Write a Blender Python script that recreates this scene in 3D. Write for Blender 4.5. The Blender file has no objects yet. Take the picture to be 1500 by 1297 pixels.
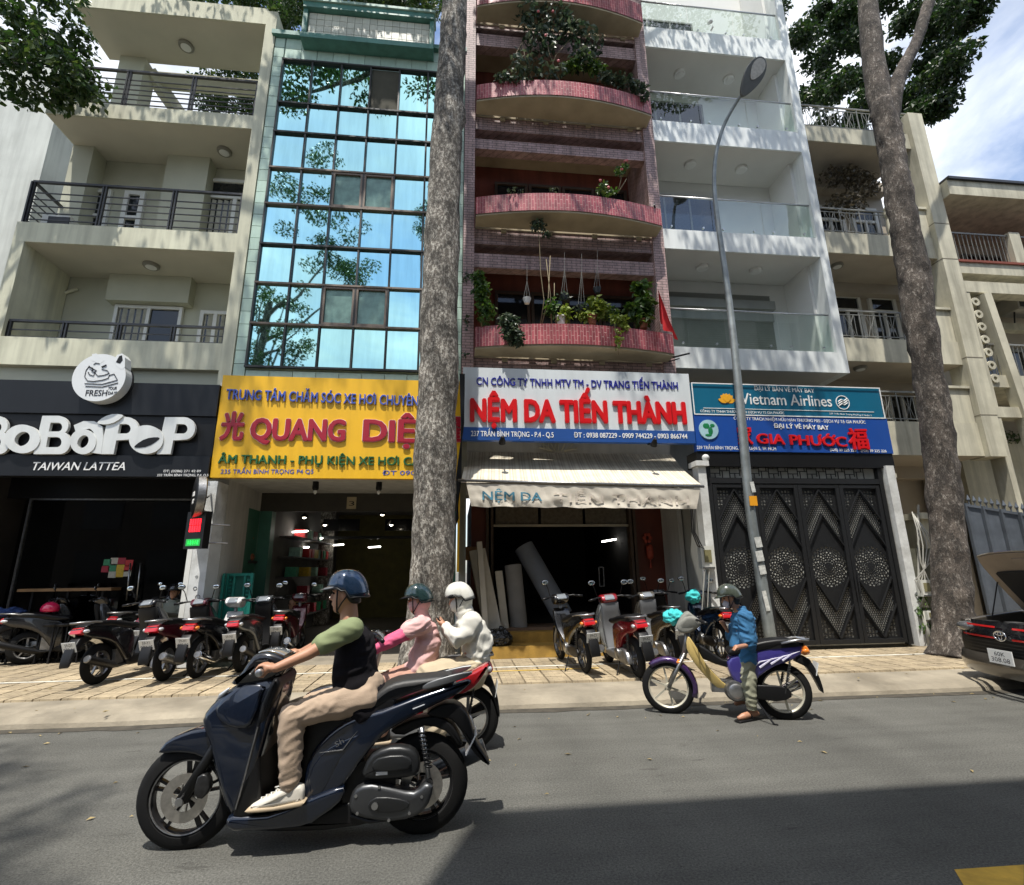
import bpy, bmesh, math, random
from mathutils import Vector, Matrix, noise
random.seed(7)
R_ = math.radians
sc = bpy.context.scene
col = sc.collection
# ---------------------------------------------------------------- camera
PITCH, YAW, ROLL, FPX, CAMH = R_(14.0025), R_(-6.2562), R_(.6647), 750.0, 1.62
def _rm():
    return Matrix.Rotation(YAW,3,'Z') @ Matrix.Rotation(PITCH,3,'X') @ Matrix.Rotation(ROLL,3,'Y')
RM = _rm()
def ray(px,py): return RM @ Vector(((px-750)/FPX, 1, -(py-648.5)/FPX))
def at(px,py,Y):
    d = ray(px,py); return Vector((0,0,CAMH)) + d*(Y/d.y)
def ground(px,py,z=0.0):
    d = ray(px,py); return Vector((0,0,CAMH)) + d*((z-CAMH)/d.z)
cam = bpy.data.cameras.new('camera'); camo = bpy.data.objects.new('camera',cam); col.objects.link(camo)
cam.sensor_width = 36; cam.lens = 36*FPX/1500; cam.clip_end = 2000; cam.clip_start = .05
m3 = RM @ Matrix(((1,0,0),(0,0,-1),(0,1,0)))
camo.matrix_world = Matrix.Translation((0,0,CAMH)) @ m3.to_4x4()
sc.camera = camo
# ---------------------------------------------------------------- light
SUN = Vector((.13,.34,-1)).normalized()      # travel direction
ELEV = math.asin(-SUN.z)
AZ = math.atan2(-SUN.x,-SUN.y)              # clockwise from +Y, towards the sun
w = bpy.data.worlds.new('World'); sc.world = w; w.use_nodes = True
nt = w.node_tree; N = nt.nodes; L = nt.links; N.clear()
out = N.new('ShaderNodeOutputWorld'); bg = N.new('ShaderNodeBackground'); sky = N.new('ShaderNodeTexSky')
sky.sky_type='NISHITA'; sky.sun_disc=False; sky.sun_elevation=ELEV; sky.sun_rotation=AZ; sky.air_density=1.0; sky.dust_density=1.2; sky.ozone_density=2.0
tc = N.new('ShaderNodeTexCoord'); mp = N.new('ShaderNodeMapping'); mp.inputs['Scale'].default_value=(1.3,1.3,2.6); mp.inputs['Location'].default_value=(3.1,.7,.4)
no = N.new('ShaderNodeTexNoise'); no.inputs['Scale'].default_value=1.5; no.inputs['Detail'].default_value=8; no.inputs['Roughness'].default_value=.58; no.inputs['Distortion'].default_value=.35
cr = N.new('ShaderNodeValToRGB'); cr.color_ramp.elements[0].position=.40; cr.color_ramp.elements[1].position=.60
n2 = N.new('ShaderNodeTexNoise'); n2.inputs['Scale'].default_value=2.2; n2.inputs['Detail'].default_value=5
c2 = N.new('ShaderNodeValToRGB'); c2.color_ramp.elements[0].position=.35; c2.color_ramp.elements[1].position=.7
c2.color_ramp.elements[0].color=(3.3,3.6,4.1,1); c2.color_ramp.elements[1].color=(7.2,7.4,7.7,1)
mx = N.new('ShaderNodeMixRGB')
L.new(tc.outputs['Generated'],mp.inputs[0]); L.new(mp.outputs[0],no.inputs['Vector']); L.new(mp.outputs[0],n2.inputs['Vector'])
L.new(no.outputs[0],cr.inputs[0]); L.new(n2.outputs[0],c2.inputs[0])
L.new(cr.outputs[0],mx.inputs[0]); L.new(sky.outputs[0],mx.inputs[1]); L.new(c2.outputs[0],mx.inputs[2])
L.new(mx.outputs[0],bg.inputs[0]); bg.inputs[1].default_value=.15; L.new(bg.outputs[0],out.inputs[0])
sd = bpy.data.lights.new('sun','SUN'); sd.energy=4.1; sd.angle=R_(.53); sd.color=(1,.955,.88)
so = bpy.data.objects.new('sun',sd); col.objects.link(so); so.rotation_euler = SUN.to_track_quat('-Z','Y').to_euler()
sc.view_settings.view_transform='Standard'; sc.view_settings.look='None'; sc.view_settings.exposure=.66; sc.view_settings.gamma=1
sc.view_settings.use_curve_mapping=False
sc.cycles.max_bounces=7; sc.cycles.transparent_max_bounces=12
# ---------------------------------------------------------------- materials
MC={}
class NT:
    def __init__(s,name):
        s.m=bpy.data.materials.new(name); s.m.use_nodes=True; s.t=s.m.node_tree; s.b=s.t.nodes['Principled BSDF']; s.x=0
        s.tc=s.t.nodes.new('ShaderNodeTexCoord')
    def n(s,ty,**k):
        q=s.t.nodes.new('ShaderNode'+ty)
        for a,v in k.items(): setattr(q,a,v)
        return q
    def l(s,a,b): s.t.links.new(a,b)
    def map(s,src,scale=(1,1,1),rot=(0,0,0)):
        q=s.n('Mapping'); q.inputs['Scale'].default_value=scale; q.inputs['Rotation'].default_value=rot; s.l(src,q.inputs[0]); return q.outputs[0]
    def noise(s,vec,scale,detail=4,rough=.55):
        q=s.n('TexNoise'); q.inputs['Scale'].default_value=scale; q.inputs['Detail'].default_value=detail; q.inputs['Roughness'].default_value=rough; s.l(vec,q.inputs['Vector']); return q.outputs[0]
    def ramp(s,fac,*st):
        q=s.n('ValToRGB'); e=q.color_ramp.elements
        while len(e)<len(st): e.new(.5)
        for el,(p,c) in zip(e,st):
            el.position=p; el.color=(c,c,c,1) if isinstance(c,(int,float)) else (*c,1)
        s.l(fac,q.inputs[0]); return q.outputs[0]
    def mix(s,fac,a,b,mode='MIX'):
        q=s.n('MixRGB',blend_type=mode)
        for i,v in ((0,fac),(1,a),(2,b)):
            if isinstance(v,(int,float)): q.inputs[i].default_value=v if i==0 else (v,v,v,1)
            elif isinstance(v,tuple): q.inputs[i].default_value=(*v,1)
            else: s.l(v,q.inputs[i])
        return q.outputs[0]
    def bump(s,h,st,dist=.01):
        q=s.n('Bump'); q.inputs['Strength'].default_value=st; q.inputs['Distance'].default_value=dist; s.l(h,q.inputs['Height']); s.l(q.outputs[0],s.b.inputs['Normal']); return q
    def base(s,c):
        if isinstance(c,tuple): s.b.inputs['Base Color'].default_value=(*c,1)
        else: s.l(c,s.b.inputs['Base Color'])
def mat(name,c=(.5,.5,.5),rough=.6,metal=0.,var=.15,vs=4,bump=0,bs=60,coat=0,streak=0,rnd=0,emit=0,sheen=0,trans=0,grime=0,spec=.5):
    if name in MC: return MC[name]
    t=NT(name); o=t.tc.outputs['Object']; cc=c
    if var: cc=t.mix(1,cc,t.ramp(t.noise(o,vs,5),(.3,1-var),(.7,1+var*.6)),'MULTIPLY')
    if streak: cc=t.mix(1,cc,t.ramp(t.noise(t.map(o,(2.2,2.2,.16)),2.2,6,.6),(.32,1-streak),(.58,1.02)),'MULTIPLY')
    if grime: cc=t.mix(t.ramp(t.noise(o,vs*.45,7,.65),(.48,0.),(.68,grime)),cc,(c[0]*.35,c[1]*.33,c[2]*.3))
    if rnd:
        oi=t.n('ObjectInfo'); mr=t.n('MapRange'); mr.inputs[3].default_value=1-rnd; mr.inputs[4].default_value=1+rnd; t.l(oi.outputs['Random'],mr.inputs[0]); cc=t.mix(1,cc,mr.outputs[0],'MULTIPLY')
    t.base(cc); t.b.inputs['Roughness'].default_value=rough; t.b.inputs['Metallic'].default_value=metal; t.b.inputs['Specular IOR Level'].default_value=spec
    if bump: t.bump(t.noise(o,bs,4),bump)
    if coat: t.b.inputs['Coat Weight'].default_value=coat; t.b.inputs['Coat Roughness'].default_value=.04
    if trans: t.b.inputs['Transmission Weight'].default_value=trans; t.b.inputs['IOR'].default_value=1.1
    if emit: t.b.inputs['Emission Color'].default_value=(*c,1); t.b.inputs['Emission Strength'].default_value=emit
    if sheen: t.b.inputs['Sheen Weight'].default_value=sheen
    MC[name]=t.m; return t.m
def brickmat(name,c1,c2,mort,bw,bh,uv=False,rough=.55,msize=.05,streak=.35,bumps=.6,vert=False,offs=.5):
    if name in MC: return MC[name]
    t=NT(name); src=t.tc.outputs['UV'] if uv else t.tc.outputs['Object']
    if not uv:
        sp=t.n('SeparateXYZ'); t.l(src,sp.inputs[0]); ad=t.n('Math',operation='ADD'); t.l(sp.outputs[0],ad.inputs[0]); t.l(sp.outputs[1],ad.inputs[1])
        cb=t.n('CombineXYZ'); t.l(ad.outputs[0],cb.inputs[0]); t.l(sp.outputs[2],cb.inputs[1]); vec=cb.outputs[0]
    else: vec=src
    if vert: vec=t.map(vec,(1,1,1),(0,0,R_(90)))
    b=t.n('TexBrick'); b.inputs['Scale'].default_value=1; b.inputs['Brick Width'].default_value=bw; b.inputs['Row Height'].default_value=bh; b.inputs['Mortar Size'].default_value=bh*msize; b.inputs['Mortar Smooth'].default_value=.3; b.offset=offs
    b.inputs['Color1'].default_value=(*c1,1); b.inputs['Color2'].default_value=(*c2,1); b.inputs['Mortar'].default_value=(*mort,1); t.l(vec,b.inputs['Vector'])
    cc=b.outputs['Color']; o=t.tc.outputs['Object']
    cc=t.mix(1,cc,t.ramp(t.noise(o,2.3,6,.65),(.32,.72),(.65,1.12)),'MULTIPLY')
    if streak: cc=t.mix(1,cc,t.ramp(t.noise(t.map(o,(5,5,.4)),1.6,6,.65),(.36,1-streak),(.6,1.03)),'MULTIPLY')
    t.base(cc); t.b.inputs['Roughness'].default_value=rough
    iv=t.n('Invert'); t.l(b.outputs['Fac'],iv.inputs['Color']); t.bump(iv.outputs[0],bumps,.006)
    MC[name]=t.m; return t.m
# ---------------------------------------------------------------- mesh helpers
WM={}
def wmat(o): return WM.get(o.name,Matrix.Identity(4)) if o else Matrix.Identity(4)
def frame(d,up=None):
    d=d.normalized(); u=Vector(up) if up else (Vector((0,0,1)) if abs(d.z)<.9 else Vector((0,1,0)))
    a=u.cross(d).normalized(); return a, d.cross(a).normalized()
class MB:
    def __init__(s): s.v=[]; s.f=[]; s.uv=None
    def add(s,vs,fs):
        k=len(s.v); s.v+= [Vector(p) for p in vs]; s.f+=[tuple(i+k for i in q) for q in fs]; return s
    def box(s,x0,x1,y0,y1,z0,z1):
        if x0>x1:x0,x1=x1,x0
        if y0>y1:y0,y1=y1,y0
        if z0>z1:z0,z1=z1,z0
        return s.add([(x0,y0,z0),(x1,y0,z0),(x1,y1,z0),(x0,y1,z0),(x0,y0,z1),(x1,y0,z1),(x1,y1,z1),(x0,y1,z1)],
          [(0,3,2,1),(4,5,6,7),(0,1,5,4),(1,2,6,5),(2,3,7,6),(3,0,4,7)])
    def obox(s,c,h,M=None):
        k=len(s.v); s.box(-h[0],h[0],-h[1],h[1],-h[2],h[2])
        for i in range(k,len(s.v)): s.v[i]=(M@s.v[i] if M else s.v[i])+Vector(c)
        return s
    def bar(s,a,b,w,h=None):
        a=Vector(a);b=Vector(b);h=h or w; d=b-a; p,q=frame(d)
        vs=[]
        for e in (a,b):
            for i,j in ((-1,-1),(1,-1),(1,1),(-1,1)): vs.append(e+p*i*w/2+q*j*h/2)
        return s.add(vs,[(0,3,2,1),(4,5,6,7),(0,1,5,4),(1,2,6,5),(2,3,7,6),(3,0,4,7)])
    def ring(s,c,a,b,ra,rb,n): return [c+a*math.cos(2*math.pi*i/n)*ra+b*math.sin(2*math.pi*i/n)*rb for i in range(n)]
    def loft(s,rings,cap=True,close=False):
        n=len(rings[0]); vs=[p for r in rings for p in r]; fs=[]
        m=len(rings)
        for i in range(m if close else m-1):
            for j in range(n):
                a=i*n+j;b=i*n+(j+1)%n;c=((i+1)%m)*n+(j+1)%n;d=((i+1)%m)*n+j; fs.append((a,b,c,d))
        if cap and not close: fs.append(tuple(range(n-1,-1,-1))); fs.append(tuple((m-1)*n+i for i in range(n)))
        return s.add(vs,fs)
    def tube(s,pts,r,n=8,cap=True,up=None,round_=False):
        pts=[Vector(p) for p in pts]; k=len(pts)
        rs=list(r) if isinstance(r,(list,tuple)) else [r]*k
        rings=[]; pa=None
        ext=[]
        for i,p in enumerate(pts):
            d=(pts[min(i+1,k-1)]-pts[max(i-1,0)]).normalized()
            if pa is None or up: a,b=frame(d,up)
            else:
                a=(pa-d*pa.dot(d)).normalized(); b=d.cross(a)
            pa=a; ri=rs[i]; ra,rb=(ri if isinstance(ri,(tuple,list)) else (ri,ri))
            if round_ and i==0:
                for t in (75,50,25): t=R_(t); ext.append(s.ring(p-d*math.sin(t)*min(ra,rb),a,b,ra*math.cos(t),rb*math.cos(t),n))
                rings+=ext
            rings.append(s.ring(p,a,b,ra,rb,n))
            if round_ and i==k-1:
                for t in (25,50,75): t=R_(t); rings.append(s.ring(p+d*math.sin(t)*min(ra,rb),a,b,ra*math.cos(t),rb*math.cos(t),n))
        return s.loft(rings,cap)
    def lathe(s,prof,c=(0,0,0),axis=(0,0,1),n=24,close=False):
        c=Vector(c);d=Vector(axis).normalized();a,b=frame(d)
        return s.loft([s.ring(c+d*h,a,b,max(r,1e-4),max(r,1e-4),n) for r,h in prof],not close,close)
    def ell(s,c,r,n=16,m=10,M=None):
        c=Vector(c);rings=[]
        for i in range(1,m):
            t=math.pi*i/m; rr=[]
            for j in range(n):
                p=Vector((r[0]*math.sin(t)*math.cos(2*math.pi*j/n),r[1]*math.sin(t)*math.sin(2*math.pi*j/n),r[2]*math.cos(t)))
                rr.append(c+(M@p if M else p))
            rings.append(rr[::-1])
        return s.loft(rings)
    def prism(s,pts,a,b,ax='y',order=None):
        # 2D polygon extruded; ax='y': pts=(x,z); 'z': (x,y); 'x': (y,z)
        f={'y':lambda p,t:(p[0],t,p[1]),'z':lambda p,t:(p[0],p[1],t),'x':lambda p,t:(t,p[0],p[1])}[ax]
        n=len(pts); vs=[f(p,a) for p in pts]+[f(p,b) for p in pts]
        return s.add(vs,[tuple(range(n)),tuple(range(2*n-1,n-1,-1))]+[(i,i+n,(i+1)%n+n,(i+1)%n) for i in range(n)])
    def pillow(s,pts,w,inset=.03,steps=3,y0=0.,sub=True):
        # closed outline in x,z, rounded over to both sides; w = half width or f(x,z)
        if sub:
            q=[]; n=len(pts)
            for i in range(n):
                p0,p1,p2,p3=[Vector(pts[(i+k)%n]) for k in (-1,0,1,2)]
                for t in (0,.5):
                    q.append(.5*((2*p1)+(-p0+p2)*t+(2*p0-5*p1+4*p2-p3)*t*t+(-p0+3*p1-3*p2+p3)*t**3) if t else p1)
            pts=q
        else: pts=[Vector(p) for p in pts]
        n=len(pts); A=sum(pts[i].x*pts[(i+1)%n].y-pts[(i+1)%n].x*pts[i].y for i in range(n)); sg=1 if A>0 else -1
        nr=[]
        for i in range(n):
            d=(pts[(i+1)%n]-pts[i-1]).normalized(); nr.append(Vector((-d.y,d.x))*sg)
        W=w if callable(w) else (lambda x,z:w)
        rings=[]
        seq=[(-1,k) for k in range(steps,-1,-1)]+[(1,k) for k in range(0,steps+1)]
        for sd,k in seq:
            t=math.pi/2*k/steps; ins=inset*(1-math.cos(t)); r=[]
            for i in range(n):
                p=pts[i]+nr[i]*ins; ww=W(p.x,p.y); bw=min(inset,ww*.8)
                r.append(Vector((p.x, y0+sd*(ww-bw+bw*math.sin(t)), p.y)))
            rings.append(r)
        return s.loft(rings)
    def xf(s,M,k=0):
        for i in range(k,len(s.v)): s.v[i]=M@s.v[i]
        return s
    def build(s,name,m,parent=None,world=True,smooth=False,auto=None,label=None,dbl=False):
        me=bpy.data.meshes.new(name)
        vs=s.v
        if parent and world:
            iv=wmat(parent).inverted(); vs=[iv@p for p in vs]
        me.from_pydata([tuple(p) for p in vs],[],s.f); me.update()
        if s.uv:
            ul=me.uv_layers.new(name='uv')
            for lp in me.loops: ul.data[lp.index].uv=s.uv[lp.vertex_index]
        if m: me.materials.append(m)
        if smooth or auto:
            me.polygons.foreach_set('use_smooth',[True]*len(me.polygons))
            if auto: me.set_sharp_from_angle(angle=R_(auto))
        o=bpy.data.objects.new(name,me); col.objects.link(o)
        if parent: o.parent=parent; WM[o.name]=wmat(parent)
        if label: o['label']=label
        return o
def fixn(o):
    bm=bmesh.new(); bm.from_mesh(o.data); bmesh.ops.recalc_face_normals(bm,faces=bm.faces); bm.to_mesh(o.data); bm.free(); return o
def tag(o,label=None,cat=None,group=None,kind=None):
    if label:o['label']=label
    if cat:o['category']=cat
    if group:o['group']=group
    if kind:o['kind']=kind
    return o
def thing(name,label,cat,loc=(0,0,0),rz=0,group=None,M=None):
    o=bpy.data.objects.new(name,None); col.objects.link(o); o.empty_display_size=.2
    o.location=loc; o.rotation_euler=(0,0,rz); m=Matrix.Translation(loc)@Matrix.Rotation(rz,4,'Z')
    if M is not None: o.matrix_world=M; m=M
    WM[o.name]=m
    return tag(o,label,cat,group)
def copy_tree(o,parent=None):
    c=o.copy(); col.objects.link(c)
    if parent: c.parent=parent
    for ch in o.children: copy_tree(ch,c)
    return c
def BX(name,m,parent,*b,**k): return MB().box(*b).build(name,m,parent,**k)
def piece(src,loc,parent,rz=0):
    c=src.copy(); col.objects.link(c); c.parent=parent; c.location=loc; c.rotation_euler=(0,0,rz)
    return c
# text: baseline from a to b in a vertical plane facing -Y
def text(s,px0,px1,pyb,cap,Y,m,parent,name='lettering',ext=.012,off=.0,shear=0.,slope=None,pyb1=None,label=None):
    HO={'Ơ':'O','Ư':'U','Ớ':'Ó','Ờ':'Ò','Ợ':'Ọ','ơ':'o','ư':'u'}; horns=[i for i,ch in enumerate(s) if ch in HO]; hx=[]
    s=''.join(HO.get(ch,ch) for ch in s)
    for i in horns:
        cu=bpy.data.curves.new('t','FONT'); cu.body=s[:i+1]; o=bpy.data.objects.new('t',cu); col.objects.link(o); dg=bpy.context.evaluated_depsgraph_get(); mm=bpy.data.meshes.new_from_object(o.evaluated_get(dg)); hx.append(max(v.co.x for v in mm.vertices)); bpy.data.objects.remove(o)
    cu=bpy.data.curves.new('t','FONT'); cu.body=s; cu.size=1; cu.extrude=0; cu.offset=0; cu.shear=shear; cu.resolution_u=3
    o=bpy.data.objects.new('t',cu); col.objects.link(o)
    dg=bpy.context.evaluated_depsgraph_get(); me=bpy.data.meshes.new_from_object(o.evaluated_get(dg))
    bpy.data.objects.remove(o); bpy.data.curves.remove(cu)
    a=at(px0,pyb,Y); b=at(px1,pyb1 if pyb1 is not None else pyb,Y)
    xs=[v.co.x for v in me.vertices]; x0,x1=min(xs),max(xs)
    sx=(b.x-a.x)/(x1-x0); capz=abs(at(px0,pyb-cap,Y).z-a.z); sz=capz/.727
    iv=wmat(parent).inverted(); fl=[]
    bm=bmesh.new(); bm.from_mesh(me)
    for h in hx:
        bm.faces.new([bm.verts.new((h+a,b_,0)) for a,b_ in ((-.06,.62),(.0,.63),(.055,.70),(.06,.80),(-.01,.80),(-.01,.72),(-.05,.69))])
    if ext:
        r=bmesh.ops.extrude_face_region(bm,geom=bm.faces[:]); 
        for v in [g for g in r['geom'] if isinstance(g,bmesh.types.BMVert)]: v.co.z+=1
    for v in bm.verts:
        t=(v.co.x-x0)/(x1-x0)
        v.co=iv@Vector((a.x+(v.co.x-x0)*sx, Y-ext*v.co.z, a.z+(b.z-a.z)*t+v.co.y*sz))
    if off:
        og=bm.faces[:]; ds=[(1,0),(-1,0),(.5,.8),(-.5,.8),(.5,-.8),(-.5,-.8)]; k=0
        dup=[bmesh.ops.duplicate(bm,geom=og) for _ in ds]
        for d_,(dx,dz) in zip(dup,ds):
            k+=1
            for v in [g for g in d_['geom'] if isinstance(g,bmesh.types.BMVert)]: v.co+=Vector((dx*off*1.1*min(sx,sz),.0006*k,dz*off*1.1*sz*.8))
    bmesh.ops.recalc_face_normals(bm,faces=bm.faces)
    bm.to_mesh(me); bm.free()
    me.materials.clear(); me.materials.append(m)
    q=bpy.data.objects.new(name,me); col.objects.link(q); q.parent=parent; WM[q.name]=wmat(parent)
    if label:q['label']=label
    return q
# polygon with holes (x,z) -> sheet of thickness t in the plane Y, by constrained triangulation
from mathutils.geometry import delaunay_2d_cdt
def plate(name,loops,Y,t,m,parent,world=True):
    vs=[];fc=[];ed=[]
    for k,lp in enumerate(loops):
        o=len(vs); n=len(lp)
        if sum(lp[i][0]*lp[(i+1)%n][1]-lp[(i+1)%n][0]*lp[i][1] for i in range(n))<0: lp=lp[::-1]
        vs+=[Vector(p) for p in lp]
        ed+=[(o+i,o+(i+1)%n) for i in range(n)]; fc.append([o+i for i in range(n)])
    V_,E_,F_2,ov,oe,of=delaunay_2d_cdt(vs,ed,fc,0,1e-6)
    iv=wmat(parent).inverted() if world else Matrix.Identity(4)
    keep=[f for f,o in zip(F_2,of) if o and all(k==0 for k in o)]
    bm=bmesh.new(); bv=[bm.verts.new((v.x,Y-t/2,v.y)) for v in V_]
    for f in keep:
        try: bm.faces.new([bv[i] for i in f])
        except ValueError: pass
    bmesh.ops.delete(bm,geom=[v for v in bm.verts if not v.link_faces],context='VERTS')
    r=bmesh.ops.extrude_face_region(bm,geom=bm.faces[:])
    for v in [g for g in r['geom'] if isinstance(g,bmesh.types.BMVert)]: v.co.y+=t
    bmesh.ops.recalc_face_normals(bm,faces=bm.faces)
    for v in bm.verts: v.co=iv@v.co
    me=bpy.data.meshes.new(name); bm.to_mesh(me); bm.free(); me.materials.append(m)
    q=bpy.data.objects.new(name,me); col.objects.link(q); q.parent=parent; WM[q.name]=wmat(parent)
    return q
def remeshed(mb,name,m,parent,voxel=.01,smooth=6,wr=0,ws=6,world=True,cut=None,wdir=None):
    o=mb.build('tmp',None); bm=bmesh.new(); bm.from_mesh(o.data)
    bmesh.ops.recalc_face_normals(bm,faces=bm.faces); bm.to_mesh(o.data); bm.free()
    md=o.modifiers.new('r','REMESH'); md.mode='VOXEL'; md.voxel_size=voxel; md.adaptivity=0
    if smooth: s=o.modifiers.new('s','SMOOTH'); s.factor=.5; s.iterations=smooth
    dg=bpy.context.evaluated_depsgraph_get(); me=bpy.data.meshes.new_from_object(o.evaluated_get(dg))
    bpy.data.objects.remove(o)
    if wr:
        nn=[v.normal.copy() for v in me.vertices]
        for v,nv in zip(me.vertices,nn):
            p=v.co.copy(); q=Vector((p.x*ws+noise.noise(p*3)*1.5,p.y*ws*.7,p.z*ws*1.9+noise.noise(p*2.3+Vector((5,5,5)))*2.5))
            v.co+=nv*wr*(.75*(.55-abs(noise.noise(q))*2.2)+.35*noise.noise(q*2.1)+.7*noise.noise(p*ws*.6))
    if cut or (parent and world):
        iv=wmat(parent).inverted() if (parent and world) else Matrix.Identity(4)
        for v in me.vertices: v.co=iv@v.co
    me.polygons.foreach_set('use_smooth',[True]*len(me.polygons))
    me.materials.clear(); me.materials.append(m)
    q=bpy.data.objects.new(name,me); col.objects.link(q)
    if parent: q.parent=parent; WM[q.name]=wmat(parent)
    return q
# ---------------------------------------------------------------- common materials
BLACK=mat('black_plastic',(.007,.007,.0075),.42,spec=.3,bump=.1,bs=300,var=.1)
GLOSSB=mat('black_paint',(.008,.008,.01),.18,var=.1,coat=.6)
RUBBER=mat('rubber',(.010,.010,.010),.8,bump=.2,bs=120,grime=.2,spec=.2)
CHROME=mat('chrome',(.75,.75,.75),.12,1,var=.08)
STEEL=mat('brushed_steel',(.5,.5,.5),.35,1,var=.15,vs=20)
ALU=mat('cast_aluminium',(.3,.3,.3),.38,.9,var=.3,vs=20,bump=.2,bs=100)
PLATEW=mat('plate_white',(.75,.76,.74),.35,var=.05)
REDL=mat('red_lens',(.45,.01,.015),.12,var=.1,coat=1)
ORNL=mat('orange_lens',(.7,.2,.02),.15,var=.05,coat=1)
CLRL=mat('clear_lens',(.6,.62,.65),.08,.3,var=.1,coat=1)
WHITEP=mat('white_paint',(.72,.72,.69),.5,var=.08,vs=3,streak=.12)
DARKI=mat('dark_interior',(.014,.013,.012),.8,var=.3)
# ================================================================ ground
def asphalt():
    t=NT('asphalt'); o=t.tc.outputs['Object']
    c=t.ramp(t.noise(o,.7,6,.6),(.3,(.098,.097,.087)),(.7,(.142,.14,.125)))
    c=t.mix(1,c,t.ramp(t.noise(o,70,3,.8),(.3,.5),(.7,1.5)),'MULTIPLY')
    c=t.mix(1,c,t.ramp(t.noise(t.map(o,(.35,3,1)),1.3,4,.5),(.3,.86),(.7,1.1)),'MULTIPLY')
    cr=t.ramp(t.noise(t.map(o,(1,.25,1)),2.2,3,.4),(.3,.9),(.7,1.06)); c=t.mix(1,c,cr,'MULTIPLY')
    c=t.mix(t.ramp(t.noise(o,1.7,7,.7),(.60,0.),(.70,.35)),c,(.05,.047,.042))
    c=t.mix(t.ramp(t.noise(t.map(o,(.5,2.2,1)),3.1,6,.7),(.62,0.),(.66,.5)),c,(.045,.043,.038)); c=t.mix(t.ramp(t.noise(o,23,4,.7),(.66,0.),(.70,.6)),c,(.2,.19,.165)); c=t.mix(t.ramp(t.noise(o,31,3,.7),(.66,0.),(.70,.7)),c,(.035,.034,.03))
    t.base(c); t.b.inputs['Roughness'].default_value=.9; t.b.inputs['Specular IOR Level'].default_value=.25
    t.bump(t.noise(o,110,3,.85),.9,.012); return t.m
ASPH=asphalt()
ST='structure'
def sheet(x0,x1,y0,y1,z): return MB().add([(x0,y0,z),(x1,y0,z),(x1,y1,z),(x0,y1,z)],[(0,1,2,3)])
tag(sheet(-400,400,-400,400,-.03).build('ground',mat('ground_earth',(.12,.11,.09),.9)),kind=ST)
tag(sheet(-60,60,-14,6.9,0).build('road',ASPH),kind=ST)
CONC=mat('kerb_concrete',(.27,.235,.175),.9,var=.3,vs=2.2,bump=.8,bs=35,grime=.5)
SETT=mat('sidewalk_bed',(.24,.21,.16),.9,var=.3,vs=3,bump=.5,bs=50)
def tilemat():
    t=NT('paving_tile'); o=t.tc.outputs['Object']; b=t.n('TexBrick'); b.inputs['Scale'].default_value=1; b.inputs['Brick Width'].default_value=.16; b.inputs['Row Height'].default_value=.0795; b.inputs['Mortar Size'].default_value=.004
    b.inputs['Color1'].default_value=(.385,.31,.20,1); b.inputs['Color2'].default_value=(.32,.255,.165,1); b.inputs['Mortar'].default_value=(.20,.155,.095,1); t.l(o,b.inputs['Vector'])
    g=t.n('NewGeometry').outputs['Position']; c=b.outputs['Color']
    c=t.mix(1,c,t.ramp(t.noise(g,1.1,7,.65),(.3,.62),(.62,1.12)),'MULTIPLY'); c=t.mix(1,c,t.ramp(t.noise(g,9,6,.7),(.3,.75),(.7,1.2)),'MULTIPLY')
    c=t.mix(t.ramp(t.noise(g,2.6,7,.7),(.56,0.),(.68,.6)),c,(.17,.14,.10))
    oi=t.n('ObjectInfo'); mr=t.n('MapRange'); mr.inputs[3].default_value=.84; mr.inputs[4].default_value=1.14; t.l(oi.outputs['Random'],mr.inputs[0]); c=t.mix(1,c,mr.outputs[0],'MULTIPLY')
    t.base(c); t.b.inputs['Roughness'].default_value=.88; t.bump(t.noise(g,60,4,.7),.4,.005); return t.m
TILE=tilemat()
# kerb: sloped lip then a coarse concrete band
kb=MB(); n=110
def kY(x): return 6.62+.045*noise.noise(Vector((x*.7,0,0)))
rows=[[],[],[],[],[]]
for i in range(n+1):
    x=-18+i*.36; y=kY(x)
    for k,(dy,z) in enumerate(((0,-.01),(.03,.055+.01*noise.noise(Vector((x*2,3,0)))),(.12,.10+.008*noise.noise(Vector((x*2.5,1,0)))),(.75,.135),(.78,.10))): rows[k].append(Vector((x,y+dy,z)))
for k in range(4):
    m_=len(kb.v); kb.v+=rows[k]+rows[k+1]
    kb.f+=[(m_+i,m_+i+1,m_+n+2+i,m_+n+1+i) for i in range(n)]
kerb=tag(kb.build('kerb',CONC,smooth=True,auto=35),kind=ST)
sidewalk=tag(sheet(-18,21.6,7.3,14,.118).build('pavement',SETT),kind=ST)
# paving tiles: the nearest singly, the rest joined
TS=.32; cand=[]
for j in range(9):
    for i in range(-42,52):
        x=i*TS; y=7.41+j*TS
        if y>9.2 and not (x<-4.5 or x>8.6): continue
        if x<-13.5 or x>16: continue
        cand.append((math.hypot(x,y),x,y))
cand.sort()
def tile_mesh():
    b=MB(); g=.007
    z0,z1=0,.032
    b.add([(g,g,z0),(TS-g,g,z0),(TS-g,TS-g,z0),(g,TS-g,z0),(g+.006,g+.006,z1),(TS-g-.006,g+.006,z1),(TS-g-.006,TS-g-.006,z1),(g+.006,TS-g-.006,z1)],[(4,5,6,7),(0,1,5,4),(1,2,6,5),(2,3,7,6),(3,0,4,7)])
    # grooves: two raised strips pattern
    return b
tm=tile_mesh().build('paving_tile',TILE); tsrc=tm
for k,(d,x,y) in enumerate(cand[:290]):
    o=tsrc if k==0 else tsrc.copy()
    if k: col.objects.link(o)
    o.parent=sidewalk; o.location=(x,y,.118+random.uniform(0,.003)); o.rotation_euler=(random.uniform(-.006,.006),random.uniform(-.006,.006),random.uniform(-.004,.004))
rest=MB()
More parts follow.
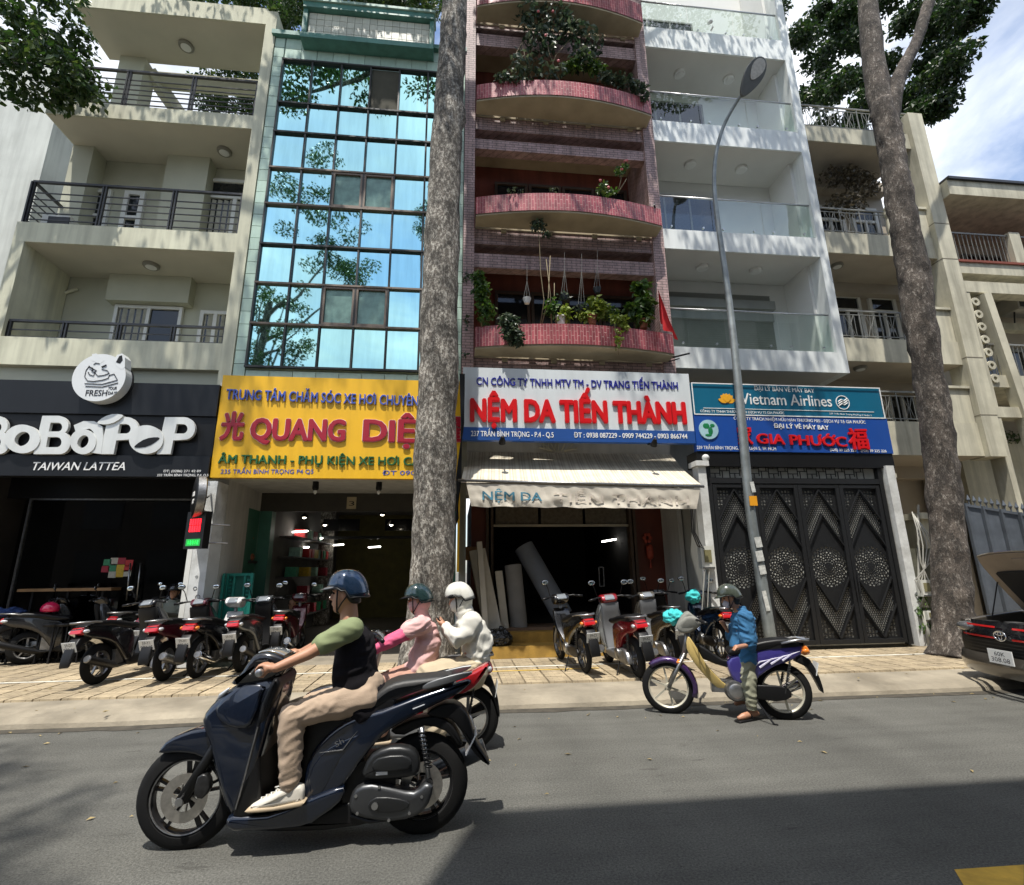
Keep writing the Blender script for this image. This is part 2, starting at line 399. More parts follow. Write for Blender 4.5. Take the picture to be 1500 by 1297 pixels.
for d,x,y in cand[290:]:
    b=tile_mesh(); b.xf(Matrix.Translation((x,y,.118+random.uniform(0,.003)))); rest.add(b.v,b.f)
ro=rest.build('paving_tile',TILE,sidewalk); ro['kind']='stuff'
# painted lines on the pavement
PW=mat('line_paint_white',(.62,.6,.52),.7,var=.3,vs=9,grime=.4); PY=mat('line_paint_yellow',(.62,.40,.06),.7,var=.3,vs=9,grime=.6)
tag(sheet(-16,16,8.52,8.59,.1565).build('painted_line',PW),kind=ST)
tag(sheet(.3,2.2,8.22,8.27,.1565).build('painted_line',PY),kind=ST)
q=[ground(1398,1275),ground(1500,1268),ground(1500,1320),ground(1425,1320)]
tag(MB().add([(p.x,p.y,.004) for p in q],[(0,3,2,1)]).build('road_marking',mat('road_yellow',(.6,.36,.04),.7,var=.25,vs=8,grime=.5)),kind=ST)
fixn(bpy.data.objects['road_marking'])
# gutter dirt along the kerb and repaired asphalt patches
gd=MB(); n=120
for i in range(n+1):
    x=-12+i*.2; y=kY(x); w_=.10+.10*abs(noise.noise(Vector((x*1.3,4,0))))+.05*noise.noise(Vector((x*6,2,0)))
    gd.v+=[Vector((x,y-w_,.004)),Vector((x,y+.01,.012))]
gd.f=[(2*i,2*i+2,2*i+3,2*i+1) for i in range(n)]
tag(gd.build('gutter',mat('gutter_dirt',(.055,.048,.036),.95,var=.4,vs=8,bump=.5,bs=60)),kind=ST)
# fallen leaves
lf=MB()
for i in range(150):
    x=random.uniform(-6,9); y=random.choice([random.uniform(4.2,6.6),random.uniform(5.9,6.7),random.uniform(6.6,9.2)]); z=.006 if y<6.6 else (.15 if y<7.4 else .158)
    a=random.uniform(0,6.28); l=random.uniform(.014,.038); wd=l*random.uniform(.3,.5); c,s_=math.cos(a),math.sin(a)
    lf.add([(x-c*l,y-s_*l,z),(x+s_*wd,y-c*wd,z+.006),(x+c*l,y+s_*l,z+.002),(x-s_*wd,y+c*wd,z+.01)],[(0,1,2,3)])
tag(lf.build('fallen_leaves',mat('dry_leaf',(.30,.23,.10),.8,var=.5,vs=1.5)),'small dry yellow leaves scattered along kerb and road','leaves',kind='stuff')
# ================================================================ buildings (fronts at YF, signs at YS)
YF=10.0; YS=9.4; YW=11.3
XB=(-8.95,-4.46,.06,4.69,8.82,12.16)
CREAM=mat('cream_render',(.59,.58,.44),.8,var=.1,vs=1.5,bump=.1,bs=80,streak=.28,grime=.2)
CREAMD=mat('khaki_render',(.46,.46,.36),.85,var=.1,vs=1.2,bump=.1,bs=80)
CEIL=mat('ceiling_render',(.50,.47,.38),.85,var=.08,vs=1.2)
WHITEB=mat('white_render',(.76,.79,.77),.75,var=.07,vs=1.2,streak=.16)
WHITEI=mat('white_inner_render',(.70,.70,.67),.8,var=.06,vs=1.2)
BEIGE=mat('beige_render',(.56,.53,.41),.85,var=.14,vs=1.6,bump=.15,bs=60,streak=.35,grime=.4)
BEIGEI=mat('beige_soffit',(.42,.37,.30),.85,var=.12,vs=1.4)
FRAMEW=mat('white_joinery',(.68,.68,.64),.5,var=.08)
IRON=mat('dark_iron_rail',(.02,.02,.022),.4,var=.15)
IRONG=mat('grey_iron_rail',(.22,.22,.2),.55,.3,var=.25,vs=6)
GDARK=mat('dark_window_glass',(.015,.018,.02),.06,var=.1)
CURT=mat('pale_curtain',(.42,.41,.34),.9,var=.25,vs=9)
ROLLG=mat('grey_shutter',(.30,.31,.28),.5,.2,var=.12,vs=2)
LAMPM=mat('ceiling_lamp',(.22,.21,.17),.4,var=.1)
def Z(px,py,Y=YF): return at(px,py,Y).z
def X(px,py,Y=YF): return at(px,py,Y).x
def ceillamp(par,px,py,z,r=.16,m=None):
    p=ground(px,py,z); g=MB().lathe([(r*.9,-.07),(r,-.05),(r,0)],(p.x,p.y,z),n=20).build('ceiling_lamp',m or LAMPM,par,auto=40)
    MB().lathe([(.01,-.085),(r*.62,-.08),(r*.72,-.065)],(p.x,p.y,z),n=16).build('lamp_shade',FRAMEW,g)
def curtain(mb,x0,x1,z0,z1,y):
    n=max(6,int((x1-x0)*22)); r=[]
    pts=[(x0+(x1-x0)*i/n, y+.035*math.sin(i*2.1)) for i in range(n+1)]
    k=len(mb.v); mb.v+=[Vector((x,yy,z0)) for x,yy in pts]+[Vector((x,yy,z1)) for x,yy in pts]
    mb.f+=[(k+i,k+i+1,k+n+2+i,k+n+1+i) for i in range(n)]
def window(par,x0,x1,z0,z1,y,cols=2,fw=.06,cur=0,trans=0,fm=None,name='window',gm=None,depth=.08):
    fm=fm or FRAMEW; gm=gm or GDARK
    b=MB(); zt=z1-(trans or 0)
    for a in (x0,x1-fw): b.box(a,a+fw,y-depth,y,z0,z1)
    b.box(x0+fw,x1-fw,y-depth,y,z0,z0+fw); b.box(x0+fw,x1-fw,y-depth,y,z1-fw,z1)
    if trans: b.box(x0+fw,x1-fw,y-depth+.002,y,zt-fw/2,zt+fw/2)
    for i in range(1,cols):
        xx=x0+(x1-x0)*i/cols; b.box(xx-fw/2,xx+fw/2,y-depth+.004,y-.002,z0+fw,(zt-fw/2) if trans else z1-fw)
    w_=b.build(name,fm,par)
    BX('glass_pane',gm,w_,x0+fw,x1-fw,y-.03,y-.02,z0+fw,z1-fw)
    if cur:
        c=MB(); curtain(c,x0+fw+.02,x0+fw+(x1-x0-2*fw)*cur,z0+fw,zt-fw,y-.045); c.build('curtain',CURT,w_)
    return w_
def hrail(par,pts,zb,h,rows,post_every,m,name='railing'):
    # horizontal-bar balustrade along plan polyline
    b=MB(); r=par
    rl=MB()
    for a,c in zip(pts[:-1],pts[1:]):
        a=Vector((*a,0));c=Vector((*c,0)); rl.bar(a+Vector((0,0,zb+h)),c+Vector((0,0,zb+h)),.06,.045)
        for k in range(rows):
            z=zb+h*(.12+.78*k/rows); b.bar(a+Vector((0,0,z)),c+Vector((0,0,z)),.02)
    ra=rl.build(name,m,par); b.build('rail_bars',m,ra)
    for a,c in zip(pts[:-1],pts[1:]):
        a=Vector((*a,0));c=Vector((*c,0)); n_=max(1,round((c-a).length/post_every)); dd=(c-a).normalized()*.03
        for i in range(n_+1):
            p=a.lerp(c,i/n_)
            q=MB()
            for s_ in (-1,1): q.bar(p+dd*s_+Vector((0,0,zb)),p+dd*s_+Vector((0,0,zb+h-.02)),.028,.05)
            q.build('rail_post',m,ra)
    return ra
# ---------------------------------------------------------------- B1 cream balcony building
b1=thing('apartment_building','cream balcony building with dark horizontal railings, left of the mirrored glass front','building',(-6.7,YF,0))
xa,xb=XB[0],XB[1]
BX('side_pillar',CREAM,b1,xb-.24,xb,YF-.001,YF+1.29,0.1,14.75)
F1=[(5.51,6.08),(8.15,8.60),(11.3,11.66)]
for k,(z0,z1) in enumerate(F1):
    sl=BX('balcony_slab',CREAM,b1,xa,xb-.241,YF,YF+1.28,z0,z1)
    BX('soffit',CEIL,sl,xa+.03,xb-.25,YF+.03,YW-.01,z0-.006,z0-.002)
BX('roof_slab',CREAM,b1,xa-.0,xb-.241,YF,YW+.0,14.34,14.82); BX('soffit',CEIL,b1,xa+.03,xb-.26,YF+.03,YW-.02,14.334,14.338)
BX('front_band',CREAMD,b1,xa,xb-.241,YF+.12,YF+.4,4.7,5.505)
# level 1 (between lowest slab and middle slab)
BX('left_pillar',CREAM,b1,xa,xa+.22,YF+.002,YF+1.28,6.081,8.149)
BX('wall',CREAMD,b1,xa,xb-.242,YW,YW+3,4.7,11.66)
# protruding bay and its window
zc=8.15
p0=at(162,440,YW-.25); p1=at(268,445,YW-.25)
BX('bay_wall',CREAMD,b1,X(165,430,YW-.2)-.1,X(272,430,YW-.2)+.1,YW-.25,YW-.002,7.5,8.14)
window(b1,X(168,470,YW),X(268,470,YW),6.2,7.48,YW-.005,2,.07,cur=.5)
window(b1,X(293,480,YW),min(X(338,480,YW),xb-.3),6.09,7.42,YW-.005,2,.08,cur=.9,name='balcony_door')
MB().tube([at(77,472,YW-.05),at(83,440,YW-.05),at(92,430,YW-.05),at(112,424,YW-.05)],.035,8,round_=True).build('drain_pipe',CREAM,b1,smooth=True)
ceillamp(b1,222,388,8.144); ceillamp(b1,329,221,11.294); ceillamp(b1,273,67,14.334,.17)
hrail(b1,[(xa+.24,YF+.1),(xb-.25,YF+.1)],6.08,.38,2,1.12,IRON)
# level 2
window(b1,X(133,300,YW),X(163,300,YW),8.85,10.45,YW-.005,1,.1,trans=.72)
window(b1,X(183,300,YW),X(213,300,YW),8.85,10.45,YW-.005,1,.1,trans=.72)
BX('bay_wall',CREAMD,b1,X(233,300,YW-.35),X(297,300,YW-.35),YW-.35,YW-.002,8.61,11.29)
window(b1,X(300,300,YW),xb-.27,8.61,10.95,YW-.005,2,.09,cur=.95,trans=.5,name='balcony_door')
BX('rear_pillar',CREAMD,b1,xa,xa+.45,YW-.45,YW-.003,8.6,11.297)
hrail(b1,[(xa+.06,YF+1.1),(xa+.06,YF+.08),(xb-.25,YF+.08)],8.60,1.02,5,1.22,IRON)
ac=BX('air_conditioner',FRAMEW,b1,X(70,322,YF+.5),X(110,322,YF+.5),YF+.35,YF+.7,8.62,9.05)
BX('fan_grille',IRON,ac,X(72,322,YF+.34)-.02,X(102,322,YF+.34),YF+.33,YF+.348,8.66,9.0)
# level 3, open terrace with sky behind
BX('rear_pillar',CREAMD,b1,xa+.35,xa+.95,YW-.15,YW+.3,11.66,14.335)
bm_=MB().bar((xa+.9,YW+.1,14.2),(xa+3.0,YW+3.4,11.7),.22,.3).build('roof_brace',CREAMD,b1)
BX('roof_brace',CREAMD,b1,xa+.96,xb-.3,YW+.2,YW+.45,14.0,14.33)
BX('shade_panel',IRON,b1,X(225,140,YW+1),X(310,140,YW+1),YW+.9,YW+1.2,12.3,12.75)
hrail(b1,[(xa+.06,YF+1.1),(xa+.06,YF+.08),(xb-.25,YF+.08)],11.66,1.02,6,1.22,IRON)
# ---------------------------------------------------------------- B0 plain white wall, far left
b0=thing('white_building','tall plain white side wall behind the cream balcony building','building',(-13,13,0))
xr=X(70,215,12.6)
BX('wall',mat('weathered_white',(.55,.57,.53),.85,var=.16,vs=.8,bump=.2,bs=40,streak=.22,grime=.25),b0,-24,xr,12.6,18,0,16)
# ---------------------------------------------------------------- B2 glass front
b2=thing('glass_building','building front of blue green mirror panes framed by pale green tiles','building',(-2.2,YF,0))
GT=mat('green_wall_tile',(.42,.55,.46),.3,var=.1,vs=4,rnd=.13,streak=.15); GROUT=mat('tile_grout',(.25,.32,.27),.8)
TEAL=mat('teal_trim',(.09,.24,.20),.45,var=.15,streak=.2)
xl,xr2=XB[1],XB[2]
ROW=[13.31,12.07,11.26,10.3,9.37,8.38,7.46,6.54,5.60]
gx0=-4.20; gx1=-.16; cw=(gx1-gx0)/6
BX('wall',GROUT,b2,xl+.002,xr2-.002,YF+.06,YF+.3,5.1,14.05)
BX('side_wall',mat('green_render',(.2,.27,.24),.85,streak=.2),b2,xl+.004,xr2-.004,YF+.31,YF+9,4.9,14.0)
def tiles(par,x0,x1,z0,z1,nx,nz,y,m,t=.03,g=.006,name='wall_tile'):
    w_=(x1-x0)/nx;h_=(z1-z0)/nz
    src=MB().box(g,w_-g,-t,0,g,h_-g).build(name,m,par,world=False); iv=wmat(par).inverted()
    for i in range(nx):
        for j in range(nz):
            o=src if i==j==0 else src.copy()
            if not(i==j==0): col.objects.link(o)
            o.parent=par; o.location=iv@Vector((x0+i*w_,y+random.uniform(-.002,.002),z0+j*h_))
tiles(b2,xl+.01,gx0-.02,5.10,14.0,1,31,YF+.058,GT)
tiles(b2,gx0,gx1+.02,13.37,14.0,11,2,YF+.058,GT)
tiles(b2,gx1+.02,xr2-.01,5.10,14.0,1,31,YF+.058,GT)
tiles(b2,gx0-.01,gx1+.01,5.10,5.54,9,1,YF+.058,GT)
BX('coping',TEAL,b2,xl-.05,xr2+.02,YF-.08,YF+.5,14.0,14.12)
# raised tiled parapet panel
bx0,bx1=-3.78,-.72
pp=BX('parapet_panel',mat('panel_grout',(.3,.3,.24),.8),b2,bx0+.1,bx1-.1,YF-.16,YF+.1,13.84,14.62)
tiles(b2,bx0+.12,bx1-.12,13.86,14.6,16,4,YF-.162,mat('white_parapet_tile',(.62,.62,.52),.4,var=.1,rnd=.1,streak=.2),.012,.006,'parapet_tile')
fr=MB()
fr.box(bx0,bx1,YF-.3,YF+.12,14.62,14.78); fr.box(bx0,bx1,YF-.3,YF+.12,13.7,13.84); fr.box(bx0,bx0+.1,YF-.25,YF+.1,13.84,14.62); fr.box(bx1-.1,bx1,YF-.25,YF+.1,13.84,14.62)
fr.build('panel_frame',TEAL,b2)
BX('panel_frame',mat('mint_trim',(.35,.5,.42),.6,streak=.2),b2,bx0-.03,bx1+.03,YF-.34,YF+.12,14.781,14.85)
# mirror glass
def mirror(name,c,r=.02):
    t=NT(name); t.b.inputs['Metallic'].default_value=1; t.b.inputs['Roughness'].default_value=r
    o=t.tc.outputs['Object']; oi=t.n('ObjectInfo')
    sp=t.n('VectorMath',operation='ADD'); t.l(o,sp.inputs[0]); t.l(oi.outputs['Location'],sp.inputs[1])
    cc=t.mix(1,c,t.ramp(t.noise(t.map(sp.outputs[0],(4,4,.5)),1.8,5,.6),(.3,.86),(.65,1.0)),'MULTIPLY')
    t.base(cc); t.bump(t.noise(sp.outputs[0],.9,1,.4),.12,.03); return t.m
MIR=mirror('mirror_pane',(.45,.77,.75)); MIRD=mat('frosted_pane',(.16,.26,.22),.25,.3,var=.35,vs=5)
iv=wmat(b2).inverted(); 
for r in range(8):
    z1,z0=ROW[r],ROW[r+1]
    for c in range(6):
        x0=gx0+c*cw
        if (r,c)==(0,3):
            BX('open_pane',mat('opening_shade_olive',(.07,.065,.045),.9),b2,x0+.03,x0+cw-.03,YF+.02,YF+.05,z0+.03,z1-.03); continue  # dark board, its colour stands in for the shade inside the open window
        fro=(r in (3,6) and c in (2,3))
        src=MB().box(-cw/2+.01,cw/2-.01,-.006,.006,-(z1-z0)/2+.01,(z1-z0)/2-.01).build('glass_pane',MIRD if fro else MIR,b2,world=False)
        src.location=iv@Vector((x0+cw/2,YF+.02,(z0+z1)/2)); src.rotation_euler=(random.uniform(-.004,.004),0,random.uniform(-.005,.005))
MUL=mat('dark_mullion',(.03,.03,.028),.45,.2,var=.15); MULB=mat('brown_mullion',(.17,.13,.10),.5,.2,var=.15)
for c in range(7):
    x=gx0+c*cw; BX('mullion',MUL,b2,x-.018,x+.018,YF-.04,YF+.012,ROW[8]+.02,ROW[0]-.02)
for r in range(9):
    BX('transom',MULB if r in (3,4,6,7) else MUL,b2,gx0-.02,gx1+.02,YF-.052,YF+.016,ROW[r]-.02,ROW[r]+.02)
for r in (3,6):
    for c in (2,3):
        x0=gx0+c*cw; m_=MB(); z1,z0=ROW[r],ROW[r+1]
        for a in (x0+.02,x0+cw-.06): m_.box(a,a+.04,YF-.035,YF+.01,z0+.03,z1-.03)
        m_.box(x0+.06,x0+cw-.06,YF-.034,YF+.01,z0+.03,z0+.07); m_.box(x0+.06,x0+cw-.06,YF-.034,YF+.01,z1-.07,z1-.03); m_.build('sash_frame',MULB,b2)
# ---------------------------------------------------------------- B3 pink brick
b3=thing('pink_brick_building','narrow building of small pink bricks with curved red tiled balconies full of plants','building',(2.4,YF,0))
PINK=brickmat('pink_brick',(.50,.34,.32),(.41,.27,.255),(.16,.12,.11),.21,.066,msize=.13)
REDT=brickmat('red_balcony_tile',(.46,.105,.12),(.36,.07,.085),(.60,.28,.26),.20,.062,uv=True,msize=.12,vert=True,rough=.35,streak=.5)
REDW=mat('red_brown_wall',(.20,.055,.035),.8,var=.2,vs=2,streak=.3); TAN=mat('tan_soffit',(.44,.37,.25),.85,var=.18,vs=2,grime=.3)
x0,x1=XB[2]+.002,XB[3]-.002
px0,px1=x0+.24,x1-.27
BX('brick_pier',PINK,b3,x0,px0,YF-.05,YF+1.2,5.2,18); BX('brick_pier',PINK,b3,px1,x1,YF-.05,YF+1.2,5.2,18)
BX('wall',REDW,b3,x0+.01,x1-.01,YF+1.21,YF+6,5.2,18)
def zc(y): return Z(818,y)
lev=[]  # (balcony top, balcony rim bottom, band top, band bottom, beam top, beam bottom)
lv=[(474,505,523,541,None,None),(283,310,333,363,377,397),(118,142,168,198,212,226),(-25,4,25,52,60,77)]
YB=9.30
for k,(a,b_,c,d,e,g) in enumerate(lv):
    zb=Z(818,b_,YB+.05); zt=zb+.40; ztop=Z(820,a,YB)
    # band
    if e:
        BX('brick_band',PINK,b3,px0+.001,px1-.001,YF+.02,YF+.5,zc(d),zb-.05)
        BX('brick_beam',PINK,b3,px0+.001,px1-.001,YF+.01,YF+.25,zc(g),zc(e))
        BX('soffit',TAN,b3,px0+.001,px1-.001,YF+.26,YF+1.2,zc(d)+.02,zc(d)+.12)
    else: BX('brick_band',PINK,b3,px0+.001,px1-.001,YF+.02,YF+.5,5.2,zb-.05)
    # curved balcony: arc in plan
    n=28; xa_,xb_=px0+.02,px1+.10; arc=[]
    for i in range(n+1):
        t=max(0,min(1,(i-1)/(n-2))); arc.append((xa_+(xb_-xa_)*t, YF-.06 if i in (0,n) else YF-.40-(YF-.40-YB)*math.sin(math.pi*t)**.9))
    bb=MB(); uv=[]; s_=0; prev=None
    for i,(x,y) in enumerate(arc):
        if prev: s_+=math.hypot(x-prev[0],y-prev[1])
        prev=(x,y); bb.v+=[Vector((x,y,zb)),Vector((x,y,ztop)),Vector((x,y+.1,ztop)),Vector((x,y+.1,zb+.05))]; uv+=[(s_,zb),(s_,ztop),(s_,ztop+.1),(s_,zb)]
    for i in range(n):
        k4=i*4; bb.f+=[(k4,k4+4,k4+5,k4+1),(k4+1,k4+5,k4+6,k4+2),(k4+2,k4+6,k4+7,k4+3)]
    bb.uv=uv; par=bb.build('balcony_parapet',REDT,b3,auto=30)
    fl=MB(); pts=[(x,y+.02) for x,y in arc]; fl.prism(pts,zb-.04,zb+.02,'z'); fixn(fl.build('balcony_slab',TAN,b3))
    fl=MB().box(xa_,xb_,YF-.0,YF+1.2,zb-.049,zb+.04).build('balcony_floor',TAN,b3)
    lev.append((zb,ztop))
    for i in range(4):
        xx=px0+.6+i*1.05; BX('bracket',TAN,b3,xx,xx+.12,YF-.02,YF+.018,zb-.13,zb-.042)
    # doors behind
    if k<3:
        DW=mat('dark_wood_joinery',(.07,.045,.03),.6,var=.2)
        zf=zb+.05
        for i in range(4):
            xx=px0+.55+i*.88; window(b3,xx,xx+.85,zf,zf+2.15,YF+1.2,1,.07,fm=DW,cur=0,name='balcony_door')
# ---------------------------------------------------------------- B4 white building
b4=thing('white_balcony_building','white balcony building with frameless glass railings behind the street lamp','building',(6.7,YF,0))
x0,x1=XB[3]+.002,XB[4]
SL=[(5.87,6.37),(8.84,9.36),(11.87,12.48),(14.83,15.5)]
BX('side_pier',WHITEB,b4,x1-.22,x1,YF+.001,YF+1.3,5.87,19)
BX('wall',WHITEI,b4,x0,x1,YF+1.31,YF+6,5.2,19)
BX('right_cheek',WHITEI,b4,x1-.3,x1-.221,YF+.4,YF+1.305,6.37,19)
GLASSR=None
def clearglass(name,c=(.75,.9,.86),fr=.06):
    t=NT(name); tb=t.n('BsdfTransparent'); tb.inputs[0].default_value=(*c,1); gl=t.n('BsdfGlossy'); gl.inputs['Roughness'].default_value=.015
    lw=t.n('Fresnel'); lw.inputs[0].default_value=1.5; ms=t.n('MixShader'); ma=t.n('Math',operation='MULTIPLY_ADD'); ma.inputs[1].default_value=1.2; ma.inputs[2].default_value=fr
    gm=t.n('NewGeometry'); iv_=t.n('Math',operation='SUBTRACT'); iv_.inputs[0].default_value=1; t.l(gm.outputs['Backfacing'],iv_.inputs[1]); m2=t.n('Math',operation='MULTIPLY'); t.l(ma.outputs[0],m2.inputs[0]); t.l(iv_.outputs[0],m2.inputs[1])
    t.l(lw.outputs[0],ma.inputs[0]); t.l(m2.outputs[0],ms.inputs[0]); t.l(tb.outputs[0],ms.inputs[1]); t.l(gl.outputs[0],ms.inputs[2])
    t.l(ms.outputs[0],t.t.nodes['Material Output'].inputs[0]); return t.m
GLASSR=clearglass('railing_glass',(.91,.965,.945),.08); SHOPG=clearglass('shop_glass',(.72,.73,.72),.0)
for k,(z0,z1) in enumerate(SL):
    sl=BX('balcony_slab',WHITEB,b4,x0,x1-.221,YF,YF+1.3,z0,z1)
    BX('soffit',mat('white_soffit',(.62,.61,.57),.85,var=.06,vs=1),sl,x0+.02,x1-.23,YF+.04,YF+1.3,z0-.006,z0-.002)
    if k==0: BX('balcony_floor',WHITEB,b4,x1-.219,x1-.001,YF+.0,YF+1.3,z0-.001,z0+.4) if 0 else None
    # glass railing: panes + handrail + standoffs
    g0=x0+.02; gn=3; gw=(x1-.24-g0)/gn
    for i in range(gn):
        pn=BX('glass_railing_pane',GLASSR,b4,g0+i*gw+.008,g0+(i+1)*gw-.008,YF+.06,YF+.072,z1+.02,z1+.95)
        for xx in (g0+i*gw+.25,g0+(i+1)*gw-.25):
            MB().lathe([(.025,-.02),(.025,.02)],(xx,YF+.055,z1+.12),(0,1,0),10).build('standoff',STEEL,pn)
    MB().tube([(g0,YF+.066,z1+.96),(x1-.24,YF+.066,z1+.96)],.022,8).build('handrail',STEEL,b4,smooth=True)
    if k<3:
        for (lx,ly) in (((400,448),(718,466)) , ((328,972),(632,1000)), ((264,435),(557,468)))[k:k+1][0]:
            if k==0: p=(930+lx*.2467,280+ly*.2467)
            else: p=(930+lx*.2467,ly*.2467)
            ceillamp(b4,*p,SL[k+1][0]-.004,.15,WHITEI)
# level 1 shutter, upper dark windows
sh=MB(); sx0,sx1=x0+.3,X(1133,480,YF+1.3)
for i in range(34):
    z=6.4+i*.062; sh.add([(sx0,YF+1.30,z),(sx1,YF+1.30,z),(sx1,YF+1.27,z+.045),(sx0,YF+1.27,z+.045),(sx1,YF+1.30,z+.062),(sx0,YF+1.30,z+.062)],[(0,1,2,3),(3,2,4,5)])
so_=sh.build('roller_shutter',ROLLG,b4); so_['kind']='stuff'
BX('shutter_box',ROLLG,b4,sx0,sx1,YF+1.1,YF+1.305,8.02,8.25); BX('shutter_box',ROLLG,b4,sx0,sx1,YF+1.22,YF+1.305,7.74,8.019)
for k,(z0,z1) in enumerate(SL[1:]):
    window(b4,x0+.02,x0+2.15,z1+.01,z1+2.05,YF+1.305,3,.05,fm=IRONG,depth=.05,name='sliding_door')
MB().tube([(X(1065,100),YF+.3,15.6),(X(1065,100),YF+.05,15.5)],.02).build('camera_arm',WHITEP,b4)
cmz=Z(1041,42); MB().lathe([(.02,-.1),(.045,-.09),(.05,.05),(.03,.09)],(X(1041,42,YF-.1),YF-.12,cmz+.05),(0,-.6,-.5),12).build('security_camera',WHITEP,b4,smooth=True)
BX('camera_arm',WHITEP,b4,X(1041,42)-.015,X(1041,42)+.015,YF-.12,YF+.0,cmz-.1,cmz-.06)
# ---------------------------------------------------------------- B5 beige balconies behind the right tree
b5=thing('beige_balcony_building','weathered beige balcony building with curly iron railings behind the leaning right trunk','building',(10.4,YF,0))
x0,x1=XB[4]+.01,XB[5]; cx0=x1-.42
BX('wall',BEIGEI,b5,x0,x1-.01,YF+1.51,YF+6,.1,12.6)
BX('front_column',BEIGE,b5,cx0,x1,YF-.12,YF+.35,3.95,13.3)
for z in (4.9,6.3,8.9,9.9): BX('column_joint',mat('joint_shadow_paint',(.18,.16,.12),.9),b5,cx0-.003,x1+.003,YF-.124,YF+.35,z,z+.02)
F5=[(3.98,4.75),(6.17,6.75),(8.98,9.56),(12.25,12.72)]
YR=[None]
for k,(z0,z1) in enumerate(F5):
    BX('balcony_slab',BEIGE,b5,x0,cx0-.002,YF,YF+1.5,z0,z1)
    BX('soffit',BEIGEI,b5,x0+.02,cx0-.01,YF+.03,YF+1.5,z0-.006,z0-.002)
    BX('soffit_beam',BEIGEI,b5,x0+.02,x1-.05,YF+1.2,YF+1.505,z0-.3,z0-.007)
    rr=MB(); rx1=x0+ (1.75 if k<3 else 3.2)
    zb=z1
    rr.bar((x0,YF+.06,zb+.72),(rx1,YF+.06,zb+.72),.035); rr.bar((x0,YF+.06,zb+.62),(rx1,YF+.06,zb+.62),.016); rr.bar((x0,YF+.06,zb+.08),(rx1,YF+.06,zb+.08),.02)
    ra=rr.build('railing',IRONG,b5)
    q=MB()
    nb=int((rx1-x0)/.13)
    for i in range(nb+1):
        xx=x0+(rx1-x0)*i/nb
        if i%4==0: q.bar((xx,YF+.06,zb),(xx,YF+.06,zb+.72),.022)
        elif i%4==2:
            pts=[(xx-.1,YF+.06,zb+.08),(xx-.02,YF+.06,zb+.35),(xx-.11,YF+.06,zb+.6)]
            q.tube(pts,.008,5); q.tube([(xx+.1,YF+.06,zb+.08),(xx+.02,YF+.06,zb+.35),(xx+.11,YF+.06,zb+.6)],.008,5); q.bar((xx,YF+.06,zb+.08),(xx,YF+.06,zb+.62),.01)
        else: q.bar((xx,YF+.06,zb+.08),(xx,YF+.06,zb+.62),.01)
    q.build('rail_bars',IRONG,ra)
    if k<3:
        BX('balcony_panel',BEIGE,b5,rx1+.35,cx0-.01,YF+.02,YF+.14,zb+.0,zb+.82); BX('panel_coping',BEIGE,b5,rx1+.3,cx0-.005,YF-.03,YF+.18,zb+.821,zb+.88)
        MB().lathe([(.1,0),(.1,.06),(.06,.1),(.075,.3),(.055,.6),(.1,.66),(.1,.74),(.03,.76),(.07,.84),(.02,.93)],(rx1+.15,YF+.1,zb),n=14).build('balustrade_post',BEIGE,b5,auto=35)
        for i in range(2):
            window(b5,x0+.1+i*1.0,x0+.95+i*1.0,zb,zb+2.0,YF+1.505,2,.08,trans=.45,name='balcony_door')
        window(b5,x0+2.2,x0+3.0,zb,zb+2.0,YF+1.505,2,.08,trans=.45,name='balcony_door')
for (px,py,z) in ((1226,388,8.974),(1260,538,6.164)): ceillamp(b5,px,py,z,.14)
pc=MB().box(cx0-.15,cx0+.1,YF+.1,YF+.5,12.72,13.3).build('roof_post',BEIGE,b5)
an=MB(); ax,ay=X(1345,100,YF+.3),YF+.3; z0,z1=13.2,Z(1334,145,YF+.3)
for dx in (-.14,0,.14): an.bar((x1-.3+dx,ay,13.2),(x1-.42+dx*.6,ay,z1),.02)
for i in range(4):
    za=13.3+(z1-13.3)*i/4; an.bar((x1-.45,ay,za),(x1-.2,ay,za+(z1-13.3)/4),.012)
an.build('antenna_mast',IRONG,b5)
# creeper-covered soffit twigs level 3
# ---------------------------------------------------------------- B6 far right low house
b6=thing('concrete_balcony_house','low weathered concrete house with scalloped columns at far right','building',(15,YF,0))
x0=XB[5]+.02
BX('wall',BEIGEI,b6,x0,19,YF+1.6,YF+6,.1,11.2)
r0=Z(1400,278,YF); BX('roof_slab',BEIGE,b6,x0,19,YF-.3,YF+6,r0-.42,r0); BX('roof_edge',IRON,b6,x0,19,YF-.36,YF+6,r0+.001,r0+.07)
f1=Z(1420,385,YF); f2=Z(1470,550,YF)+.45
BX('balcony_slab',BEIGE,b6,x0,19,YF,YF+1.6,f1-.3,f1); BX('slab_edge',mat('rust_red_edge',(.2,.05,.03),.8),b6,x0,19,YF-.04,YF+1.6,f1+.001,f1+.06)
BX('cross_beam',BEIGE,b6,x0,19,YF-.05,YF+.25,f1-.85,f1-.55)
BX('balcony_slab',BEIGE,b6,x0,19,YF,YF+1.6,f2-.75,f2-.45)
colm=MB().bar((x0+.55,YF,f1-.9),(x0+1.0,YF,2.4),.2,.25).build('sloping_post',BEIGE,b6)
for i in range(7):
    z=f1-1.1-i*.33; MB().lathe([(.05,-.06),(.11,-.06),(.11,.06),(.05,.06)],(x0+.28,YF+.02,z),(0,1,0),10,close=True).build('screen_ring',BEIGE,b6)
rr=MB(); 
for zb in (f1+.07,f2-.44):
    rr.bar((x0+.1,YF+.05,zb+.8),(19,YF+.05,zb+.8),.04)
    for i in range(40): rr.bar((x0+.1+i*.12,YF+.05,zb),(x0+.1+i*.12,YF+.05,zb+.8),.012)
rr.build('railing',IRONG,b6)
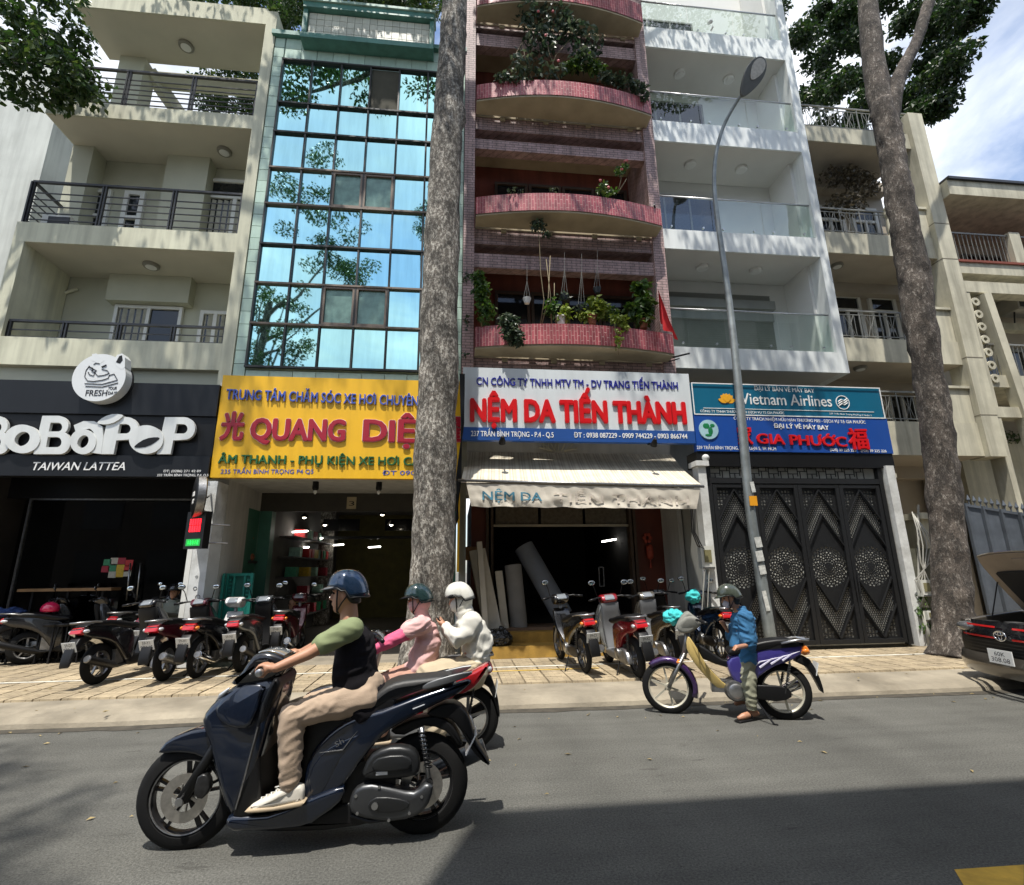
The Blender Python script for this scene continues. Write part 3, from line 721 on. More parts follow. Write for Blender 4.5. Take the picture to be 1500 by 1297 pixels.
BX('cross_beam',BEIGE,b6,x0,19,YF-.05,YF+.25,f2-1.5,f2-1.25); BX('cross_beam',BEIGE,b6,x0+.9,19,YF+.9,YF+1.1,f1-1.3,f1-1.1)
BX('side_column',BEIGE,b6,x0+.02,x0+.16,YF-.04,YF+.3,2.4,f1-.86)
BX('railing_pier',BEIGE,b6,x0+1.75,x0+2.05,YF-.02,YF+.16,f1+.06,f1+.95)
window(b6,X(1400,345,YF+1.6),X(1455,345,YF+1.6),f1+.1,f1+1.4,YF+1.605,3,.06,fm=IRONG)
window(b6,x0+1.9,x0+4,f2-.4,f2+1.0,YF+1.605,3,.08,fm=IRONG)
a0=at(1480,430,YF+.9); acu=BX('air_conditioner',mat('ac_dirty_white',(.4,.38,.33),.6),b6,a0.x,a0.x+.9,YF+.8,YF+1.3,a0.z-.5,a0.z+.1)
BX('fan_grille',BLACK,acu,a0.x+.06,a0.x+.7,YF+.79,YF+.799,a0.z-.44,a0.z+.04)
MB().tube([(a0.x+.1,YF+1,a0.z-.5),(a0.x,YF+1,a0.z-.9),(a0.x-.5,YF+1.3,a0.z-1.1),(a0.x-.9,YF+1.5,a0.z-1.0)],.02,6).build('cable',BLACK,b6)
# ---------------------------------------------------------------- building behind the camera, its shade falls on the road
bs=thing('opposite_building','tall grey building across the street, seen only as reflection and shade','building',(9,-3.2,0))
HS=14.0; ys=4.06-HS*SUN.y/-SUN.z; xs=.18-HS*SUN.x/-SUN.z
BX('wall',mat('grey_render',(.38,.38,.36),.8,streak=.2),bs,xs,26,ys-9,ys,0,HS)
for r in range(4):
    for c in range(6): window(bs,xs+1.2+c*3.6,xs+3.2+c*3.6,1.2+r*3.3,3.0+r*3.3,ys+.03,2,.1) if 0 else BX('window',GDARK,bs,xs+1.2+c*3.6,xs+3.2+c*3.6,ys+.001,ys+.05,1.2+r*3.3,3.0+r*3.3)

bs=thing('opposite_building','low wide building across the street at left, unseen, added to darken window reflections','building',(-20,-17,0))  # added out of view so the tea shop window mirrors it, not bright sky
BX('wall',mat('brown_render',(.10,.085,.07),.8,streak=.2),bs,-45,-3,-26,-16,0,8.5)
for r in range(2):
    for c in range(9): BX('window',GDARK,bs,-43+c*4.4,-40.5+c*4.4,-15.999,-15.95,1+r*3.6,3.2+r*3.6)
# ================================================================ signs
def P2(pts,Y,o=(0,0),s=1): return [(lambda p:(p.x,p.z))(at(o[0]+a*s,o[1]+b*s,Y)) for a,b in pts]
def board(name,label,px,Y,m,th=.12,group=None,cat='sign'):
    # px: four corners (tl,tr,br,bl) in the photograph, lying in the plane Y
    c=[at(x,y,Y) for x,y in px]; x0=(c[0].x+c[3].x)/2; x1=(c[1].x+c[2].x)/2; z1=(c[0].z+c[1].z)/2; z0=(c[2].z+c[3].z)/2
    t=thing(name,label,cat,((x0+x1)/2,Y,z0),0,group)
    BX('board',m,t,x0,x1,Y,Y+th,z0,z1); return t,x0,x1,z0,z1
YEL=mat('yellow_sign',(.80,.45,.008),.45,var=.05,vs=2,streak=.1)
ys_,yx0,yx1,yz0,yz1=board('shop_sign','yellow shop sign with blue, red and green lettering above the open accessory shop',[(326,549),(676,560),(675,702),(308,700)],YS,YEL)
BLU=mat('sign_blue',(.05,.10,.42),.4,var=.05); PALE=mat('sign_pale_edge',(.7,.62,.66),.4,var=.03); CRIM=mat('sign_crimson',(.34,.008,.022),.35,var=.05); GRN=mat('sign_green',(.015,.11,.03),.4,var=.05)
text('TRUNG TÂM CHĂM SÓC XE HƠI CHUYÊN NGHIỆP',331,668,585,15.5,YS-.002,PALE,ys_,off=.03,ext=.01,pyb1=597)
text('TRUNG TÂM CHĂM SÓC XE HƠI CHUYÊN NGHIỆP',331,668,585,15.5,YS-.02,BLU,ys_,off=.012,ext=.02,pyb1=597)
for m_,of,yy,e in ((PALE,.056,YS-.002,.012),(CRIM,.04,YS-.02,.02)):
    text('QUANG',367,504,644,32,yy,m_,ys_,off=of,ext=e,pyb1=646); text('DIỆU',533,642,646,32,yy,m_,ys_,off=of,ext=e,pyb1=649)
    text('光',323,355,641,32,yy,m_,ys_,off=of,ext=e); text('耀',650,674,645,30,yy,m_,ys_,off=of,ext=e)
text('ÂM THANH - PHỤ KIỆN XE HƠI CAO CẤP',320,668,679,13,YS-.002,GRN,ys_,off=.018,ext=.03,pyb1=683)
text('235 TRẦN BÌNH TRỌNG P4 Q5',323,459,694,6.5,YS-.002,BLU,ys_,off=.005,ext=.004); text('ĐT 0903838383',560,650,696,6.5,YS-.002,BLU,ys_,off=.005,ext=.004) if 0 else text('ĐT 0903838',560,640,696,6.5,YS-.002,BLU,ys_,off=.005,ext=.004)
# white sign
WSG=mat('white_sign',(.62,.66,.67),.35,var=.06,vs=1.5,streak=.08); NAVY=mat('sign_navy',(.015,.02,.25),.4,var=.04); RED=mat('sign_red',(.6,.008,.012),.28,var=.05,coat=.3); BAND=mat('sign_band_blue',(.02,.075,.27),.35,var=.06); WL=mat('sign_white_letters',(.78,.78,.76),.4,var=.02)
ws_,wx0,wx1,wz0,wz1=board('shop_sign','white shop sign with big raised red letters above the striped awning',[(678,540),(1008,546),(1017,630),(678,628)],YS,WSG)
zb=Z(700,645,YS); BX('blue_band',BAND,ws_,wx0-.0,wx1,YS-.012,YS+.12,zb,wz0-.001)
text('CN CÔNG TY TNHH MTV TM - DV TRANG TIẾN THÀNH',698,993,564,11.5,YS-.002,NAVY,ws_,off=.018,ext=.015,pyb1=571)
text('NỆM DA TIẾN THÀNH',690,1004,617,33,YS-.002,RED,ws_,off=.05,ext=.045,pyb1=621)
text('237 TRẦN BÌNH TRỌNG - P.4 - Q.5',690,811,639,8,YS-.014,WL,ws_,off=.012,ext=.006,pyb1=641); text('ĐT : 0938 087229 - 0909 744229 - 0903 866744',841,1007,641,7.5,YS-.014,WL,ws_,off=.012,ext=.006,pyb1=643)
for px in (735,955):
    p=at(px,652,YS-.1); MB().tube([(p.x,YS+.1,zb-.01),(p.x,YS-.2,zb-.05)],.015).build('lamp_arm',BLACK,ws_); MB().lathe([(.03,-.09),(.06,.0),(.065,.06)],(p.x,YS-.22,zb-.06),(0,.6,-.6),12).build('spot_lamp',BLACK,ws_,auto=40)
# blue airline / agency signs
TEALS=mat('sign_teal_blue',(.006,.115,.20),.32,var=.06,vs=2); ROY=mat('sign_royal_blue',(.012,.065,.30),.32,var=.06,vs=2); GOLD=mat('sign_gold',(.75,.36,.02),.4,var=.04); DKB=mat('sign_dark_frame',(.02,.02,.025),.5)
bs_,ax0,ax1,az0,az1=board('shop_sign','blue ticket agency sign above the black gate, teal upper half, royal blue lower half',[(1013,558),(1288,572),(1296,617),(1014,605)],YS,TEALS,.1)
k0=Z(1160,663,YS)
BX('lower_board',ROY,bs_,ax0-.01,ax1+.03,YS-.02,YS+.12,k0,az0-.001)
fr=MB()
for a in (az0,az1-.02): fr.box(ax0,ax1,YS-.03,YS-.021,a,a+.02)
fr.box(ax0,ax0+.02,YS-.029,YS-.0205,az0,az1); fr.box(ax1-.02,ax1,YS-.029,YS-.0205,az0,az1)
l0=at(1030,598,YS); l1=at(1280,604,YS); fr.bar((l0.x,YS-.004,l0.z),(l1.x,YS-.004,l1.z),.008,.012); fr.build('sign_border',WL,bs_)
BX('under_beam',BLACK,bs_,ax0-.02,ax1+.02,YS+.0,YS+.45,k0-.3,k0-.002)
text('ĐẠI LÝ BÁN VÉ MÁY BAY',1105,1193,572,6.5,YS-.002,WL,bs_,off=.008,ext=.004,pyb1=576)
text('Vietnam Airlines',1086,1219,592,17,YS-.002,WL,bs_,off=.006,ext=.006,pyb1=596,shear=0)
text('CÔNG TY TNHH THƯƠNG MẠI DỊCH VỤ TS GIA PHƯỚC',1026,1149,604,3.6,YS-.004,WL,bs_,off=.006,ext=.003,pyb1=607)
text('239 Trần Bình Trọng Phường 4 Quận 5',1215,1277,607,2.2,YS-.004,WL,bs_,ext=.003,pyb1=610)
text('CÔNG TY TRÁCH NHIỆM HỮU HẠN THƯƠNG MẠI - DỊCH VỤ TẠ GIA PHƯỚC',1075,1268,615,4.6,YS-.022,WL,bs_,off=.008,ext=.003,pyb1=621)
text('ĐẠI LÝ VÉ MÁY BAY',1134,1214,627,6.5,YS-.022,WL,bs_,off=.02,ext=.01,pyb1=630)
text('GIA PHƯỚC',1109,1240,650,15,YS-.022,RED,bs_,off=.03,ext=.03,pyb1=655); text('福',1245,1272,656,24,YS-.022,RED,bs_,off=.03,ext=.03); text('家',1082,1102,650,22,YS-.022,RED,bs_,off=.03,ext=.03)
text('239 TRẦN BÌNH TRỌNG, P.4, QUẬN 5, TP. HCM',1021,1137,658,5,YS-.022,WL,bs_,off=.006,ext=.003,pyb1=660); text('(028) 39 225 228    (028) 39 225 226',1216,1299,661,4,YS-.022,WL,bs_,off=.006,ext=.003,pyb1=663)
def petal(cx,cz,ang,l,w,n=8):
    d=(math.cos(ang),math.sin(ang)); q=(-d[1],d[0]); o=[]
    for i in range(n): 
        t=i/n*2*math.pi; a=l*(.5-.5*math.cos(t)); b=w*math.sin(t)*(.6+.4*math.sin(a/l*math.pi)); o.append((cx+d[0]*a+q[0]*b,cz+d[1]*a+q[1]*b))
    return o
c=at(1065,590,YS); lo=MB()
for k,a in enumerate((20,50,90,130,160,70,110)): lo.prism(petal(c.x,c.z,R_(a),.2,.05),YS-.006-.002*k,YS-.003,'y')
fixn(lo.build('lotus_emblem',GOLD,bs_))
c=at(1234,590,YS); e=MB(); e.lathe([(.155,-.004),(.155,.004),(.14,.004),(.14,-.004)],(c.x,YS-.008,c.z),(0,1,0),28,close=True)
for k in (-1,0,1): e.tube([(c.x-.1,YS-.008,c.z-.03+k*.045),(c.x-.02,YS-.008,c.z+.02+k*.045),(c.x+.03,YS-.008,c.z-.01+k*.045),(c.x+.11,YS-.008,c.z+.04+k*.045)],.012,6)
e.build('alliance_emblem',WL,bs_)
c=at(1037,630,YS); g=MB().lathe([(.001,-.01),(.2,-.01),(.2,.01)],(c.x,YS-.03,c.z),(0,1,0),28).build('globe_emblem',mat('globe_pale',(.35,.55,.6),.4),bs_)
gm=MB()
for dx,dz,rx,rz in ((-.05,.07,.07,.06),(.03,-.03,.05,.09),(.08,.08,.05,.04),(-.02,-.12,.07,.03)): gm.ell((c.x+dx,YS-.042,c.z+dz),(rx,.004,rz),10,6)
gm.build('globe_land',mat('globe_green',(.01,.18,.06),.4),bs_)
# black sign
BS=mat('charcoal_cladding',(.010,.011,.013),.38,var=.15,vs=2,streak=.15,spec=.3); WLET=mat('brushed_white_letters',(.66,.67,.64),.3,.15,var=.06,streak=.1)
ks_,kx0,kx1,kz0,kz1=board('shop_sign','black shop fascia with chunky white letters and a white round badge',[(-40,557),(323,565),(307,700),(-40,697)],YS,BS,.15)
za=Z(150,608,YS); zb_=Z(150,668,YS)
BX('letter_recess',BLACK,ks_,kx0+.01,kx1-.005,YS-.003,YS+.01,zb_+.02,za+.0)
BX('lower_strip',BS,ks_,kx0,kx1,YS-.05,YS-.001,kz0,zb_); BX('cladding_panel',BS,ks_,kx0,kx1,YS-.05,YS-.001,za,kz1)
def arcp(cx,cy,rx,ry,a0,a1,n=10): return [(cx+rx*math.cos(R_(a0+(a1-a0)*i/n)),cy-ry*math.sin(R_(a0+(a1-a0)*i/n))) for i in range(n+1)]
def blk(loops,e): plate('raised_letter',[P2(l,YS-.05-e/2) for l in loops],YS-.05-e/2,e,WLET,ks_)
def bB(x,e,s=1):
    o=[(x,666),(x+13*s,610),(x+36*s,610)]+arcp(x+36*s,624,15*s,14,80,-60,8)+arcp(x+38*s,649,16*s,17,60,-90,10)
    blk([o,[(x+22*s,633),(x+25*s,620),(x+35*s,620)]+arcp(x+36*s,626.5,6*s,6.5,80,-80,6),[(x+18*s,656),(x+21*s,641),(x+33*s,641)]+arcp(x+34*s,648.5,7*s,7.5,80,-80,6)],e)
def bO(cx,cy,rx,ry,e,hole=True):
    l=[arcp(cx,cy,rx,ry,0,350,28)]
    if hole: l.append([(a+(cy-b)*.25,b) for a,b in arcp(cx,cy,rx*.42,ry*.5,0,345,20)])
    blk(l,e)
def bP(x,e):
    o=[(x,666),(x+12,612),(x+40,612)]+arcp(x+40,628.5,16,16.5,85,-85,12)+[(x+24,646),(x+20,666)]
    blk([o,[(x+26,636),(x+29,622),(x+37,622)]+arcp(x+38,629,7,7,80,-80,6)],e)
bB(-38,.05); bO(35,644,26,21,.075); bB(51,.06); 
bO(124,648,19,18.5,.085); blk([[(136,664),(139,634),(134,629),(122,630),(113,634),(110,624),(124,618),(140,618),(152,626),(153,642),(150,666)]],.07)
bP(148,.065); bO(216,645,25,21,.085,False); bP(231,.06)
c=at(158,617,YS-.13); lf_=MB().prism(petal(c.x-.16,c.z-.04,R_(20),.42,.085,14),YS-.14,YS-.05,'y'); fixn(lf_.build('leaf_motif',WLET,ks_))
c=at(216,648,YS-.14); lf_=MB().prism(petal(c.x-.2,c.z-.09,R_(24),.42,.07,14),YS-.142,YS-.136,'y'); fixn(lf_.build('leaf_motif',BLACK,ks_))
text('TAIWAN LATTEA',47,183,689,12.5,YS-.052,WL,ks_,off=.006,ext=.008,shear=.2); text('ĐT: (0286) 271 42 89',239,294,692,3.6,YS-.052,WL,ks_,off=.006,ext=.003); text('233 TRẦN BÌNH TRỌNG, P.4, Q.5',230,305,698,3.6,YS-.052,WL,ks_,off=.006,ext=.003)
# badge: disc with ears
c=at(148,553,YS-.2); r=.44
bd=thing('badge_sign','round white badge sign with a line-drawn dog head and two ears on the black fascia','sign',(c.x,YS-.2,c.z-r))
BW=mat('badge_white',(.66,.68,.68),.35,var=.04)
out=[(c.x+r*math.cos(t)*.98,c.z-.02+r*math.sin(t)) for t in [math.pi*2*i/48 for i in range(48)]]
fixn(MB().prism(out,YS-.25,YS-.06,'y').build('badge_disc',BW,bd)); fixn(MB().prism([(x+.03,z-.015) for x,z in out],YS-.06,YS-.05,'y').build('badge_back',BLACK,bd))
def ear(pts,m,y0,y1,name='ear'): fixn(MB().prism(P2(pts,YS-.25),y0,y1,'y').build(name,m,bd))
ear([(134,528),(135,519),(141,518),(148,522),(153,528),(146,534)],BW,YS-.252,YS-.07)
ear([(166,528),(172,520),(179,518),(183,524),(183,538),(178,542),(170,536)],BW,YS-.252,YS-.07); ear([(170,531),(175,522),(179,521),(180,528),(176,533)],BLACK,YS-.256,YS-.253,'inner_ear')
fc=MB()
def ln(pts,r=.007): fc.tube([at(x,y,YS-.254) for x,y in pts],r,5)
ln([(131,536),(126,543),(124,552),(128,558),(137,559),(150,557),(159,554),(160,550)]); ln([(129,545),(131,549),(137,551),(139,546),(143,551),(152,550),(160,547),(157,543),(149,541)]); ln([(134,543),(137,541),(141,543),(138,546),(134,543)],.009)
ln([(131,538),(136,540)],.014); ln([(149,538),(156,535)],.014); ln([(137,534),(141,532),(146,533)]); ln([(124,562),(150,563),(172,557)]); ln([(125,566),(150,567),(173,561)]); ln([(160,550),(167,548),(172,557)])
fc.build('dog_line_drawing',mat('badge_ink',(.02,.02,.025),.5),bd)
text('FRESH',125,156,580,9,YS-.252,mat('badge_ink',(.02,.02,.025),.5),bd,off=.01,ext=.004); text('YOUR',158,171,571,4.5,YS-.252,MC['badge_ink'],bd,off=.004,ext=.004); text('DAY!',158,171,578,4.5,YS-.252,MC['badge_ink'],bd,off=.004,ext=.004)
# projecting round sign and LED box on the white post
c=at(291,728,9.0)
rs=thing('round_sign','oval black projecting sign with pale lettering on the white post','sign',(c.x,9.0,c.z))
Mx=Matrix.Rotation(R_(-58),3,'Z'); ax_=Mx@Vector((0,-1,0))
MB().lathe([(.01,-.07),(.31,-.07),(.34,-.05),(.34,.05),(.31,.07),(.01,.07)],c,ax_,32).build('sign_drum',BLACK,rs,auto=40)
MB().lathe([(.315,-.072),(.345,-.055),(.345,.055),(.35,.055),(.35,-.055),(.32,-.077)],c,ax_,32,close=True).build('sign_rim',ALU,rs,auto=40)
tx=text('BOBA',282,299,727,7,8.9,WL,rs,ext=.004,off=.01); ty=text('POP',283,299,738,7,8.9,WL,rs,ext=.004,off=.01)
for q in (tx,ty):
    for v in q.data.vertices:
        p=v.co+Vector((c.x,9.0,c.z)); d=Vector((p.x-c.x,0,p.z-c.z)); 
        v.co=Mx@Vector((d.x*1.05,-.078+(p.y-8.9),d.z))
MB().tube([c+Vector((.1,.08,.0)),at(309,724,9.4)],.015).build('bracket',ALU,rs)
c=at(290,777,9.0); ld=thing('led_sign','small LED display box glowing red above green below the round projecting sign','sign',(c.x,9.05,c.z-.3))
Mx=Matrix.Rotation(R_(-25),3,'Z')
MB().obox(c,(.2,.06,.3),Mx).build('led_case',BLACK,ld)
LR=mat('led_red',(1,.01,.02),.5,var=0,emit=1.6); LG=mat('led_green',(.02,.9,.1),.5,var=0,emit=1.2)
def led(dx,dz,w_,h_,m,n): MB().obox(c+Mx@Vector((dx,-.063,dz)),(w_,.003,h_),Mx).build(n,m,ld)
for i in range(5): led(-.1+i*.05,.13,.018,.05,LR,'led_segment'); led(-.1+i*.05,.02,.018,.05,LR,'led_segment')
led(0,-.2,.15,.055,mat('led_green_dim',(.01,.25,.04),.5,var=0,emit=.6),'led_panel')
for i in range(5): led(-.1+i*.05,-.2,.012,.03,LG,'led_segment')
for dz in (.1,-.2): MB().tube([c+Vector((.15,.1,dz)),c+Vector((.36,.3,dz))],.015).build('bracket',ALU,ld)
# ================================================================ ground floor fronts
G0=.155
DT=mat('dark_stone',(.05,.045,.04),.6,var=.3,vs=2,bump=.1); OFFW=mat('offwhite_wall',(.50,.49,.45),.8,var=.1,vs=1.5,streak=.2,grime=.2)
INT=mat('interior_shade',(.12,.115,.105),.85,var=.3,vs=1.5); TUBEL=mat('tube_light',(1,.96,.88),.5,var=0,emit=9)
# B1 tea shop
BX('left_pier',DT,b1,xa,X(40,730,YW+.2)-.02,YS+.2,YW+.2,G0,4.75); 
BX('entrance_soffit',BLACK,b1,xa,xb,YS+.16,YW+2.9,4.3,4.69) if 0 else BX('entrance_soffit',BLACK,b1,xa,xb-.25,YS+.16,YW-.01,3.72,4.0)
sx0=X(45,740,YW-.2); sx1=X(290,740,YW-.2); szt=Z(150,731,YW-.2)
BX('shop_header',BLACK,b1,xa,xb-.25,YW-.25,YW-.005,szt,3.719)
shp=thing('shop_window','dark full-height tea shop window with thin metal frame and stickers','window',((sx0+sx1)/2,YW-.2,G0))
iw=MB().box(sx0,sx1,YW-.2,YW-.185,G0+.02,szt).build('glass_pane',SHOPG,shp)
fr=MB()
for x in (sx0,sx1): fr.box(x-.02,x+.02,YW-.23,YW-.17,G0,szt)
fr.box(sx0,sx1,YW-.23,YW-.17,szt-.03,szt); fr.build('window_frame',ALU,shp)
for px in (191,206): MB().tube([at(px,825,YW-.28),at(px-6,880,YW-.28)],.014).build('door_pull',STEEL,shp,smooth=True)
cols=[(.35,.02,.04),(.04,.25,.12),(.5,.48,.4),(.6,.4,.03),(.5,.03,.03),(.3,.5,.4)]
sg=[(157,824,1),(167,822,2),(178,822,0),(189,825,4),(154,834,0),(164,833,1),(176,832,3),(187,833,4),(175,841,3),(186,840,2),(164,842,2)]
for i,(px,py,ci) in enumerate(sg):
    p=at(px,py,YW-.21); MB().box(p.x-.07,p.x+.07,YW-.206,YW-.202,p.z-.06,p.z+.06).build('sticker',mat('sticker_%s'%'abcdef'[ci],cols[ci],.4,var=.2,vs=30),shp)
# interior of tea shop (walls at sides, floor, counter, hanging lamps)
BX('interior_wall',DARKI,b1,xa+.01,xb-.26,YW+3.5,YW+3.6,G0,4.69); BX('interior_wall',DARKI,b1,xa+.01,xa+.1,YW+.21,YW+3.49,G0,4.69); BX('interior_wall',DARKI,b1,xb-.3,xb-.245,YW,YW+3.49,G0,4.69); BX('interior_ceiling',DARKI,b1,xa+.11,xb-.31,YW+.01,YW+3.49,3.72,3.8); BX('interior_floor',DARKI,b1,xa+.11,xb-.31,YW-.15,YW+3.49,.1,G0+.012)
bt=thing('bar_table','long wooden window bar table with stools in front of the tea shop','table',(X(97,862,YW-.6),YW-.6,G0))
t0,t1=X(32,862,YW-.5),X(168,862,YW-.5); tz=Z(100,862,YW-.5)
BX('table_top',mat('oak_wood',(.30,.17,.07),.5,var=.3,vs=5),bt,t0,t1,YW-.6,YW-.3,tz-.05,tz)
for x in (t0+.2,(t0+t1)/2,t1-.2): BX('leg',BLACK,bt,x-.02,x+.02,YW-.5,YW-.45,G0,tz-.05)
for i in range(6):
    x=t0+.3+i*(t1-t0-.5)/5; s_=thing('bar_stool','%s black bar stool from the left, under the tea shop bar table'%('first second third fourth fifth sixth'.split()[i]),'stool',(x,YW-.95,G0),0,'stools at the tea shop bar')
    MB().lathe([(.15,.0),(.16,.03),(.15,.05)],(x,YW-.95,G0+.6),n=16).build('seat',BLACK,s_,auto=40)
    for a in range(4): MB().bar((x+.1*math.cos(a*1.57+.78),YW-.95+.1*math.sin(a*1.57+.78),G0+.6),(x+.17*math.cos(a*1.57+.78),YW-.95+.17*math.sin(a*1.57+.78),G0),.02).build('leg',BLACK,s_)
# white post between shops
wp=thing('white_post','peeling white concrete post between the black fascia and the yellow sign','post',(X(305,880,YS),YS,G0))
pa=at(326,702,YS); pb=at(287,893,YS-.02)
BX('post_shaft',mat('peeling_white',(.66,.67,.65),.8,var=.12,vs=3,bump=.3,bs=30,grime=.7),wp,-4.44,-4.18,YS+.0,YS+.45,G0,3.20)
BX('drain_pipe',FRAMEW,wp,-4.55,-4.47,YS+.05,YS+.13,G0,3.2)
for px,py,r in ((299,875,.04),(301,862,.03),(303,845,.02)):
    p=at(px,py,YS-.01); MB().lathe([(r,-.002),(r,.002),(r*.8,.002),(r*.8,-.002)],(-4.31+random.uniform(-.05,.05),YS-.003,p.z),(0,1,0),16,close=True).build('paint_mark',BLACK,wp)
# B2 accessory shop
BX('shop_side_wall',OFFW,b2,xl+.04,xl+.28,YS+.46,YF+1.6,G0,3.55); BX('fascia_soffit',OFFW,b2,xl+.04,xr2-.05,YS+.14,YF+1.6,3.30,3.56)
BX('upper_front',OFFW,b2,xl+.04,xr2-.05,YS+.13,YF+.05,3.56,5.09)
OLV=mat('olive_panel',(.045,.04,.03),.7,var=.2); GRF=mat('green_frame',(.045,.16,.11),.5,var=.15,grime=.2)
hx0=X(378,750,YF+1.6); hz=Z(500,750,YF+1.6)
BX('shop_header',OLV,b2,xl+.28,xr2-.05,YF+1.5,YF+1.62,hz,3.56); BX('side_panel',OLV,b2,xl+.28,hx0,YF+1.55,YF+1.62,G0,hz)
BX('green_jamb',GRF,b2,hx0,hx0+.33,YF+1.5,YF+1.75,G0,hz); BX('green_jamb',GRF,b2,hx0-.0,hx0+.08,YF+.9,YF+1.49,G0,hz)
BX('right_jamb',GRF,b2,xr2-.2,xr2-.06,YF+1.5,YF+1.75,G0,hz)
for px in (462,555):
    p=at(px,716,YS+.6); lm=MB().lathe([(.055,0),(.06,-.14),(.035,-.17)],(p.x,p.y,3.3),n=14).build('soffit_lamp',BLACK,b2,auto=40); MB().lathe([(.03,-.17),(.035,-.2),(.01,-.24)],(p.x,p.y,3.3),n=10).build('bulb',FRAMEW,lm)
p=at(515,737,YF+1.49); BX('number_plate',mat('beige_plate',(.4,.33,.2),.5),b2,p.x-.1,p.x+.1,YF+1.48,YF+1.498,p.z-.13,p.z+.13); text('3',511,519,741,7,YF+1.478,BLACK,b2,ext=.003)
text('235',358,368,765,3,YF+1.547,WL,b2,ext=.003)
# interior
SH=INT
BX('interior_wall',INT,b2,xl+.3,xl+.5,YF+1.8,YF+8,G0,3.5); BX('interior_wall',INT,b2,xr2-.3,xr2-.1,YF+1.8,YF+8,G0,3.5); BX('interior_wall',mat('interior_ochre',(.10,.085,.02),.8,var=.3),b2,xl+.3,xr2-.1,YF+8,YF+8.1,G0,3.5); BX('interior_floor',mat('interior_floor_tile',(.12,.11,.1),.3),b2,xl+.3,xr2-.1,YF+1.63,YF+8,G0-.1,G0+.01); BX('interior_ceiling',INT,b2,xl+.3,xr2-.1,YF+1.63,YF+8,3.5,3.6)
for (px,py,dy,l) in ((415,918,3,0),(440,780,3.2,.55),(464,790,5.0,.5),(497,799,6,.4),(550,802,6,.4),(430,803,4.5,1.0),(500,875,5,.6)):
    p=at(px,py,YF+dy)
    if l: MB().tube([(p.x-l/2,p.y,p.z),(p.x+l/2,p.y-.4,p.z)],.018).build('tube_lamp',TUBEL,b2)
for px,py in ((446,758),(476,769),(560,754),(573,769)):
    p=at(px,py,YF+2.8); MB().lathe([(.02,.1),(.1,0),(.085,-.01),(.02,.06)],p,n=12).build('pendant_lamp',BLACK,b2); MB().ell(p+Vector((0,0,-.0)),(.045,.045,.03),8,6).build('bulb',mat('bulb_glow',(1,.9,.7),.5,var=0,emit=14),b2)
# shelves and framed things inside
for i in range(5):
    z=.6+i*.45
    if z<3: BX('shelf',DT,b2,xl+.5,xl+.85,YF+2.2,YF+6,z,z+.03)
for i in range(26):
    y=YF+2.3+random.random()*3.4; z=.63+random.randrange(5)*.45; c_=random.choice(cols+[(.3,.3,.3),(.05,.08,.3)]);
    BX('boxed_goods',mat('goods_%d'%(i%7) if 0 else 'goods_'+'abcdefg'[i%7],c_,.5,var=.3,vs=20),b2,xl+.55,xl+.8,y,y+.2,z,z+.22)
for px in (500,590): 
    p=at(px,770,YF+5); BX('framed_print',GLOSSB,b2,p.x-.5,p.x+.5,YF+5,YF+5.03,p.z-.15,p.z+.18)
BX('hanging_rail',BLACK,b2,X(445,790,YF+5)-.2,xr2-.35,YF+4.9,YF+4.95,Z(500,788,YF+5)-.04,Z(500,788,YF+5)+.04)
# lion statue on shelf
p=at(357,822,YF+1.3); lz=p.z
st=thing('lion_statue','orange ceramic lion dog statue on a small wall shelf inside the shop entrance','statue',(p.x,YF+1.3,lz))
OR=mat('orange_ceramic',(.32,.10,.045),.5,var=.35,vs=14,bump=.4,bs=60)
BX('shelf',DT,st,p.x-.22,p.x+.2,YF+1.15,YF+1.5,lz-.05,lz)
lb=MB(); lb.ell((p.x,YF+1.32,lz+.2),(.12,.11,.2)); lb.ell((p.x+.01,YF+1.26,lz+.46),(.115,.11,.12)); 
for i in range(14): a=i*.45; lb.ell((p.x+.01+.11*math.cos(a),YF+1.29,lz+.46+.11*math.sin(a)),(.035,.045,.035),8,6)
for s_ in (-1,1): lb.tube([(p.x+.07*s_,YF+1.24,lz+.28),(p.x+.08*s_,YF+1.19,lz+.04)],[.045,.035],8,round_=True); lb.ell((p.x+.12*s_,YF+1.33,lz+.08),(.07,.1,.08))
lb.ell((p.x-.0,YF+1.17,lz+.42),(.06,.05,.045)); remeshed(lb,'statue_body',OR,st,.012,2)
# teal folding gate
GT2=mat('teal_gate_paint',(.02,.24,.19),.45,.1,var=.12,streak=.15)
ga=ground(313,950,G0); fy=10.2
fg=thing('folding_gate','folded teal steel gate leaf with V bracing standing beside the white post','gate',(-4.0,fy,G0))
zt=Z(340,840,fy); xA,xB_,xC=X(308,900,fy),X(328,900,fy),X(368,900,fy)
q=MB(); 
for i in range(5): x=xA+(xB_-xA)*i/4; q.box(x,x+.035,fy-.25+.08*(i%2),fy-.2+.08*(i%2),G0+.05,zt-.03+ (0 if i%2 else .03))
q.build('folded_bars',GT2,fg)
q=MB(); q.box(xB_,xB_+.05,fy-.1,fy-.04,G0,zt); q.box(xC-.05,xC,fy-.1,fy-.04,G0,zt); q.box(xB_+.051,xC-.051,fy-.1,fy-.04,zt-.05,zt); q.box(xB_+.051,xC-.051,fy-.1,fy-.04,G0+.04,G0+.09); q.box(xB_+.051,xC-.051,fy-.098,fy-.042,zt-.48,zt-.44)
xm=(xB_+xC)/2
for s_ in (-1,1): q.bar((xm,fy-.07,zt-.85),(xm+s_*(xC-xB_)*.46,fy-.07,zt-.47),.035); q.box(xm+s_*.09-.018,xm+s_*.09+.018,fy-.095,fy-.045,zt-.75,zt-.051)
q.build('gate_frame',GT2,fg)
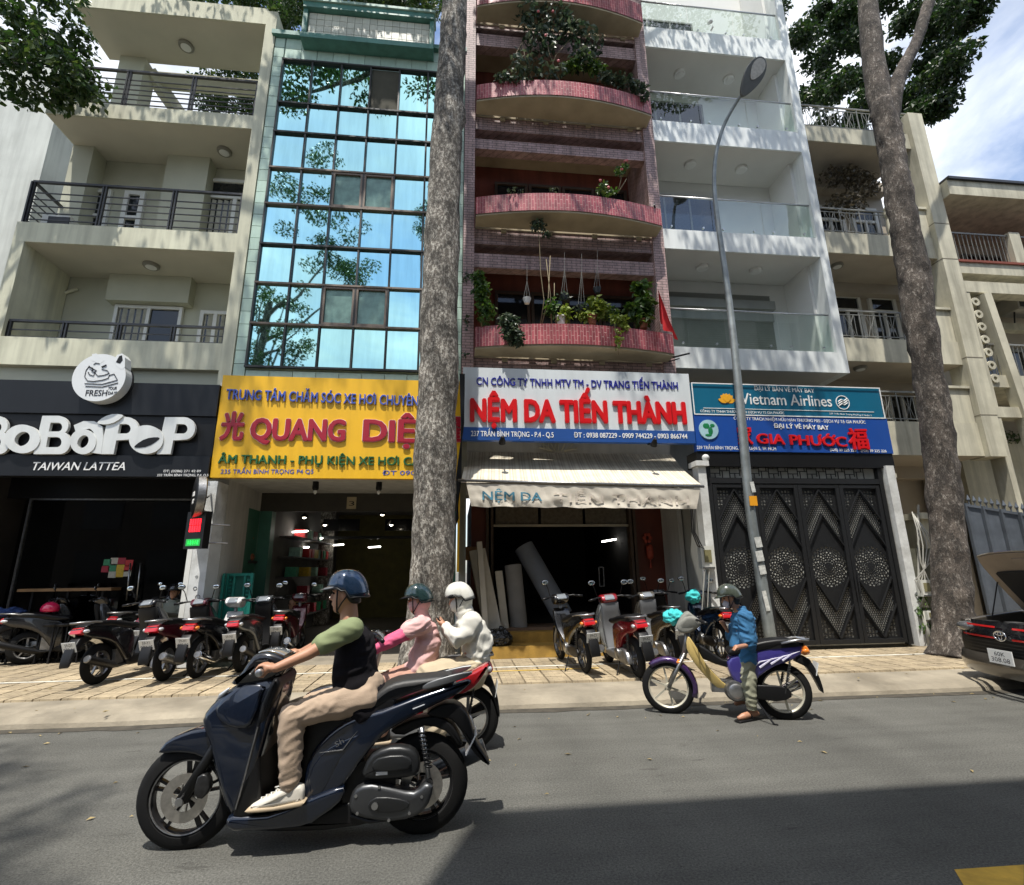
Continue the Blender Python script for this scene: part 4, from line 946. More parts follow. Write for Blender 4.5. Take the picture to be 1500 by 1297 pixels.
for s_ in (-1,1):
    for i in range(5):
        z=zt-.12-i*.065; a_,b__=(xB_+.06,xm-.13) if s_<0 else (xm+.13,xC-.06); BX('louvre_slat',GT2,fg,a_,b__,fy-.09,fy-.06,z-.015,z+.012)
q=MB(); n_=14
for i in range(n_): x=xB_+.06+(xC-xB_-.12)*i/(n_-1); q.box(x-.012,x+.012,fy-.085,fy-.06,G0+.09,zt-.49)
o_=q.build('gate_bars',GT2,fg)
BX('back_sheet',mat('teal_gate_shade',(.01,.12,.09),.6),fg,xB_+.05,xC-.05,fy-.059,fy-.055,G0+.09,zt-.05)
# B3 mattress shop
x0,x1=XB[2],XB[3]
BX('lintel_wall',OFFW,b3,x0+.01,x1-.01,YF+.6,YF+1.2,3.15,5.19)
nc=MB(); c=at(818,657,YF+.55)
for i in range(7): nc.tube([(c.x+.32*math.cos(R_(180*i/6))*(.4+.1*(i%2)),YF+.58,c.z-.05),(c.x+.42*math.cos(R_(180*i/6)),YF+.56,c.z+.02+.22*math.sin(R_(180*i/6))),(c.x+.3*math.cos(R_(180*(i+.5)/6)),YF+.58,c.z)],.02,6)
nc.build('plaster_ornament',BEIGE,b3)
YD=11.15
RB=mat('redbrown_tile',(.13,.03,.016),.45,var=.2,vs=2)
xd0,xd1=X(722,800,YD),X(922,800,YD)
BX('side_wall',RB,b3,x0+.26,xd0-.15,YD,YD+.3,.55,3.2); BX('side_wall',RB,b3,xd1+.15,X(975,800,YD),YD,YD+.3,.55,3.2)
BX('left_post',mat('grey_green_post',(.25,.27,.25),.8,streak=.3),b3,x0+.0,x0+.12,YS+.3,YF+1.2,G0,5.19); BX('yellow_post_strip',YEL,b3,x0-.04,x0-.002,YS+.2,YS+.4,1.6,5.3)
BX('right_white_wall',OFFW,b3,X(975,800,YD)-.05,x1-.02,YS+.9,YD+.3,G0,3.4); 
DWD=mat('door_frame_brown',(.09,.06,.04),.6,var=.2)
for xx in (xd0-.15,xd0-.05,xd1,xd1+.09): BX('door_frame',DWD,b3,xx,xx+.055,YD-.1,YD+.1,.55,3.2)
BX('door_lintel',mat('lintel_cream',(.4,.36,.28),.7),b3,xd0+.01,xd1-.01,YD-.05,YD+.02,Z(800,772,YD),Z(800,772,YD)+.05)
for i in range(3): xx=xd0+(xd1-xd0)*(.02+.33*i); BX('transom_pane',mat('striped_pane',(.12,.10,.07),.4,var=.4,vs=14),b3,xx,xx+.31*(xd1-xd0),YD,YD+.02,Z(800,772,YD)+.06,3.15)
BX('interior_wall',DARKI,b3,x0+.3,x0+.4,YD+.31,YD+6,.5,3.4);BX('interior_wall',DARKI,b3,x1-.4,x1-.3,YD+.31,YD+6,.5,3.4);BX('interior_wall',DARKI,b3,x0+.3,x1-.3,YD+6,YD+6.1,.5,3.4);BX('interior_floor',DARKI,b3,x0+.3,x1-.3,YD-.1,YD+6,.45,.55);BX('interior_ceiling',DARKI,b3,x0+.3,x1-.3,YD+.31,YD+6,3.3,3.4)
p=at(895,792,YD+2.5); MB().tube([(p.x-.25,p.y,p.z-.03),(p.x+.25,p.y,p.z+.05)],.02).build('tube_lamp',TUBEL,b3)
for px in (794,881):
    p=at(px,845,YD+.05); q=MB()
    q.bar((p.x-.05,YD+.05,p.z-.2),(p.x-.05,YD+.05,p.z+.2),.02); q.bar((p.x+.05,YD+.05,p.z-.2),(p.x+.05,YD+.05,p.z+.2),.02); q.bar((p.x-.05,YD+.05,p.z-.2),(p.x+.05,YD+.05,p.z-.2),.02); q.bar((p.x-.05,YD+.05,p.z+.2),(p.x+.05,YD+.05,p.z+.2),.02); q.build('door_pull',ALU,b3)
p=at(692,811,YD-.02); BX('wall_notice',mat('brown_notice',(.3,.16,.07),.6,var=.3,vs=20),b3,p.x-.16,p.x+.16,YD-.03,YD-.001,p.z-.14,p.z+.14)
# steps
SY=mat('yellow_step',(.44,.26,.05),.75,var=.3,vs=4,bump=.3,bs=40,grime=.75); SB=mat('brown_step_top',(.22,.14,.09),.7,var=.3)
stp=thing('entrance_steps','worn yellow painted steps up to the mattress shop','steps',(2.3,10,G0))
sa,sb=x0+.05,X(985,930,9.9)
BX('step',SY,stp,sa,sb,9.55,10.15,.12,.32); BX('step',SY,stp,sa,sb,10.0,YD+.1,.321,.50); BX('landing',SB,stp,sa,sb,10.25,YD+.4,.501,.549)
# awning
AW=None
def awmat():
    t=NT('striped_awning'); uv=t.tc.outputs['UV']; sp=t.n('SeparateXYZ'); t.l(uv,sp.inputs[0])
    w_=t.n('Math',operation='FRACT'); mu=t.n('Math',operation='MULTIPLY'); mu.inputs[1].default_value=22; t.l(sp.outputs[0],mu.inputs[0]); t.l(mu.outputs[0],w_.inputs[0])
    c=t.ramp(w_.outputs[0],(0,(.62,.58,.47)),(.30,(.62,.58,.47)),(.33,(.49,.43,.33)),(.47,(.49,.43,.33)),(.5,(.60,.56,.45)),(.62,(.60,.56,.45)),(.65,(.43,.37,.28)),(.72,(.43,.37,.28)),(.75,(.6,.56,.46)),(.9,(.50,.45,.35)))
    c=t.mix(1,c,t.ramp(t.noise(t.tc.outputs['Object'],2.5,6,.65),(.3,.75),(.65,1.08)),'MULTIPLY'); t.base(c); t.b.inputs['Roughness'].default_value=.9
    t.b.inputs['Transmission Weight'].default_value=.0
    return t.m
aw=thing('awning','faded striped cloth awning with a wrinkled lettered valance under the white sign','awning',(2.4,9.2,3.3))
T0=at(683,664,10.45);T1=at(982,664,10.45);B0=at(675,704,8.75);B1=at(1027,713,8.75)
zt_=(T0.z+T1.z)/2
g=MB(); uv=[]; nx,ny=60,14
for j in range(ny+1):
    for i in range(nx+1):
        u=i/nx;v=j/ny; a=T0.lerp(T1,u); a.z=zt_; b=B0.lerp(B1,u); b.z=(B0.z+B1.z)/2+(-.0); p=a.lerp(b,v); p.z-=.05*math.sin(math.pi*v)+.012*noise.noise(Vector((u*9,v*3,0))); g.v.append(p); uv.append((u,v))
for j in range(ny):
    for i in range(nx): k=j*(nx+1)+i; g.f.append((k,k+1,k+nx+2,k+nx+1))
g.uv=uv; AWM=awmat(); g.build('awning_cloth',AWM,aw,smooth=True)
MB().tube([B0+Vector((-.05,-.01,0)),B1+Vector((.05,-.01,0))],.025).build('front_bar',ALU,aw,smooth=True)
VAL=mat('valance_cloth',(.60,.55,.46),.9,var=.12,vs=3,grime=.35)
c0=at(690,712,8.74);c1=at(1022,720,8.74); g=MB(); nx,ny=120,8
def wr(x,z): return .018*noise.noise(Vector((x*2.5,z*7,1)))+.02*noise.noise(Vector((x*7+z*5,z*3,2)))+.012*math.sin(x*23+z*6)*noise.noise(Vector((x,2,2)))
va=at(683,708,8.74);vb=at(1026,716,8.74);vc=at(690,742,8.74);vd=at(1020,746,8.74)
for j in range(ny+1):
    for i in range(nx+1):
        u=i/nx;v=j/ny; p=va.lerp(vb,u).lerp(vc.lerp(vd,u),v); p.y+=wr(p.x,p.z)*(0.3+v)*1.6; p.z-=(v*.02*noise.noise(Vector((p.x*3,0,4)))); g.v.append(p)
for j in range(ny):
    for i in range(nx): k=j*(nx+1)+i; g.f.append((k,k+1,k+nx+2,k+nx+1))
g.build('valance',VAL,aw,smooth=True)
def wtext(s,a,b,y,cap,m,off,y1):
    o=text(s,a,b,y,cap,8.70,m,aw,off=off,ext=0,pyb1=y1); off_=wmat(aw).translation
    bm=bmesh.new(); bm.from_mesh(o.data); bmesh.ops.triangulate(bm,faces=bm.faces); bmesh.ops.subdivide_edges(bm,edges=[e for e in bm.edges if e.calc_length()>.05],cuts=2); bm.to_mesh(o.data); bm.free()
    for v in o.data.vertices:
        p=v.co+off_; v.co.y=8.732-off_.y+wr(p.x,p.z)*(.3+.5)*1.6-.012
wtext('NỆM DA',707,794,732,13,mat('faded_teal_print',(.06,.20,.28),.9,var=.2,vs=10),.02,734)
wtext('TIẾN THÀNH',812,1010,735,14,mat('faded_pink_print',(.58,.515,.435),.9,var=.2,vs=10),.01,740)
for u in (.12,.88): MB().bar(T0.lerp(T1,u)+Vector((0,.05,-.3)),B0.lerp(B1,u)+Vector((0,.02,-.02)),.03).build('folding_arm',ALU,aw)
# mattress slabs and rolls
FO=mat('foam_cream',(.56,.53,.46),.9,var=.08); FG=mat('foam_grey',(.24,.235,.225),.9,var=.1); FB=mat('foam_bluegrey',(.17,.19,.22),.9,var=.1)
def slab(lab,a,b,w_,t,m,name='foam_slab'):
    a=Vector(a);b=Vector(b); d=(b-a).normalized(); p=Vector((1,0,0)); p=(p-d*p.dot(d)).normalized(); q=d.cross(p)
    o=thing(name,lab,'mattress',a); mb=MB(); L_=(b-a).length; k=[]
    pr=[(-w_/2,-t/2),(w_/2,-t/2),(w_/2,t/2),(-w_/2,t/2)]
    mb.loft([[a+d*h+p*x+q*y for x,y in pr] for h in (0,L_)]); mb.build('slab_body' if 'slab' in name else 'roll_body',m,o); return o
slab('tall cream foam slab leaning at left edge of the mattress shop doorway',(.75,10.1,.33),(.42,10.5,2.0),.32,.22,FO)
slab('narrow bright cream foam board standing in front of the tall cream slab',(.58,9.95,.32),(.45,10.2,2.15),.10,.2,FO)
def roll(lab,a,b,r,m):
    a=Vector(a);b=Vector(b);o=thing('foam_roll',lab,'mattress',a)
    MB().lathe([(r,0),(r,(b-a).length),(r*.82,(b-a).length),(r*.8,(b-a).length-.04)],a,b-a,26).build('roll_body',m,o,auto=40)
    sp=[]; L_=(b-a).length;u,v=frame(b-a)
    for i in range(60): t=i/59*4*2*math.pi; rr=r*.8*i/59; sp.append(a+(b-a)*((L_-.03)/L_)+u*math.cos(t)*rr+v*math.sin(t)*rr)
    MB().tube(sp,.008,4).build('spiral_edge',FO,o)
roll('upright grey foam roll standing on the shop step',(1.25,10.5,.50),(1.15,10.6,1.72),.17,FG)
roll('large blue grey foam roll leaning diagonally in the shop doorway',(2.15,10.6,.72),(1.42,10.95,2.1),.21,FB)
slab('thin folded cream foam piece beside the upright grey roll',(.98,10.3,.33),(.85,10.5,1.6),.14,.12,FO)
# trash bag
tb=thing('trash_bag','shiny black plastic trash bag tied on the yellow step','bag',(.78,9.7,.32))
g=MB(); g.ell((.78,9.75,.43),(.26,.2,.17),24,16); g.ell((.85,9.75,.58),(.07,.07,.08),12,8); g.ell((.68,9.72,.5),(.12,.1,.1),16,10)
o=remeshed(g,'bag_film',mat('black_bag',(.01,.01,.011),.16,var=.1,bump=.5,bs=16,coat=.3),tb,.014,2,wr=.03,ws=12)
# red altar/ lantern things on right wall
hb=thing('fire_extinguisher_box','small red lantern and meter box on the red-brown shop wall','lantern',(X(945,800,YD-.1),YD-.1,1.8)) if 0 else None
p=at(951,795,YD-.08); hl=thing('hanging_lantern','red hanging paper charm and lantern on the shop wall','lantern',(p.x,YD-.08,p.z-.3))
RC=mat('red_charm',(.4,.06,.03),.6,var=.3,vs=20)
g=MB()
for i in range(6): a=i*R_(60); g.ell((p.x-.03+.07*math.cos(a),YD-.08,p.z+.08*math.sin(a)+.1),(.04,.015,.04),8,6)
g.build('charm_knot',RC,hl); MB().lathe([(.03,.16),(.07,.12),(.075,0),(.07,-.12),(.03,-.16)],(p.x,YD-.08,p.z-.2),n=14).build('lantern_body',RC,hl,smooth=True); MB().tube([(p.x,YD-.08,p.z-.36),(p.x,YD-.08,p.z-.55)],[.01,.03]).build('tassel',RC,hl)
# shop clutter: covered bike in doorway
# ================================================================ black laser-cut gate
YG=9.47
gx0_,gx1_=4.86,8.62
GP=mat('black_gate_paint',(.008,.0085,.0095),.5,.0,var=.15,grime=.15)
gt=thing('laser_cut_gate','black laser-cut folding metal gate with chevrons and flower medallions below the blue sign','gate',((gx0_+gx1_)/2,YG,G0))
gz1=Z(1180,680,YG); gzt=Z(1180,702,YG); gz0=G0+.03
g=MB(); g.box(gx0_,gx0_+.09,YG-.04,YG+.08,gz0,gz1+.12); g.box(gx1_-.09,gx1_,YG-.04,YG+.08,gz0,gz1+.12); g.box(gx0_+.091,gx1_-.091,YG-.04,YG+.08,gz1,gz1+.12); g.box(gx0_+.091,gx1_-.091,YG-.04,YG+.08,gzt-.1,gzt); g.build('gate_frame',GP,gt)
# fretwork band: key pattern bars
ft=MB(); z0,z1=gzt,gz1; a=gx0_+.1; un=(z1-z0)/6; k=0
while a<gx1_-.1-un*6:
    z=lambda i:z0+un*i
    B=lambda i0,i1,j0,j1:ft.box(a+un*i0,a+un*i1,YG,YG+.012,z(j0),z(j1))
    w_=.28
    if k%2==0: B(0,4,2-w_/2,2+w_/2); B(0,4,4-w_/2,4+w_/2); B(4-w_/2,4+w_/2,1,6); B(2-w_/2,2+w_/2,0,2); B(2-w_/2,2+w_/2,4,6)
    else: B(0,4,3-w_/2,3+w_/2); B(1-w_/2,1+w_/2,0,3); B(3-w_/2,3+w_/2,3,6); B(4-w_/2,4+w_/2,0,5); B(1,3,5-w_/2,5+w_/2)
    a+=un*4; k+=1
ft.box(gx0_+.09,gx1_-.09,YG,YG+.012,z0,z0+.015); ft.build('fretwork',GP,gt)
nl=4; lw=(gx1_-gx0_-.2)/nl; zt=gzt-.105; H=zt-gz0-.05
HM={}
def leaf(par):
    W=lw-.03; loops=[[(0,0),(W,0),(W,H),(0,H)]]
    cx=W/2; m=.075
    apex1=H-.09; apex2=H-.62; drop=W*.78
    def inband(x,z,b=0):
        # band between chevrons
        up=apex1-abs(x-cx)*1.62; lo=up-.50
        return lo+.03+b<z<up-.03-b and m+b<x<W-m-b and z<H-.07
    used=[]
    def put(cx_,cz_,r_,lp):
        if not (r_<cx_<W-r_ and r_<cz_<H-r_): return
        for a_,b_,c_ in used:
            if abs(a_-cx_)<r_+c_ and math.hypot(a_-cx_,b_-cz_)<r_+c_: return
        used.append((cx_,cz_,r_)); loops.append(lp)
    mz=H*.47; R0=W*.42
    for ring in range(7):
        rr=R0*(1-.125*ring); n_=24; l=R0*.078*(1-.06*ring); ww=rr*math.pi/n_*.86
        for i in range(n_):
            t=2*math.pi*(i+.5*(ring%2))/n_; c_,s_=math.cos(t),math.sin(t); px_,pz_=cx+rr*c_,mz+rr*s_
            loops.append([(px_+c_*l*u-s_*ww*v,pz_+s_*l*u+c_*ww*v) for u,v in ((.75,0),(.3,.75),(-.5,.6),(-.8,0),(-.5,-.6),(.3,-.75))])
    used.append((cx,mz,R0*1.1))
    r=.0185; s=.047
    for mir in (0,1):
        j=0; z=0
        while z<H:
            x=m+(s/2 if j%2 else 0)
            while x<W-m:
                zz=z if not mir else H-z
                if inband(x,z,.015): put(x,zz,r,[(x+r*math.cos(t),zz+r*math.sin(t)) for t in [i*math.pi/3 for i in range(6)]])
                x+=s
            z+=s*.866; j+=1
    for mir in (0,1):
        s2=.066
        for i in range(12):
            for j in range(9):
                x=m+i*s2; z=H-.10-j*s2
                up=apex1-abs(x+s2/2-cx)*1.62
                if x+s2>W-m: continue
                if z-s2>up+.05 and z<H-.08:
                    zz=z if not mir else H-z+s2; g_=.012
                    put(x+s2/2,zz-s2/2,.027,[(x+g_,zz-g_),(x+s2-g_,zz-g_*(2 if (i+j)%2 else 1)),(x+s2-g_*1.5,zz-s2+g_),(x+g_*.8,zz-s2+g_)])
    o=plate('perforated_sheet',loops,0,.003,GP,None,world=False)
    return o,W,apex1,apex2
lo_,W_,ap1,ap2=leaf(None)
for i in range(nl):
    o=lo_ if i==0 else lo_.copy()
    if i: col.objects.link(o)
    gl=thing('gate_leaf',None,None) if 0 else None
    o.parent=gt; o.location=wmat(gt).inverted()@Vector((gx0_+.1+lw*i+.015,YG+.02,gz0+.03)); 
    X0=gx0_+.1+lw*i+.015; Zb=gz0+.03
    q=MB(); y=YG
    q.box(X0-.01,X0+.07,y-.03,y+.012,Zb,Zb+H); q.box(X0+W_-.07,X0+W_+.01,y-.031,y+.012,Zb,Zb+H); q.box(X0+.071,X0+W_-.071,y-.029,y+.012,Zb,Zb+.08); q.box(X0+.071,X0+W_-.071,y-.029,y+.012,Zb+H-.06,Zb+H)
    q.build('leaf_frame',GP,o) if 0 else None
    fr_=q.build('leaf_frame',GP,gt)
    cx=X0+W_/2
    for mir in (0,1):
        q=MB()
        for off in (0,.50):
            for s_ in (-1,1):
                zt_=ap1-off; zb_=zt_-W_/2*1.62+.03
                A=(cx,y-.01,Zb+(zt_ if not mir else H-zt_)); B_=(cx+s_*(W_/2-.03),y-.01,Zb+(zb_ if not mir else H-zb_)); q.bar(A,B_,.03,.022)
        q.build('chevron_bar',GP,gt)
q=MB().tube([(gx0_+.1+lw*3-.03,YG-.09,1.15),(gx0_+.1+lw*3-.03,YG-.09,1.55)],.015); q.tube([(gx0_+.1+lw*3+.03,YG-.09,1.15),(gx0_+.1+lw*3+.03,YG-.09,1.55)],.015); q.build('gate_handle',GP,gt)
BX('added_backing_sheet',mat('pale_added_backing',(.56,.56,.51),.7,var=.35,vs=1.3),gt,gx0_+.1,gx1_-.1,YG+.055,YG+.065,gz0,gz1)  # added pale sheet, catches sun behind the leaves so the cut holes read bright
YARD=mat('yard_wall',(.42,.42,.38),.8,var=.15,vs=1.2,streak=.2)
BX('ground_floor_wall',YARD,b4,XB[3]+.01,XB[4]-.01,YF+1.6,YF+1.8,.1,5.19); BX('yard_side_wall',YARD,b4,XB[3]+.01,XB[3]+.09,YG+.2,YF+1.59,.1,3.5); 
# white gate posts
def post(lab,x0,x1,z1,m,cap=True):
    t=thing('gate_post',lab,'post',((x0+x1)/2,YG,G0)); BX('post_shaft',m,t,x0,x1,YG-.12,YG+.12,G0,z1)
    if cap: BX('post_cap',m,t,x0-.05,x1+.05,YG-.17,YG+.17,z1,z1+.1)
    return t
PEEL=mat('peeling_white',(.62,.63,.61),.8)
post('white gate post between awning and black gate, with a white finial',4.66,4.82,3.55,PEEL)
MB().ell((4.85,YG-.1,3.72),(.07,.07,.07)).build('finial',PEEL,bpy.data.objects['gate_post'],smooth=True)
post('scuffed white gate post at right end of the black gate',8.66,8.84,3.60,PEEL,False)
# beige stone column right behind
bc=thing('stone_column','beige stone column with moulded capital right of the black gate','column',(9.1,YF+.1,G0))
BX('column_shaft',BEIGE,bc,8.95,9.25,YF,YF+.3,.15,3.35); BX('column_capital',BEIGE,bc,8.88,9.32,YF-.07,YF+.37,3.35,3.45); BX('column_capital',BEIGE,bc,8.83,9.37,YF-.12,YF+.42,3.451,3.55)
bc=thing('stone_column','shorter beige stone gate column partly hidden by the leaning trunk','column',(9.75,YF-.2,G0))
BX('column_shaft',BEIGE,bc,9.55,9.95,YF-.3,YF+.1,.15,2.55); BX('column_capital',BEIGE,bc,9.48,10.02,YF-.37,YF+.17,2.55,2.68)
DARKW=mat('dark_mossy_wall',(.10,.10,.07),.9,var=.4,vs=3,bump=.4,bs=20,grime=.5)
mw=thing('garden_wall','dark mossy low wall between the black gate and the leaning trunk','wall',(9.3,YG+.1,G0)); BX('wall_face',DARKW,mw,8.86,9.54,YG+.05,YG+.3,.1,1.95)
# meter boxes and cables on right post
def metre(lab,px,py,Y,w_,h_,par=None):
    p=at(px,py,Y); o=thing('meter_box',lab,'meter box',(p.x,Y,p.z-h_/2))
    g=MB().box(p.x-w_/2,p.x+w_/2,Y,Y+.12,p.z-h_/2,p.z+h_/2); g.build('box_shell',mat('meter_white',(.6,.6,.54),.5,var=.1,grime=.3),o)
    BX('meter_window',mat('meter_glass',(.22,.2,.1),.15,coat=.5),o,p.x-w_*.28,p.x+w_*.28,Y-.012,Y-.001,p.z-h_*.2,p.z+h_*.33); BX('box_lip',ALU,o,p.x-w_*.45,p.x+w_*.45,Y-.015,Y-.001,p.z-h_*.47,p.z-h_*.4)
    return o
metre('cream meter box with glass window on the white post left of the black gate',1037,817,YG-.28,.25,.42)
metre('tilted cream meter box at the foot of the garden wall',1359,858,YG-.2,.26,.2); metre('small white meter box below the tilted one',1357,862+8,YG-.25,.2,.3) if 0 else metre('square white meter box hanging below the tilted meter box',1357,864+0,YG-.25,.2,.28) if 0 else None
metre('square white junction box beside the trunk foot',1358,862,YG-.25,.22,.3); metre('smallest white junction box low on the wall by the trunk',1364,902,YG-.25,.14,.16)
cb=thing('cable_bundle','hanging grey cables and conduit looping from the upper wall to the meter boxes','cable',(9.1,YG-.2,G0))
CG=mat('grey_cable',(.35,.34,.3),.7,var=.2)
for k in range(5):
    a=at(1336+k*2,750+k*3,YG-.1); b=at(1346+k*6,800,YG-.2); c=at(1352-k*5+8,850,YG-.22); d=at(1348+k*3,890,YG-.2); MB().tube([a,a.lerp(b,.5)+Vector((.03,0,0)),b,b.lerp(c,.5)+Vector((.04*k-.06,0,0)),c,d],.011,6).build('cable',CG,cb,smooth=True)
MB().tube([at(1352,895,YG-.15),at(1364,952,YG-.15)],.045,8).build('conduit',CG,cb,smooth=True); MB().tube([at(1345,740,YG),at(1346,890,YG-.1)],.02).build('conduit',CG,cb)
cb=thing('cable_bundle','dark cables dangling down the white post beside the awning','cable',(4.7,YG-.2,1))
for k in range(3): MB().tube([at(1012+k*3,745,9.2),at(1014+k*2,780,9.2),at(1022+k*3,800,9.2),at(1032,805,9.2)],.012).build('cable',DT,cb,smooth=True)
for k in range(2): MB().tube([at(1032+k*7,835,9.2),at(1028+k*8,900,9.22)],.01).build('cable',CG,cb)
cb=thing('cable_bundle','black cables running down beside the big mottled trunk under the yellow sign edge','cable',(.05,9.3,2))
for k in range(4): MB().tube([at(674+k*2,548,9.3),at(676+k,620,9.25),at(675-k*2,700,9.3),at(668+k,760,9.3),at(665,775,9.3)],.014).build('cable',BLACK,cb,smooth=True)
# ================================================================ street lamp
POLE=mat('galvanised_pole',(.30,.33,.33),.5,.55,var=.25,vs=5,streak=.3,grime=.4)
base=ground(1131,957,.16); sl=thing('street_lamp','tall galvanised street lamp with curved arm and oval LED head','street lamp',base)
YL=base.y
pp_=[(1131,951),(1112,830),(1098,740),(1085,600),(1068,440),(1052,330),(1046,270),(1049,225),(1060,185),(1079,150),(1088,138)]
rr=[.105,.098,.09,.08,.066,.052,.045,.04,.037,.033,.03]
Yp=[YL]*6+[YL-.05,YL-.15,YL-.3,YL-.55,YL-.7]
sp=[]; sr=[]
PT=[at(x,y,Y) for (x,y),Y in zip(pp_,Yp)]
for i in range(len(PT)-1):
    for t in (0,.33,.66):
        p0,p1,p2,p3=PT[max(i-1,0)],PT[i],PT[i+1],PT[min(i+2,len(PT)-1)]
        sp.append(.5*((2*p1)+(-p0+p2)*t+(2*p0-5*p1+4*p2-p3)*t*t+(-p0+3*p1-3*p2+p3)*t**3)); sr.append(rr[i]*(1-t)+rr[i+1]*t)
sp.append(PT[-1]); sr.append(rr[-1])
MB().tube(sp,sr,14,round_=True).build('pole',POLE,sl,smooth=True)
MB().lathe([(.12,-.0),(.115,.05),(.10,.09)],base,n=16).build('pole_collar',POLE,sl)
# lamp head: long oval pointing away from the pole
ha,hb_=at(1086,142,YL-.68),at(1118,85,YL-1.0); d=(hb_-ha).normalized()
# make the head tilted so that the lens faces down and towards the street
u=Vector((1,0,0)); u=(u-d*u.dot(d)).normalized(); v=d.cross(u)
if v.z>0: v=-v
Lh=(hb_-ha).length; ring=[]; n=28
def hout(s=1,o=0): 
    r=[]
    for i in range(n):
        t=2*math.pi*i/n; a=-math.cos(t)*.5+.5; wd=math.sin(t)*(.14+.10*math.sin(a*math.pi*.5)**1.2)
        r.append((a*Lh,wd))
    cx=Lh*.5; return [(cx+(a-cx)*s+o,w__*s) for a,w__ in r]
rings=[]
for s_,h in ((.6,-.085),(.9,-.06),(1,-.02),(1,.02),(.96,.035),(.9,.035)): rings.append([ha+d*a+u*b-v*(-h) for a,b in hout(s_)])
fixn(MB().loft(rings).build('lamp_head',mat('lamp_head_grey',(.13,.13,.12),.4,.4,var=.15),sl,auto=40))
r2=[[ha+d*(Lh*.42+a*.52)+u*b*.66+v*h for a,b in hout(1)] for h in (.036,.05)]
fixn(MB().loft(r2).build('lamp_lens',mat('lamp_lens',(.55,.53,.48),.2,var=.2,vs=20,coat=.6),sl))
r2=[[ha+d*(Lh*.34+a*.60)+u*b*.84+v*h for a,b in hout(1)] for h in (.034,.042)]
p=at(1103,734,YL-.1); BX('orange_plate',mat('orange_plate',(.75,.32,.01),.5),sl,p.x-.075,p.x+.075,YL-.115,YL-.105,p.z-.09,p.z+.09)
for (px,py,w_,h_) in ((1098,715,.05,.13),(1106,795,.08,.12),(1108,815,.09,.12),(1112,835,.08,.1),(1117,880,.05,.22)):
    p=at(px,py,YL); MB().obox((p.x,YL-.108,p.z),(w_/1.3,.004,h_/1.3),Matrix.Rotation(-.12,3,'Y')).build('paper_notice',mat('torn_paper',(.55,.56,.53),.8,var=.3,vs=20,grime=.4),sl)
# ================================================================ trees
def barkmat(name,a,b,dark,sc_,w0=.45):
    t=NT(name); o=t.tc.outputs['Object']
    v=t.map(o,(1,1,.55)); n1=t.noise(v,sc_,7,.72); n2=t.noise(o,1.2,4,.5)
    c=t.mix(t.ramp(n1,(w0,0.),(w0+.09,1.)),b,a)
    c=t.mix(t.ramp(t.noise(v,sc_*2.3,5,.6),(.5,0.),(.62,.75)),c,dark)
    c=t.mix(1,c,t.ramp(n2,(.3,.65),(.7,1.15)),'MULTIPLY'); c=t.mix(1,c,t.ramp(t.noise(v,4.5,6,.7),(.42,.5),(.58,1.35)),'MULTIPLY'); t.base(c); t.b.inputs['Roughness'].default_value=.95
    t.bump(t.mix(.5,n1,t.noise(v,sc_*3,4,.7)),1.,.035); return t.m
BK1=barkmat('lichen_bark',(.43,.40,.345),(.14,.122,.10),(.045,.04,.035),21,.48)
BK2=barkmat('brown_bark',(.27,.242,.21),(.095,.078,.064),(.03,.025,.021),20,.53)
def leafmat(name,c1,c2,c3):
    t=NT(name); g=t.n('NewGeometry'); r=t.ramp(g.outputs['Random Per Island'],(0,c1),(.6,c2),(1,c3))
    t.base(r); t.b.inputs['Roughness'].default_value=.42
    tr=t.n('BsdfTranslucent'); hs=t.n('HueSaturation'); hs.inputs['Value'].default_value=1.5; hs.inputs['Saturation'].default_value=1.1; t.l(r,hs.inputs['Color']); t.l(hs.outputs[0],tr.inputs[0])
    ad=t.n('MixShader'); ad.inputs[0].default_value=.28; t.l(t.b.outputs[0],ad.inputs[1]); t.l(tr.outputs[0],ad.inputs[2]); t.l(ad.outputs[0],t.t.nodes['Material Output'].inputs[0]); return t.m
LEAF=leafmat('street_leaf',(.018,.042,.010),(.035,.075,.016),(.085,.12,.03))
def knot(p,ks):
    r=0
    for (kp,kr,kh) in ks:
        d=(p-kp).length
        if d<kr*2.2: r+=kh*math.exp(-(d/kr)**2)
    return r
def trunkmesh(par,px,Ys,rad,m,name='trunk',seg=8,n=40,rough=.03,knots=(),flare=0,world=None):
    P_=[at(x,y,Y) for (x,y),Y in zip(px,Ys)] if world is None else [Vector(p) for p in world]
    pts=[];rs=[]
    for i in range(len(P_)-1):
        for k in range(seg):
            t=k/seg; p0,p1,p2,p3=P_[max(i-1,0)],P_[i],P_[i+1],P_[min(i+2,len(P_)-1)]
            pts.append(.5*((2*p1)+(-p0+p2)*t+(2*p0-5*p1+4*p2-p3)*t*t+(-p0+3*p1-3*p2+p3)*t**3)); rs.append(rad[i]*(1-t)+rad[i+1]*t)
    pts.append(P_[-1]); rs.append(rad[-1]); rings=[]
    for i,(p,r) in enumerate(zip(pts,rs)):
        d=(pts[min(i+1,len(pts)-1)]-pts[max(i-1,0)]).normalized(); a,b=frame(d,(0,1,.01)); rg=[]
        for j in range(n):
            th=2*math.pi*j/n; dr=a*math.cos(th)+b*math.sin(th)
            q=p+dr*r; f=r*(1+.10*noise.noise(q*1.5))+rough*noise.noise(q*4)+rough*.5*noise.noise(q*11)
            if flare and i<seg*1.3: f+=flare*(1-i/(seg*1.3))**2*(.6+.6*math.sin(th*5+1.3))
            f+=knot(q,knots); rg.append(p+dr*max(f,.005))
        rings.append(rg)
    return MB().loft(rings).build(name,m,par,smooth=True)
